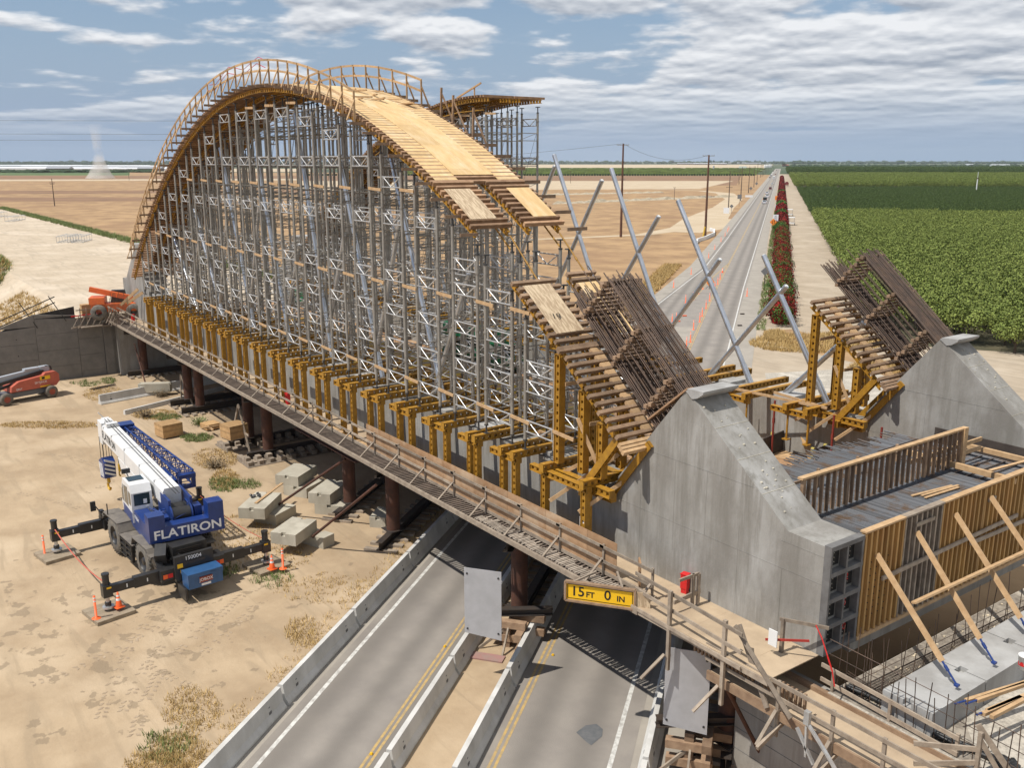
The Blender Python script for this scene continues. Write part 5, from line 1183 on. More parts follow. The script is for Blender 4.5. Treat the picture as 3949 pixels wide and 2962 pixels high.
# cab
b=SB(); P=[(.35,2.1),(2.35,2.1),(2.62,2.6),(2.45,3.35),(2.1,3.95),(.55,3.98),(.35,3.6)]
b.prism([(x,.72,z) for x,z in P],(0,.98,0)); co_=part(b,'cab',WHT)
b=SB(); b.b2((.5,1.703,2.95),(.95,1.712,3.6)); b.prism([(1.1,1.703,2.75),(1.9,1.703,2.75),(1.9,1.703,3.65),(1.1,1.703,3.75)],(0,.008,0)); b.prism([(2.05,1.703,2.7),(2.5,1.703,2.75),(2.4,1.703,3.3),(2.1,1.703,3.65)],(0,.008,0))
b.b2((.34,.84,2.95),(.347,1.58,3.55)); b.prism([(1.2,.85,3.985),(1.95,.85,3.975),(1.95,1.58,3.975),(1.2,1.58,3.985)],(0,0,.012)); b.prism([(2.635,.8,2.65),(2.47,.8,3.35),(2.47,1.62,3.35),(2.635,1.62,2.65)],(.008,0,0)); b.build('cab_window',GLS,co_)
b=SB(); b.b2((.4,1.702,2.1),(2.3,1.71,2.6)); b.build('lower_door',BLUE,co_)
b=SB(); b.b2((.325,.98,3.02),(.338,1.15,3.25)); b.b2((.3,.9,2.82),(.36,1.05,2.9)); b.build('paper_notice',WHTM,co_)
b=SB(); b.box((2.6,1.4,4.1),(.15,.4,.22)); b.tube((2.1,1.4,3.95),(2.6,1.4,4.1),.03,6); b.build('cab_mirror',BLK,co_)
# boom
pit=math.radians(4.2); M3=M2@Mx.Translation((-1.7,-.02,3.45))@Mx.Rotation(math.radians(3.5),4,'Z')@Mx.Rotation(-pit,4,'Y')
def BB(): return MB(M3)
b=BB(); sec=[(-.44,-.42),(-.44,.30),(-.36,.46),(.36,.46),(.44,.30),(.44,-.42),(.28,-.62),(-.28,-.62)]
b.prism([(.9,y,z) for y,z in sec],(10.6,0,0)); 
for i,s_ in enumerate((.9,.82,.74)): b.prism([(11.5+.13*i,y*s_,z*s_) for y,z in sec],(.16,0,0))
b.b2((11.9,-.36,-.85),(12.7,-.2,.45)); b.b2((11.9,.2,-.85),(12.7,.36,.45)); b.b2((11.9,-.3,.1),(12.5,.3,.4))
for x in (2.2,4.6,7.2,9.6,11.2): b.b2((x,-.455,-.45),(x+.05,.455,.475))
part(b,'boom',WHT)
b=BB(); b.prism([(5.2,.43,-.5),(8.6,.43,-.5),(8.1,.43,-1.05),(6.6,.43,-1.1)],(0,-.86,0)); b.tube((4.5,.2,-.75),(5.6,.2,-.65),.18,12); part(b,'boom_fairing',WHT)
b=SB(); b.tube((.6,-.02,2.15),(2.6,-.02,2.75),.2,14); b.tube((2.6,-.02,2.75),(4.2,-.02,3.2),.13,12); part(b,'lift_cylinder',WHT)
text('lettering','FLATIRON',.62,M3@frameM((10.2,.445,-.05),(-1,0,-0.0),(0,0,1)),BLKT,CR,.003,.9,.01)
b=BB()
for y in (-.06,.1): b.tube((.0,y,.50),(12.1,y,.62),.022,5)
part(b,'hoist_rope',JACK)
b=BB(); 
for x in (12.05,12.4): b.tube((x,-.2,.42),(x,.2,.42),.2,12)
b.b2((10.9,-.3,.5),(11.2,.3,.7)); b.tube((12.6,0,.5),(12.6,.3,.9),.03,5); b.tube((12.7,.1,-.2),(12.9,.4,.1),.03,5); part(b,'boom_head_sheave',WHT)
# lattice jib stowed on the right side
b=BB(); H_=[]
def jp(x,k): w_=.85-.035*(x-2); return V((x,-.95-(0 if k in(0,2) else w_),-.55+(0 if k in (0,1) else w_)))
n_=15
for k in range(4):
    b.tube(jp(3.0,k),jp(12.3,k),.055,6)
for i in range(n_):
    xa=3.0+i*9.3/n_; xc=3.0+(i+1)*9.3/n_
    for (p,q) in ((0,1),(2,3),(0,2),(1,3)): b.tube(jp(xa,p if i%2 else q),jp(xc,q if i%2 else p),.028,5,cap=False); b.tube(jp(xa,p),jp(xa,q),.024,5,cap=False)
b.b2((2.75,-1.8,-.6),(3.05,-.95,-.45)); b.b2((2.7,-1.8,.0),(3.05,-.95,.2)); b.b2((2.75,-1.8,-.5),(2.9,-1.6,.2)); b.b2((2.75,-1.1,-.5),(2.9,-.95,.2)); b.b2((12.0,-1.5,-.5),(12.7,-.4,.1)); b.b2((3.0,-.95,-.3),(5.0,-.78,-.1)); b.b2((6.0,-.8,-.35),(10.5,-.6,-.2)); part(b,'lattice_jib',BLUE)
# hook
hk=M3@V((12.3,.15,-.8)); 
b=MB()
for dx,dy in ((-.2,-.25),(-.12,.0),(-.2,.2),(.1,-.2),(.12,.1),(.2,.25)): b.tube((hk.x+dx*.6,hk.y+dy,hk.z+.3),(hk.x+dx,hk.y+dy,2.5),.018,5,cap=False)
b.tube((hk.x-.5,hk.y-.5,hk.z+.8),(hk.x-.5,hk.y-.5,2.2),.018,5,cap=False); part(b,'hook_rope',JACK)
b=MB(); b.prism([(hk.x-.45,hk.y-.32,1.45),(hk.x+.35,hk.y-.32,1.35),(hk.x+.42,hk.y-.32,2.4),(hk.x-.1,hk.y-.32,2.65),(hk.x-.5,hk.y-.32,2.4)],(0,.64,0)); hb=part(b,'hook_block',BLUE)
b=MB()
for i in range(4): b.prism([(hk.x-.47+.0,hk.y-.28,1.5+i*.25),(hk.x-.47,hk.y+.28,1.75+i*.25),(hk.x-.47,hk.y+.28,1.87+i*.25),(hk.x-.47,hk.y-.28,1.62+i*.25)],(-.045,0,0))
for i in range(3): b.prism([(hk.x-.3+i*.22,hk.y+.322,1.5),(hk.x-.18+i*.22,hk.y+.322,1.5),(hk.x-.05+i*.22,hk.y+.322,2.3),(hk.x-.17+i*.22,hk.y+.322,2.3)],(0,.012,0))
b.build('white_stripe',WHTM,hb)
b=MB(); b.tube((hk.x,hk.y,1.4),(hk.x,hk.y,1.05),.1,8); pts=[V((hk.x+.22*math.sin(a),hk.y,.82-.22*math.cos(a)*-1)) for a in [i*.55 for i in range(9)]]; b.path(pts,.07,8); b.build('hook',YGLD,hb)
b=MB(); b.tube((hk.x-.55,hk.y-.5,2.2),(hk.x-.55,hk.y-.5,1.75),.07,8); b.path([V((hk.x-.55+.13*math.sin(a),hk.y-.5,1.6+.13*math.cos(a))) for a in [i*.6 for i in range(8)]],.04,6); b.build('ball_hook',YGLD,hb)
# tool box hung at the tail
t=thing('tool_box','blue steel site tool box hung on the tail of the crane','tool box',tuple(CR.matrix_basis@V((-4.95,-.15,.55))),CR.rotation_euler.z)
b=MB(); b.b2((-.38,-.8,0),(.38,.8,.52)); b.b2((-.42,-.82,.52),(.40,.82,.72)); b.b2((-.405,-.5,.60),(-.42,-.2,.66)); b.build('box_body',BLU2,t)
b=MB(); b.b2((-.43,-.3,.22),(-.385,.3,.48)); b.build('name_plate',mat('plate_red',(.25,.05,.03),.5),t)
text('lettering','JOBOX',.2,frameM((-.435,0,.35),(0,-1,0),(0,0,1)),WHTT,t,.002)
b=MB(); b.b2((-.39,-.22,.05),(-.383,.22,.15)); b.build('white_label',WHTM,t)
b=MB(); b.b2((-.4,.9,-.5),(.5,.98,.1)); b.build('support_arm',BLK,t)
# pads, cones, delineators, ropes
padlab={(1,1):'front left pad under the far left jack',(-1,1):'pad nearest the camera under the rear left jack',(-1,-1):'right-hand pad under the rear right jack beside the concrete blocks',(1,-1):'hidden pad under the front right jack behind the crane'}
jk={}
for x in (-3.9,4.22):
    for sy in (1,-1):
        p=CR.matrix_basis@V((x,sy*3.75,0)); jk[(1 if x>0 else -1,sy)]=p
        b=MB(); b.box((0,0,.09),(1.7,1.7,.17)); 
        for k in (-.42,.42): b.box((k,0,.178),(.012,1.68,.006))
        o=b.build('outrigger_pad',mat('pad_wood'+str(len(jk)),(.33,.265,.185),.9,col2=(.24,.19,.13),scale=3),loc=(p.x,p.y,0)); o.rotation_euler=(0,0,CR.rotation_euler.z+.1); tag(o,'square timber pad, '+padlab[(1 if x>0 else -1,sy)],'pad')
def cone(p,label,s=1.,group=None):
    t=thing('traffic_cone',label,'traffic cone',tuple(p),random.random(),group); b=MB(); b.box((0,0,.02),(.38*s,.38*s,.04)); b.lathe([(.15*s,.04),(.03*s,.72*s),(0,.72*s)],n=14); b.build('cone_body',ORG,t)
    b=MB(); 
    for z0,z1 in ((.34,.44),(.52,.6)): b.lathe([((.15-.12*(z-.04/s)/.68)*s+.004,z*s) for z in (z0,z1)],n=14)
    b.build('white_band',WHTM,t); return t
def delin(p,label,group=None,h=1.05,r=.05):
    t=thing('delineator',label,'delineator',tuple(p),0,group); b=MB(); b.lathe([(0,h),(r,h),(r,.05),(.14,.04),(.2,0)],n=10); b.build('post',ORG,t)
    b=MB()
    for z in (h-.28,h-.14): b.tube((0,0,z),(0,0,z+.07),r+.005,10)
    b.build('white_band',WHTM,t); return t
def dcone(p,label,s=1.,group=None): return cone(p,label,s,group)
q=jk[(-1,1)]; cone(q+V((.25,.38,.18)),'orange cone on the pad nearest the camera'); delin(at(372,2385,.18),'orange delineator post on the pad nearest the camera')
q=jk[(-1,-1)]; cone(at(1050,2195,.18),'orange cone on the right-hand outrigger pad'); delin(at(1092,2193,.18),'orange delineator post on the right-hand outrigger pad')
delin(at(173,2140,.1),'orange delineator post beside the far left outrigger pad')
def rope(a,c,sag,label,m,r=.018,n=14):
    b=MB(); a=V(a);c=V(c); b.path([a.lerp(c,i/n)-V((0,0,sag*4*(i/n)*(1-i/n))) for i in range(n+1)],r,5); return tag(b.build('rope',m),label,'rope')
RPM=mat('faded_red_rope',(.50,.12,.08),.8)
rope(jk[(1,1)]+V((0,0,1.35)),jk[(-1,1)]+V((0,0,1.35)),.35,'faded red rope strung between the two left outrigger jacks',RPM,.03)
rope(jk[(1,-1)]+V((0,0,1.35)),jk[(-1,-1)]+V((0,0,1.35)),.25,'faded red rope on the right side of the crane',RPM,.02)
# ================================================================ BOOM LIFT
p0=at(30,1566);p1=at(203,1533); d=(p1-p0); ang=math.atan2(d.y,d.x); BL=thing('boom_lift','faded red boom lift parked below the grey panel wall at the left edge','boom lift',tuple(p0),ang); Lw=d.length
for x in (0,Lw):
    for y in (0,2.0):
        w=MB(); w.lathe([(.26,-.2),(.46,-.2),(.52,-.1),(.52,.1),(.46,.2),(.26,.2)],(x,y+.1,.52),22,'y'); o=w.build('wheel',TYRE,BL); r=MB(); r.lathe([(0,-.12),(.27,-.18)],(x,y+.1,.52),14,'y'); r.build('rim',mat('rim_red',(.30,.07,.04),.6) if x==0 and y==0 else MT['rim_red'],o)
b=MB(); b.b2((-.3,.5,.45),(Lw+.3,1.8,.85)); b.b2((-1.2,.8,.55),(0,1.5,.9)); b.build('chassis',mat('lift_grey',(.14,.15,.17),.5),BL)
b=MB(); P=[(.5,.95),(4.2,.95),(4.5,1.3),(4.5,1.9),(4.25,2.15),(3.4,2.15),(3.2,1.95),(1.2,1.75),(.6,1.4)]; b.prism([(x,.25,z) for x,z in P],(0,1.7,0)); o=b.build('engine_cover',SALM,BL)
b=MB(); b.b2((2.9,.245,1.6),(3.75,.249,1.9)); b.b2((2.85,.245,1.0),(3.7,.249,1.1)); b.build('yellow_decal',YSGN,o)
b=MB(); b.b2((3.05,.242,1.65),(3.3,.245,1.85)); b.build('black_decal',BLKT,o)
text('lettering','SKYJACK',.26,frameM((2.95,.24,1.42),(1,0,0),(0,0,1)),WHTT,BL,.002); text('lettering','SJ86T',.22,frameM((1.15,.24,1.13),(1,0,0),(0,0,1)),WHTT,BL,.002)
b=MB(); b.beam((3.7,1.1,2.35),(-5.2,1.1,1.6),.35,.42,(0,0,1)); b.b2((3.3,.85,2.0),(4.0,1.35,2.6)); b.b2((3.2,.8,2.45),(2.0,1.3,2.6)); b.build('boom',mat('lift_pale_grey',(.40,.43,.47),.4),BL)
b=MB(); b.beam((3.5,.8,2.2),(-1.5,.8,1.5),.15,.25); b.beam((2.8,.9,1.9),(-.5,.9,1.2),.2,.2); b.path([V((3.7,.9,2.6)),V((4.15,.9,2.5)),V((4.2,.9,2.2))],.06,6); b.build('lower_boom',BLK,BL)
b=MB(); c=at(700,1540); 
for k in range(3): a=at(250,1515); b.beam((a.x+.3*k,a.y+2.+.1*k,.05),(a.x-.5+.2*k,a.y+4.2,.08+.03*k),.1,.06)
tag(b.build('scrap_bars',DKST),'dark scrap bars lying on the sand right of the boom lift','scrap')
# ================================================================ TELEHANDLER
c=at(455,1225,EZ); TH_=thing('telehandler','orange telehandler behind the left end of the walkway','telehandler',(c.x,c.y,EZ),1.2)
for x in (-1.4,1.6):
    for y in (-1.1,1.1): w=MB(); w.lathe([(.3,-.22),(.62,-.22),(.7,-.1),(.7,.1),(.62,.22),(.3,.22)],(x,y,.7),20,'y'); w.build('wheel',TYRE,TH_)
b=MB(); b.b2((-2.1,-.8,.7),(2.3,.8,1.4)); b.b2((-2.2,-.9,1.4),(-.9,.9,2.0)); b.build('body',ORGP,TH_); b=MB(); b.beam((-2.2,.1,2.7),(3.2,.1,1.3),.4,.45); b.beam((2.8,.1,1.6),(3.6,.1,.5),.3,.3); b.b2((3.2,-.7,.3),(3.35,.8,1.2)); b.build('boom_arm',ORGP,TH_)
b=MB(); b.prism([(-.5,.3,1.4),(.9,.3,1.4),(.7,.3,2.5),(-.4,.3,2.5)],(0,.6,0)); b.build('cab',BLK,TH_)
t=thing('rebar_stubs','thin rebar uprights in front of the orange telehandler','rebar',(0,0,0)); b=MB()
for i in range(16): p=at(432+i*4.6,1250,EZ); b.tube((p.x,p.y,EZ-.2),(p.x,p.y,EZ+2.6+random.uniform(-.3,.3)),.02,4,cap=False)
b.build('bars',REB,t)
# scaffold frames lying on the embankment
def lyscaf(px,py,label,rz,L_=5.4):
    p=at(px,py,EZ); t=thing('lying_scaffold',label,'scaffold',(p.x,p.y,EZ),rz,'scaffold frames lying on the embankment'); b=MB()
    for y in (0,1.8):
        for z in (.1,1.1): b.tube((0,y,z),(L_,y,z),.06,6)
        for k in range(5): b.tube((L_*k/4,y,.1),(L_*k/4,y,1.1),.035,5)
    for k in range(5):
        for z in (.1,1.1): b.tube((L_*k/4,0,z),(L_*k/4,1.8,z),.03,5)
    b.build('tubes',SILV,t)
for k,(x,y,lab) in enumerate(((262,925,'nearest aluminium scaffold frame lying on the pale embankment'),(315,925,'second aluminium scaffold frame touching the nearest one on the embankment'),(68,846,'aluminium scaffold frame near the left edge, right one of the far pair'),(0,832,'aluminium scaffold frame cut by the left edge of the photo'))): lyscaf(x,y,lab,-.45,7 if k<2 else 9)
# ================================================================ POLES AND LINES
POLE=mat('brown_pole',(.13,.055,.03),.8,col2=(.09,.045,.03),scale=1); POL2=mat('grey_brown_pole',(.13,.095,.07),.85,col2=(.09,.065,.05),scale=1)
poles={}
def pole(nm,xb,yb,yt,label,r=.22,arms=((.97,1.6),),m=POL2,group=None):
    o,h=hz(xb,yb,yt); t=thing('utility_pole',label,'utility pole',tuple(o),0,group); b=MB(); b.tube((0,0,0),(0,0,h),r,10,r*.6); b.build('shaft',m,t)
    b=MB()
    for f_,w_ in arms: b.beam(V((0,0,h*f_))-Rt*w_,V((0,0,h*f_))+Rt*w_*.9,.12,.14); [b.tube(V((0,0,h*f_))+Rt*w_*k,V((0,0,h*f_+.3))+Rt*w_*k,.05,5) for k in (-.95,-.5,.5,.85)]
    if arms: b.build('cross_arm',SILT if m is POLE else POL2,t)
    poles[nm]=(V(o),h); return t
pole('a',2394,914,553,'tall red-brown utility pole standing in the dry field, left of the two big ones',.34,((.985,1.6),(.80,.9),(.62,.9)),POLE)
pole('b',2719,915,597,'tall red-brown utility pole beside the white curved barrier',.34,((.99,1.6),(.5,2.2)),POLE)
pole('c',2808,823,660,'slim utility pole beside the highway with a blue and white sign',.22,((.62,1.2),))
pole('d',2856,775,644,'utility pole beside the grey diamond sign along the highway',.26,((.9,2.),))
pole('e',2886,744,641,'fourth utility pole along the highway from the big brown pole',.26,((.95,2.4),))
pole('f',2907,722,641,'fifth utility pole along the highway from the big brown pole',.26,((.98,1.),))
pole('g',2919,702,628,'sixth utility pole along the highway, taller than its neighbours',.26,())
pole('h',2848,710,660,'thin double pole in the dry field left of the highway',.18,((.95,3.),)); pole('i',2852,710,662,'thin pole standing just right of another in the dry field',.16,())
for k in range(9): pole('far%d'%k,2933+k*6,684-k*4.2,634-k*.6,f'{ORD[k]} of the small far utility poles running along the highway to the horizon',.3,((.97,1.6),),group='far poles along the highway')
pole('j',2600,770,722,'short thin pole in the dry field left of the big brown poles',.14,((.97,.6),)); pole('k',2200,706,658,'small distant pole in front of the vineyard rows',.2,((.97,1.2),))
pole('l',211,794,688,'lone utility pole in the brown field at far left',.24,((.85,1.3),(.8,1.0))); pole('m',498,695,649,'small distant pole left of the arch',.2,((.96,1.6),))
pole('n',3113,710,666,'thin pole rising from the orchard beside the dirt lane',.16,((.97,1.2),))
for k,(y0,y1) in enumerate(((464,466),(515,518),(539,541))):
    a=at(-300,900);c=at(900,900); A_=hz(-300,900,y0); C_=hz(900,900,y1)
    b=MB(); b.tube((a.x,a.y,A_[1]),(c.x,c.y,C_[1]),.035,4); tag(b.build('power_line',JACK),('highest thin power line crossing the sky at left','middle thin power line crossing the sky at left','lowest thin power line crossing the sky at left')[k],'power line')
a=poles['a'];c=poles['b']
b=MB(); L0=a[0]+V((0,0,a[1]));L1=c[0]+V((0,0,c[1])); b.path([L0.lerp(L1,i/10)-V((0,0,2.5*4*(i/10)*(1-i/10))) for i in range(11)],.03,4); L2=at(-0+1900,880); b.path([L0.lerp(V((L2.x-80,L2.y-90,19)),i/12)-V((0,0,3*4*(i/12)*(1-i/12))) for i in range(13)],.03,4); tag(b.build('power_line',JACK),'thin power line sagging between the big brown poles','power line')
# wind machine tower in the orchard
o,h=hz(3763,752,662); t=thing('wind_machine','white orchard wind machine mast with two-bladed fan standing among the trees','wind machine',tuple(o)); b=MB(); b.tube((0,0,0),(0,0,h*.72),.35,10,.28); b.build('mast',WHTM,t); b=MB(); b.beam(V((0,0,h*.42)),V((0,0,h)),.35,.15,(1,0,0)); b.build('fan_blade',WHTM,t); b=MB(); b.box((0,0,h*.72),(.9,.6,.6)); b.build('gear_head',RUST,t)
# ================================================================ SIGNS AND ROAD FURNITURE
DIA=mat('sign_back_grey',(.20,.20,.20),.5,.4); SORG=mat('orange_sign_face',(.80,.22,.02),.5); SWH=mat('white_sign_face',(.72,.73,.74),.5)
def sgn(px,py,ytop,w_,h_,m,label,dia=False,zc=None,post=POL2):
    o,h=hz(px,py,ytop); t=thing('road_sign',label,'road sign',tuple(o)); b=MB(); b.tube((0,0,0),(0,0,h-.1),.06,6); b.build('post',post,t)
    b=MB(); c=V((0,0,h-h_/2))-RD*.08; 
    if dia: b.prism([c-RN*w_/2,c-UZ*h_/2,c+RN*w_/2,c+UZ*h_/2],RD*.03)
    else: b.prism([c-RN*w_/2-UZ*h_/2,c+RN*w_/2-UZ*h_/2,c+RN*w_/2+UZ*h_/2,c-RN*w_/2+UZ*h_/2],RD*.03)
    b.build('sign_face',m,t); return t,c
t,c=sgn(2979,905,842,1.9,1.9,SORG,'orange diamond two-way traffic sign in front of the green shrub in the hedge',True)
b=MB()
for s_,u_ in ((-.25,-1),(.25,1)):
    q=c+RN*s_-RD*.01; b.prism([q-RN*.05-UZ*.42,q+RN*.05-UZ*.42,q+RN*.05+UZ*.42,q-RN*.05+UZ*.42],-RD*.006); b.prism([q+UZ*u_*.55,q+UZ*u_*.25+RN*.2,q+UZ*u_*.25-RN*.2],-RD*.006)
b.build('arrows',BLKT,t)
t,c=sgn(2988,890,827,1.5,1.9,SWH,'white regulatory sign just above the orange diamond sign')
for k,s_ in enumerate(('DO','NOT','PASS')): text('lettering',s_,.5,frameM(c-RD*.012+UZ*(.5-.5*k),RN,UZ),BLKT,t,.002,.8)
sgn(2996,812,788,1.8,2.6,SWH,'pale green-white sign on two posts beside the red hedge'); sgn(3001,775,755,3.2,2.0,SORG,'small distant orange sign beside the hedge')
sgn(2820,822,787,1.5,1.5,DIA,'grey diamond sign back beside the slim pole',True); sgn(2895,738,719,2.2,2.2,DIA,'grey diamond sign back farther up the highway',True); sgn(2917,718,701,2.4,2.4,DIA,'farthest grey diamond sign back on the left shoulder',True)
sgn(2801,823,800,2.2,2.6,SWH,'blue and white information sign beside the slim utility pole'); sgn(2850,797,750,1.8,1.8,DIA,'square grey sign back above a white sign on the left shoulder'); sgn(2888,760,752,4,1.6,SWH,'low white sign on the left shoulder')
sgn(2946,1120,1030,1.3,1.3,DIA,'grey diamond sign back standing by the palm',True,post=DKST)
# leaning orange sign and cone in the lane split
o=at(2735,1115); t=thing('road_sign','tilted orange warning sign standing in the lane split behind a leaning pipe','road sign',tuple(o)); b=MB(); c=V((0,0,1.25)); b.prism([c-RN*.85+UZ*.25,c-UZ*.75-RN*.1,c+RN*.8-UZ*.2,c+UZ*.8+RN*.15],RD*.03); b.build('sign_face',SORG,t); b=MB(); b.beam((0,0,0),(0,0,1.),.06,.06); b.beam(-RN*.6,V((0,0,.6)),.05,.05); b.beam(RN*.6,V((0,0,.6)),.05,.05); b.build('stand',BLK,t)
cone(at(2786,1052),'orange cone on the double yellow line beyond the leaning pipes',1.2)
o,h=hz(3130,1500,1415); t=thing('road_sign','orange sign on a dark post seen behind the crossing pipes','road sign',tuple(o)); b=MB(); b.tube((0,0,0),(0,0,h-.2),.09,6); b.build('post',DKST,t); b=MB(); b.box((0,0,h-.75),(.06,1.3,1.4),.6); b.build('sign_face',SORG,t)
dl=[(435,1360),(455,1280),(495,1230),(510,1195),(535,1145),(558,1095),(592,1020),(610,990),(625,957),(318,1240),(345,1228),(405,1108),(452,1090),(487,1050),(328,1010),(440,925),(552,820),(591,765),(631,715),(657,680),(673,652),(681,640),(797,1065),(410,1395),(515,1020)]
for k,(a,c) in enumerate(sorted(dl,key=lambda q:-q[1])):
    lab=f'{ORD[k]} orange delineator from the camera on the highway beyond the bridge'
    if k==0: d0=delin(at(2400+a*.6027,500+c*.6027,.03),lab,'delineators on the highway',1.15,.055)
    else:
        q=d0.copy(); COL.objects.link(q); q.location=at(2400+a*.6027,500+c*.6027,.03); q['label']=lab
        for ch in d0.children: e=ch.copy(); COL.objects.link(e); e.parent=q
for k,(a,c) in enumerate(((385,1190),(343,1225),(755,1178),(738,1252))):
    p=at(2400+a*.6027,500+c*.6027,.12); b=MB(); b.beam(p,p+RN*.5+RD*.2,.2,.12); tag(b.build('fallen_marker',ORG if k<2 else DKST),('orange marker knocked flat in the lane split','second orange marker knocked flat nearer the bridge','dark debris on the right edge line, farther','dark debris on the right edge line, nearer')[k],'marker' if k<2 else 'debris')
b=MB(); pts=[(365,1580),(370,1550),(430,1530),(500,1510),(570,1475),(640,1445),(635,1415),(642,1385),(605,1380),(575,1368)]
P_=[at(2600+x*.2412,560+y*.2412) for x,y in pts]
for a,c in zip(P_,P_[1:]): b.beam(a+V((0,0,.45)),c+V((0,0,.45)),.35,.9)
tag(b.build('plastic_barrier',WHTM),'curved line of white barriers at the foot of the big brown pole','barrier')
b=MB(); a=at(2710,922); b.beam(a,a+V((.3,.3,3.2)),.3,.3); tag(b.build('guy_guard',mat('guy_yellow',(.6,.4,.05),.6)),'yellow guard strip at the foot of the big brown pole','guard')
# ================================================================ VEHICLES
def car(px,py,col,label,suv=False,L_=4.7,truck=False,away=True):
    g=at(px,py,.04); ang=math.atan2(RD.y,RD.x); t=thing('car' if not truck else 'truck',label,'car' if not truck else 'truck',tuple(g),ang+(0 if away else math.pi),None)
    m=mat('car_paint_'+str(len(MT)),col,.3,.2,spec=.6); b=MB(); hh=1.45 if not suv else 1.85
    if truck:
        L_=7.5; b.b2((0,-1.2,.5),(2.,1.2,2.6)); b.b2((2.1,-1.25,.8),(7.5,1.25,3.4)); b.build('body',m,t); b=MB(); b.b2((-.02,-1.05,1.6),(-.005,1.05,2.4)); b.build('window',GLS,t)
    else:
        P=[(0,.35),(.02,.85),(.9,.98),(1.5,hh) if not suv else (.25,hh),(3.1,hh) if not suv else (3.0,hh),(3.9,1.0),(4.65,.85),(4.7,.35)] if not suv else [(0,.4),(0,1.1),(.2,hh),(3.1,hh),(3.8,1.15),(4.9,1.0),(4.95,.4)]
        b.prism([(x,-.9,z) for x,z in P],(0,1.8,0)); b.build('body',m,t); b=MB()
        if suv: b.b2((.0,-.75,1.2),(.1,.75,1.7)); b.b2((.5,-.91,1.2),(2.9,.91,1.68))
        else: b.prism([(.86,-.75,1.0),(.86,.75,1.0),(1.38,.7,1.4),(1.38,-.7,1.4)],(-.05,0,.03)); b.b2((1.5,-.91,1.0),(3.2,.91,1.36))
        b.build('window',GLS,t)
    for x in (.9,L_-1.0):
        for y in (-.85,.85): w=MB(); w.tube((x,y-.1,.33),(x,y+.1,.33),.33,12); w.build('wheel',TYRE,t)
    for y in (-.7,.7): b=MB(); b.b2((-.03,y-.15,.7),(-.005,y+.15,.82)); b.build('tail_light' if away else 'headlight',REDP if away else WHTM,t)
    return t
C=lambda x,y:(2600+x*.2712,560+y*.2712)
for (x,y,col,lab,k) in ((1280,832,(.6,.62,.65),'nearest car on the highway, silver',{}),(1288,792,(.01,.01,.012),'tall black van just ahead of the nearest silver car',dict(suv=True)),(1322,745,(.7,.7,.7),'white car ahead of the black van, lower of a close pair',{}),(1318,697,(.65,.65,.68),'white car ahead of the black van, upper of a close pair',{}),(1365,632,(.12,.01,.015),'dark red car alone in the right lane',dict(suv=True)),(1390,556,(.6,.65,.66),'pale car ahead of the dark red one',{}),(1415,485,(.75,.75,.75),'white box truck far up the right lane',dict(truck=True)),(1437,418,(.15,.02,.02),'dark red car beyond the white truck',{}),(1457,360,(.05,.05,.06),'farthest dark car near the horizon',{}),
  (1360,465,(.08,.02,.02),'dark red oncoming car nearest in the left lane',dict(away=False)),(1376,438,(.05,.07,.12),'dark blue oncoming car in the left lane',dict(away=False)),(1386,420,(.6,.6,.6),'pale oncoming car in the left lane',dict(away=False)),(1398,394,(.6,.6,.6),'small white oncoming car far up the left lane',dict(away=False)),(1409,374,(.05,.05,.05),'farthest dark oncoming car in the left lane',dict(away=False))):
    car(*C(x,y),col,lab,**k)
def cart(px,py,label,m,big=False):
    p=at(px,py); t=thing('trailer',label,'trailer',tuple(p),math.atan2(RD.y,RD.x)); b=MB(); 
    if big: b.b2((0,-1.5,.9),(6,1.5,1.2)); b.b2((0,-1.4,1.6),(6,1.4,3.2)); b.b2((.5,-1,3.2),(3,1,3.8))
    else: b.b2((0,-.9,.5),(3,.9,.8)); b.b2((.2,-.9,2.3),(2.6,.9,2.5))
    b.build('body',m,t); b=MB()
    for x in (.3,2.6):
        for y in (-.8,.8): b.tube((x,y,.3),(x,y,2.4 if not big else 1.6),.05,5)
    b.build('frame',SILV,t)
    for y in (-1.,1.): b=MB(); b.tube((.6,y-.1,.4),(.6,y+.1,.4),.4,12); b.build('wheel',TYRE,t)
cart(*C(1665,1140),'white canopy trailer on the dirt lane, nearer one',WHTM); cart(*C(1645,1010),'white canopy trailer on the dirt lane, farther one',WHTM); cart(*C(1598,590),'dark red farm trailer parked on the dirt lane',mat('maroon_paint',(.16,.02,.02),.5),True)
# ================================================================ FAR BUILDINGS
def shed(px,py,w_,d_,h_,m,roof,label,name='barn',cat='barn'):
    p=at(px,py); a=math.atan2(Rt.y,Rt.x); t=thing(name,label,cat,tuple(p),a); b=MB(); b.b2((-w_/2,0,0),(w_/2,d_,h_*.6)); b.build('wall',m,t)
    b=MB(); b.prism([(-w_/2-.6,-.6,h_*.6),(-w_/2-.6,d_+.6,h_*.6),(-w_/2-.6,d_/2,h_)],(w_+1.2,0,0)); b.build('roof',roof,t); return t
RF=mat('pale_metal_roof',(.50,.52,.54),.5,.2); WD=mat('barn_dark_wall',(.10,.08,.07),.8); GRF=mat('greenhouse_white',(.66,.67,.69),.6); RF2=mat('grey_roof',(.30,.31,.33),.6)
for k,(x,y,w_) in enumerate(((630,268,75),(795,262,60),(955,262,70),(1120,268,100),(1325,250,45),(700,275,40),(400,275,90),(200,272,120))): shed(*C(x,y),w_,25,9,WD,RF if k%2==0 else RF2,f'{ORD[k]} long low barn in the far farmyard left of the highway, pale roof' if k%2==0 else f'{ORD[k]} long low barn in the far farmyard left of the highway, grey roof')
shed(*C(1590,300),20,15,7,WD,mat('red_roof',(.30,.09,.06),.7),'small far house with a reddish roof at the end of the lane','house','house')
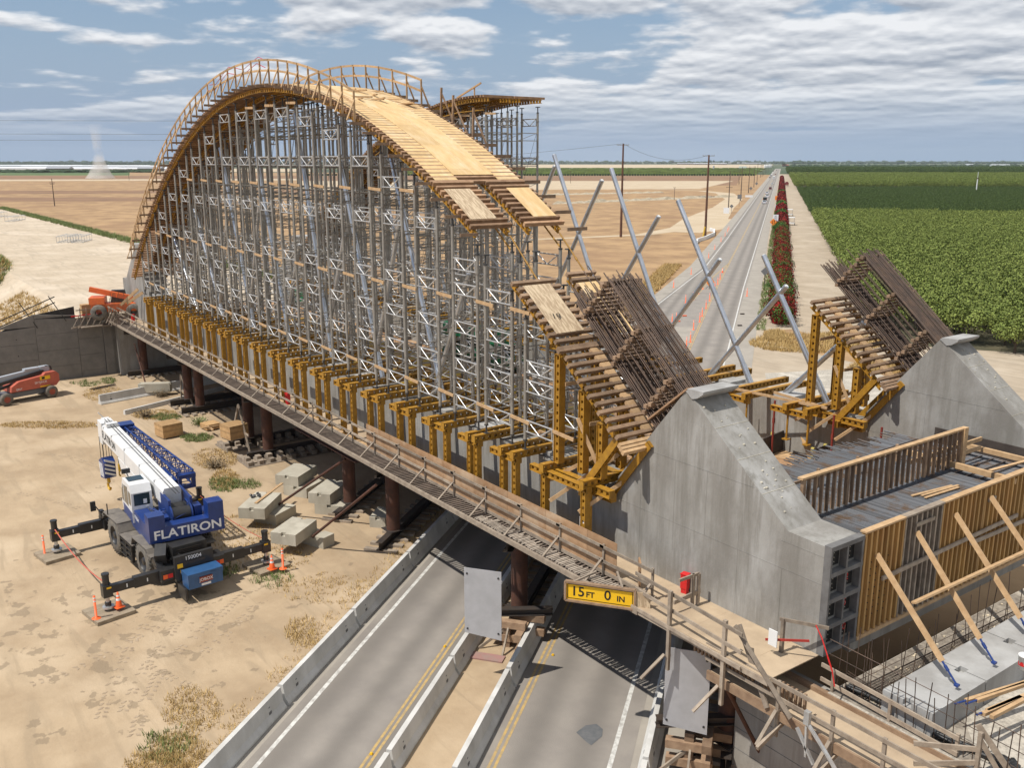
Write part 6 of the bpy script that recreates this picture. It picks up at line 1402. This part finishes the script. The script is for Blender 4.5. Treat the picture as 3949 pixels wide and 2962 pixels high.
for k,(x,y,w_) in enumerate(((20,641,300),(130,642,330),(260,644,300),(390,643,320),(520,645,260),(60,652,260),(210,654,280),(350,655,280),(480,656,240),(590,655,150))): shed(x,y,w_,30,6,GRF,GRF,f'{ORD[k]} long white greenhouse block on the left horizon','greenhouse','greenhouse')
for k,(x,y) in enumerate(((222,660),(575,660))): shed(x,y,45,20,9,WD,RF2,('grey roofed shed left of the dust column in front of the white greenhouses','grey roofed shed right of the dust column in front of the white greenhouses')[k],'shed','shed')
for k,(x,y,w_) in enumerate(((2250,630,60),(3860,640,70),(3740,638,30),(1900,640,60))): shed(x,y,w_,18,7,GRF,RF,f'{ORD[k]} tiny pale building on the horizon','farm_building','building')
p=at(2864,652); t=thing('billboard','long blank white billboard structure beside the far highway','billboard',tuple(p)); b=MB(); q=Rt*9.5; b.prism([-q+UZ*3,q+UZ*3,q+UZ*7,-q+UZ*7],Fh*.6); b.build('panel',WHTM,t); b=MB(); [b.tube(q*k,q*k+UZ*3.2,.3,6) for k in (-.9,-.3,.3,.9)]; b.build('posts',DKST,t)
for k in range(6): p=at(2950+k*4.5,646-k*.4); b=MB(); b.lathe([(0,9),(2.6,8),(3.2,6),(3.2,0)],n=12); tag(b.build('silo',WHTM,loc=tuple(p)),f'{ORD[k]} small white silo from the left beside the far highway','silo',group='white silos by the far highway')
p=at(2752,652); b=MB(); b.lathe([(0,9),(1.6,8),(1.9,7),(1.9,0)],n=12); tag(b.build('water_tank',RF2,loc=tuple(p)),'small grey tank standing on the bare far field','tank')
# ================================================================ PLANTS
def leafmat(name,a,b_,isl=.45,tr=.25):
    m=mat(name,a,.75,col2=b_,scale=.6,detail=3,isl=isl,spec=.15); return m
LG=leafmat('orchard_leaves',(.205,.24,.06),(.13,.17,.04),.3); LD=leafmat('dark_orchard_leaves',(.085,.125,.035),(.05,.08,.022),.35); LY=leafmat('bright_orchard_leaves',(.19,.23,.055),(.12,.16,.035),.35)
LR=leafmat('red_bougainvillea',(.21,.008,.009),(.07,.018,.009),.65); LS=leafmat('shrub_leaves',(.07,.14,.025),(.035,.08,.015)); LT=leafmat('far_tree_leaves',(.035,.06,.025),(.02,.035,.015),.3)
BARK=mat('tree_bark',(.11,.08,.055),.9,col2=(.07,.05,.035),scale=4)
def leaves(b,c,rad,n_,size,flat=1.,shell=.45):
    for i in range(n_):
        d=V((random.gauss(0,1),random.gauss(0,1),random.gauss(0,1))); 
        if d.length<.01: continue
        d.normalize(); r=(shell+(1-shell)*random.random()**.6)
        p=V((c[0]+d.x*rad[0]*r,c[1]+d.y*rad[1]*r,c[2]+d.z*rad[2]*r)); u=(d+V((random.uniform(-.9,.9),random.uniform(-.9,.9),random.uniform(-.3,1.1)))).normalized()
        x=u.cross(V((random.uniform(-1,1),random.uniform(-1,1),.1))).normalized(); y=u.cross(x); s=size*random.uniform(.6,1.4)
        b.add([p-x*s-y*s*.5,p+x*s*.8-y*s*.6,p+x*s*.9+y*s*.5,p-x*s*.4+y*s*.8],[(0,1,2,3)])
def crown_mb(kind,n_=1500,size=.12):
    b=MB()
    for k in range(8):
        a=k*2.399; rr=1.55*(k/8)**.5*1.25; h=3.0+random.uniform(-.35,.55)-.12*rr; leaves(b,(rr*math.cos(a),rr*math.sin(a),h),(1.15,1.15,1.0),n_//11,size,shell=.3)
    leaves(b,(0,0,2.5),(2.6,2.6,1.3),n_//4,size)
    for k in range(10):       # upright shoots
        a=random.uniform(0,6.28); r=random.uniform(.2,2.2); x,y=r*math.cos(a),r*math.sin(a); leaves(b,(x,y,3.9+random.uniform(-.3,.25)),(.3,.3,.65),n_//60,size*.9,shell=0)
    return b
def trunk_mb(s=1.):
    b=MB(); b.tube((0,0,-.1),(0,0,.9),.17,8,.13)
    for k in range(4): a=k*1.57+.4; b.tube((0,0,.85),(1.0*math.cos(a),1.0*math.sin(a),2.5),.09,6,.04)
    return b
crowns=[crown_mb(0).mesh('tree_crown',LG) for _ in range(3)]; trm=trunk_mb().mesh('tree_trunk',BARK)
def proj(p):
    d=V(p)-CAM; w=d.dot(Fw)
    if w<=1: return None
    return (CX+FPX*d.dot(Rt)/w, CY-FPX*d.dot(Up)/w)
cand=[]; 
for i in range(0,160):
    for j in range(0,72):
        s_=12.9+i*3.9; t_=60+j*3.8+(0.2*(i%3)); p=rp(s_+random.uniform(-.25,.25),t_+random.uniform(-.3,.3))
        if p.y<97.5+(s_>60)*-0: continue
        g=p.dot(Fh)
        if g>322: continue
        q=proj((p.x,p.y,3))
        if not q or q[0]>4150 or q[0]<2000: continue
        cand.append((g,p,q))
cand.sort(key=lambda e:e[0]); rows_={}
for k,(g,p,q) in enumerate(cand[:300]):
    t=bpy.data.objects.new('orchard_tree',None); COL.objects.link(t); t.location=p; sc_=random.uniform(.9,1.06); t.scale=(sc_,sc_,sc_*random.uniform(.94,1.06)); t.rotation_euler=(0,0,random.uniform(0,6.28)); t.empty_display_size=.2
    tag(t,'leafy green orchard tree of the near block beside the dirt lane','tree','orchard trees of the near block')
    for nm,me in (('crown',crowns[k%3]),('trunk',trm)): o=bpy.data.objects.new(nm,me); COL.objects.link(o); o.parent=t
def gnstuff(name,pts,src_objs,label,cat,smin,smax,mtl=None):
    me=bpy.data.meshes.new(name); me.from_pydata([tuple(p) for p in pts],[],[]); o=bpy.data.objects.new(name,me); COL.objects.link(o); tag(o,label,cat,kind='stuff')
    ng=bpy.data.node_groups.new(name,'GeometryNodeTree'); ng.interface.new_socket('Geometry',in_out='INPUT',socket_type='NodeSocketGeometry'); ng.interface.new_socket('Geometry',in_out='OUTPUT',socket_type='NodeSocketGeometry')
    n=ng.nodes;k=ng.links; gi=n.new('NodeGroupInput'); go=n.new('NodeGroupOutput'); m2p=n.new('GeometryNodeMeshToPoints'); ip=n.new('GeometryNodeInstanceOnPoints'); oi=n.new('GeometryNodeObjectInfo'); oi.inputs['Object'].default_value=src_objs; oi.transform_space='ORIGINAL'
    r=n.new('FunctionNodeRandomValue'); r.data_type='FLOAT'; r.inputs[2].default_value=smin; r.inputs[3].default_value=smax
    rr=n.new('FunctionNodeRandomValue'); rr.data_type='FLOAT_VECTOR'; rr.inputs[0].default_value=(0,0,0); rr.inputs[1].default_value=(0,0,6.28)
    k.new(gi.outputs[0],m2p.inputs[0]); k.new(m2p.outputs[0],ip.inputs['Points']); k.new(oi.outputs['Geometry'],ip.inputs['Instance']); k.new(r.outputs[1],ip.inputs['Scale']); k.new(rr.outputs[0],ip.inputs['Rotation'])
    last=ip.outputs[0]
    if mtl: sm=n.new('GeometryNodeSetMaterial'); sm.inputs['Material'].default_value=mtl; k.new(last,sm.inputs[0]); last=sm.outputs[0]
    k.new(last,go.inputs[0]); md=o.modifiers.new('scatter','NODES'); md.node_group=ng; return o
crown_obj=[o for o in bpy.data.objects if o.name.startswith('crown')][0]
pts=[e[1] for e in cand[300:]]
gnstuff('orchard_canopy',pts,crown_obj,'rest of the near block of green orchard trees stretching to the right','orchard',.9,1.08)
def field(g0,g1,st,smin,right=4150):
    out_=[]; i=0
    while 12.6+i*st<900:
        j=0
        while 150+j*st<1900:
            p=rp(12.6+i*st+random.uniform(-.4,.4),150+j*st+random.uniform(-.4,.4)); g=p.dot(Fh); j+=1
            if g0<g<g1:
                q=proj((p.x,p.y,3))
                if q and 2950<q[0]<right: out_.append(p)
        i+=1
    return out_
gnstuff('young_orchard',field(336,625,4.2,1),crown_obj,'darker low block of young orchard trees behind the near block','orchard',.72,.84,LD)
gnstuff('bright_orchard',field(648,1150,7.5,1),crown_obj,'bright green orchard block farther away','orchard',1.35,1.6,LY)
gnstuff('far_orchard',field(1190,1700,11,1),crown_obj,'dark strip of orchard trees at the far end of the fields','orchard',2.0,2.5,LD)
# vineyard rows left of the highway, with their end posts
b=MB(); rowv=[]
A0=at(1150,676);A1=at(2905,676)
for i in range(26):
    y=675-i*1.05; a=at(1500,y); c=at(2908+i*1.6,y); 
    n_=60
    for j in range(n_): 
        p=a.lerp(c,(j+random.random())/n_); b.box((p.x,p.y,.9),(a-c).length/n_*1.0 and ((a-c).length/n_*.9,3.,1.6+random.uniform(-.2,.3)),math.atan2((c-a).y,(c-a).x))
tag(b.build('vineyard_rows',LY),'rows of bright green vines left of the highway','vineyard',kind='stuff')
b=MB()
for i in range(170): x=1150+i*10.4; p=at(x,677); b.box((p.x,p.y,1.3),(2.6,1.5,2.6),.6)
tag(b.build('vine_row_ends',LT),'dark dotted row ends along the near edge of the vineyard','vines',kind='stuff')
# red hedge
def bush_mesh(L_,w_,h_,n_,size,m,nm='foliage'):
    b=MB(); k=max(2,int(L_/.8))
    for i in range(k):
        b.cm=0 if len(m)<2 or random.random()<.68 else 1
        leaves(b,(random.uniform(-.15,.15)*w_,-L_/2+L_*(i+.5)/k,h_*.5),(w_*.5*random.uniform(.7,1.1),L_/k*1.1,h_*.55*random.uniform(.75,1.15)),n_//k,size,shell=.55)
    b.lathe([(w_*.33,0),(w_*.38,h_*.4),(w_*.2,h_*.8),(0,h_*.85)],n=8)
    return b.mesh(nm,m)
hm=[bush_mesh(6.6,3.5,3.0,3000,.10,[LR,LS]) for _ in range(3)]
sm_=bush_mesh(5,3.9,3.5,1800,.13,[LS])
ha=math.atan2(-RD.x,RD.y)
for k in range(26):
    green=k in (24,25)
    o=bpy.data.objects.new('flowering_bush' if not green else 'green_shrub',hm[k%3] if not green else sm_); COL.objects.link(o); o.location=rp(1.15 if not green else .8,118+k*6.,0); o.rotation_euler=(0,0,ha+(math.pi if k%2 else 0)); o.scale=(1,1,random.uniform(.9,1.15))
    tag(o,f'{ORD[k]} red flowering bush of the hedge counted from the bridge' if not green else ('green shrub interrupting the red hedge, nearer half','green shrub interrupting the red hedge, farther half')[k-24],'bush','red flowering bushes of the hedge' if not green else None)
b=MB()
t_=276
random.seed(11)
while t_<1150:
    L_=9; b.cm=1 if (330<t_<345 or 395<t_<420 or 560<t_<585) else 0
    p=rp(.9,t_); leaves(b,(p.x,p.y,1.5),(2.3,2.3,1.9),260,.3,shell=.5); L_=3.2; t_+=L_*(1 if t_<600 else 1.4)
o=b.build('long_hedge',[LR,LS]); tag(o,'far part of the red hedge running beside the highway to the horizon','hedge')
# green weeds along the hedge foot and the road edges
def tufts(name,pts,m,label,h=.5,n_=7,w_=.03,kind='stuff'):
    b=MB()
    for p in pts:
        for k in range(n_):
            a=random.uniform(0,6.28); l_=random.uniform(.5,1.)*h; d=V((math.cos(a)*l_*random.uniform(.2,.8),math.sin(a)*l_*random.uniform(.2,.8),l_)); s=V((-math.sin(a),math.cos(a),0))*w_*random.uniform(.6,1.5); o_=V(p)+V((random.uniform(-.15,.15),random.uniform(-.15,.15),-.02))
            b.add([o_-s,o_+s,o_+d],[(0,1,2)])
    return tag(b.build(name,m),label,'weeds',kind=kind)
WG=mat('weed_green',(.16,.20,.06),.8,isl=.4); WY=mat('dry_grass_blades',(.48,.33,.13),.85,isl=.35); WB=mat('brown_weed',(.20,.15,.09),.85,isl=.4)
def pool(cx,cy,rx,ry,n_,z=0.):   # a patch given around a photo point
    o_=[]
    for i in range(n_):
        r=random.random()**.5; a=random.uniform(0,6.28); o_.append(at(cx+rx*r*math.cos(a),cy+ry*r*math.sin(a),z))
    return o_
tufts('hedge_foot_grass',[rp(-1.2+random.uniform(-.5,.5),random.uniform(112,420)) for _ in range(1500)],WG,'green weeds along the foot of the red hedge',.55)
tufts('dry_grass',pool(3150,1325,260,38,1600)+pool(2990,1300,45,22,500)+pool(3450,1420,180,25,600),WY,'pale dry grass between the road and the worksite beyond the bridge',.55,8,.03)
tufts('dry_grass',pool(740,2740,110,90,220)+pool(690,2900,110,70,260)+pool(600,2950,120,50,200)+pool(1170,2440,70,60,150)+[rp(-17.1+random.uniform(-.9,.1),random.uniform(18,52)) for _ in range(350)],WY,'yellow dry grass along the left barrier row at the bottom',.22,7,.014)
tufts('green_weeds',pool(640,2880,100,70,60)+pool(860,2200,60,30,40)+pool(1050,2230,80,40,60)+pool(760,1690,60,16,160)+pool(860,1870,60,30,120)+pool(640,1610,60,12,120)+pool(420,1470,30,12,60)+pool(330,1480,60,14,60)+pool(950,1870,60,20,80),WG,'green weeds scattered over the sandy yard',.28,8,.02)
tufts('dry_weeds',pool(200,1640,200,14,500)+pool(600,1600,90,20,350)+pool(830,1770,90,40,350)+pool(870,1850,50,40,300)+pool(400,1520,80,30,350)+pool(1000,2150,200,60,200)+pool(950,2060,160,80,200)+pool(1250,2270,200,60,150),WY,'low dry weeds scattered between the crane and the bridge',.2,7,.016)
for k,(x,y,lab) in enumerate(((830,1805,'brown dead shrub beside the stepped timber blocks'),(620,1530,'brown dead shrub in front of the white barrier'),(770,1640,'low green bush beside the A-frame'),(560,1610,'thin dry bush near the crane boom tip'))):
    p=at(x,y); b=MB()
    for i in range(160): a=random.uniform(0,6.28);l_=random.uniform(.3,.9); d=V((math.cos(a)*l_,math.sin(a)*l_,random.uniform(.2,.8))); s=V((-math.sin(a),math.cos(a),0))*.02; b.add([-s,s,d],[(0,1,2)])
    leaves(b,(0,0,.35),(.8,.8,.35),160,.05); tag(b.build('dry_bush',WG if k==2 else WB,loc=tuple(p)),lab,'bush')
tufts('embankment_weeds',[V((x,43.3+random.uniform(-1.2,1.6),EZ-.2)) for x in [random.uniform(-330,-110) for _ in range(2600)]],WG,'green weeds along the far crest of the pale embankment',.9,8,.06)
mp_=[V((random.uniform(-186,-118),random.uniform(0,24),0)) for _ in range(6000)]; mq=[]
for p in mp_:
    r=((p.x+152)/34)**2+((p.y-12)/12.)**2
    if r<1: p.z=min(9.*(1-r),7.2)+.1; mq.append(p)
tufts('mound_weeds',mq[::2],WG,'yellow-green weeds on the sand mound at the left edge',.9,9,.06); tufts('mound_grass',mq[1::2],WY,'dry grass on the sand mound at the left edge',.8,9,.05)
tufts('slope_weeds',[V((random.uniform(-103,-92),random.uniform(7,16),0))+V((0,0,0)) for _ in range(0)]+[V((x,y,max(.1,EZ*(y-7.3)/10.5)-.05)) for x,y in [(random.uniform(-118,-92.2),random.uniform(8,17)) for _ in range(1600)]],WY,'dry grass on the slope behind the panel wall',.5,8,.03)
tufts('field_edge_grass',[rp(-18.5+random.uniform(-2,1.2),random.uniform(112,180)) for _ in range(2600)],WY,'taller dry grass along the left edge of the highway beyond the bridge',.7,9,.04)
# palm
o=at(2985,1172); t=thing('fan_palm','small fan palm standing at the near end of the red hedge','palm',tuple(o)); b=MB(); b.tube((0,0,0),(0,0,1.9),.24,10,.2); b.build('trunk',BARK,t)
b=MB()
for k in range(34):
    a=k*2.399; e_=random.uniform(-.5,1.2); d=V((math.cos(a)*math.cos(e_),math.sin(a)*math.cos(e_),math.sin(e_))); s=V((-math.sin(a),math.cos(a),0)); u=s.cross(d); c=V((0,0,1.9)); b.beam(c,c+d*1.0,.03,.03)
    for j in range(9): f=(j-4)*.28; q=(d*math.cos(f)+s*math.sin(f)); b.add([c+d*.9,c+d*.9+q*.6+s*.04*1+u*.02,c+d*.9+q*1.15-V((0,0,.25)),c+d*.9+q*.6-s*.04],[(0,1,2,3)])
b.build('fronds',LS,t)
# trees of the far farmyard and the horizon woods
def btree(px,py,h,w_,label,group):
    p=at(px,py); t=thing('broadleaf_tree',label,'tree',tuple(p),0,group); b=MB(); b.tube((0,0,0),(0,0,h*.4),h*.03,6); b.build('trunk',BARK,t); b=MB()
    for k in range(6): a=k*2.4; leaves(b,(math.cos(a)*w_*.25,math.sin(a)*w_*.25,h*(.5+.07*k)),(w_*.32,w_*.32,h*.22),90,h*.045,shell=.3)
    b.build('crown',LT,t)
for k,(x,y,h,w_) in enumerate(((510,262,26,26),(440,262,18,16),(670,262,22,24),(560,262,24,14),(860,262,20,22),(940,262,19,24),(1050,258,20,20),(1150,252,26,24),(1215,252,24,22),(1290,252,22,20),(250,250,14,50),(775,250,20,26),(20,235,14,16),(1560,300,12,20),(1700,300,9,18))): btree(*C(x,y),h,w_,f'{ORD[k]} dark broadleaf tree of the far farmyard',"trees of the far farmyard")
b=MB(); random.seed(5)
for i in range(2600):
    x=random.uniform(-200,4150); y=random.uniform(620.8,629); g=at(x,y+2.5); s=random.uniform(5,11)*(1+.6*(random.random()<.1)); 
    b.ico((g.x,g.y,s*.6),s,(1.8,1.8,1),.3)
tag(b.build('horizon_woods',LT),'thin dark line of far trees along the horizon','woods',kind='stuff')
b=MB()
for i in range(900):
    x=random.choice((random.uniform(0,620),random.uniform(3050,4100))); y=random.uniform(632,636) if x<700 else random.uniform(636,646); g=at(x,y); s=random.uniform(3,5); b.ico((g.x,g.y,s*.5),s,(2.2,2.2,.8),.3)
for i in range(160): x=random.uniform(-20,600); g=at(x,664+random.uniform(-1,1)); b.ico((g.x,g.y,1.5),random.uniform(3,5),(2.5,2.5,.8),.3)
tag(b.build('field_tree_rows',LT),'dark rows of trees between the far fields','tree rows',kind='stuff')
# dust devil
o=at(388,690); t=MB(); t.lathe([(0,0),(16,1),(12,6),(7,18),(5,36),(7,58),(0,61)],n=18); d_=t.build('dust_column',None,loc=tuple(o)); d_.data.materials.clear()
m=bpy.data.materials.new('dust'); m.use_nodes=True; n=m.node_tree.nodes;k=m.node_tree.links; n.remove(n['Principled BSDF']); pv=n.new('ShaderNodeVolumePrincipled'); pv.inputs['Color'].default_value=(.97,.93,.87,1); k.new(pv.outputs[0],n['Material Output'].inputs['Volume'])
tc_=n.new('ShaderNodeTexCoord'); no=n.new('ShaderNodeTexNoise'); no.inputs['Scale'].default_value=.05; no.inputs['Detail'].default_value=4; k.new(tc_.outputs['Object'],no.inputs[0]); r=n.new('ShaderNodeMapRange'); k.new(no.outputs[0],r.inputs[0]); r.inputs[1].default_value=.35; r.inputs[2].default_value=.7; r.inputs[3].default_value=.002; r.inputs[4].default_value=.16
sx_=n.new('ShaderNodeSeparateXYZ'); k.new(tc_.outputs['Object'],sx_.inputs[0]); r2=n.new('ShaderNodeMapRange'); k.new(sx_.outputs[2],r2.inputs[0]); r2.inputs[1].default_value=10; r2.inputs[2].default_value=58; r2.inputs[3].default_value=1; r2.inputs[4].default_value=.05
mu=n.new('ShaderNodeMath'); mu.operation='MULTIPLY'; k.new(r.outputs[0],mu.inputs[0]); k.new(r2.outputs[0],mu.inputs[1]); k.new(mu.outputs[0],pv.inputs['Density'])
d_.data.materials.append(m); tag(d_,'pale column of dust whirling up from the brown field at left','dust',kind='stuff')

# ---------------------------------------------------------------- air
b=MB(); b.b2((-9500,-9500,-1.2),(9500,9500,140)); hzo=b.build('haze',None,kind='stuff',label='thin pale haze lying over the whole plain',cat='haze'); hzo.data.materials.clear()
m=bpy.data.materials.new('haze_air'); m.use_nodes=True; n=m.node_tree.nodes;k=m.node_tree.links; n.remove(n['Principled BSDF']); pv=n.new('ShaderNodeVolumePrincipled'); pv.inputs['Color'].default_value=(.80,.88,1.,1); pv.inputs['Density'].default_value=.000035; k.new(pv.outputs[0],n['Material Output'].inputs['Volume']); hzo.data.materials.append(m)
sc.cycles.volume_bounces=1
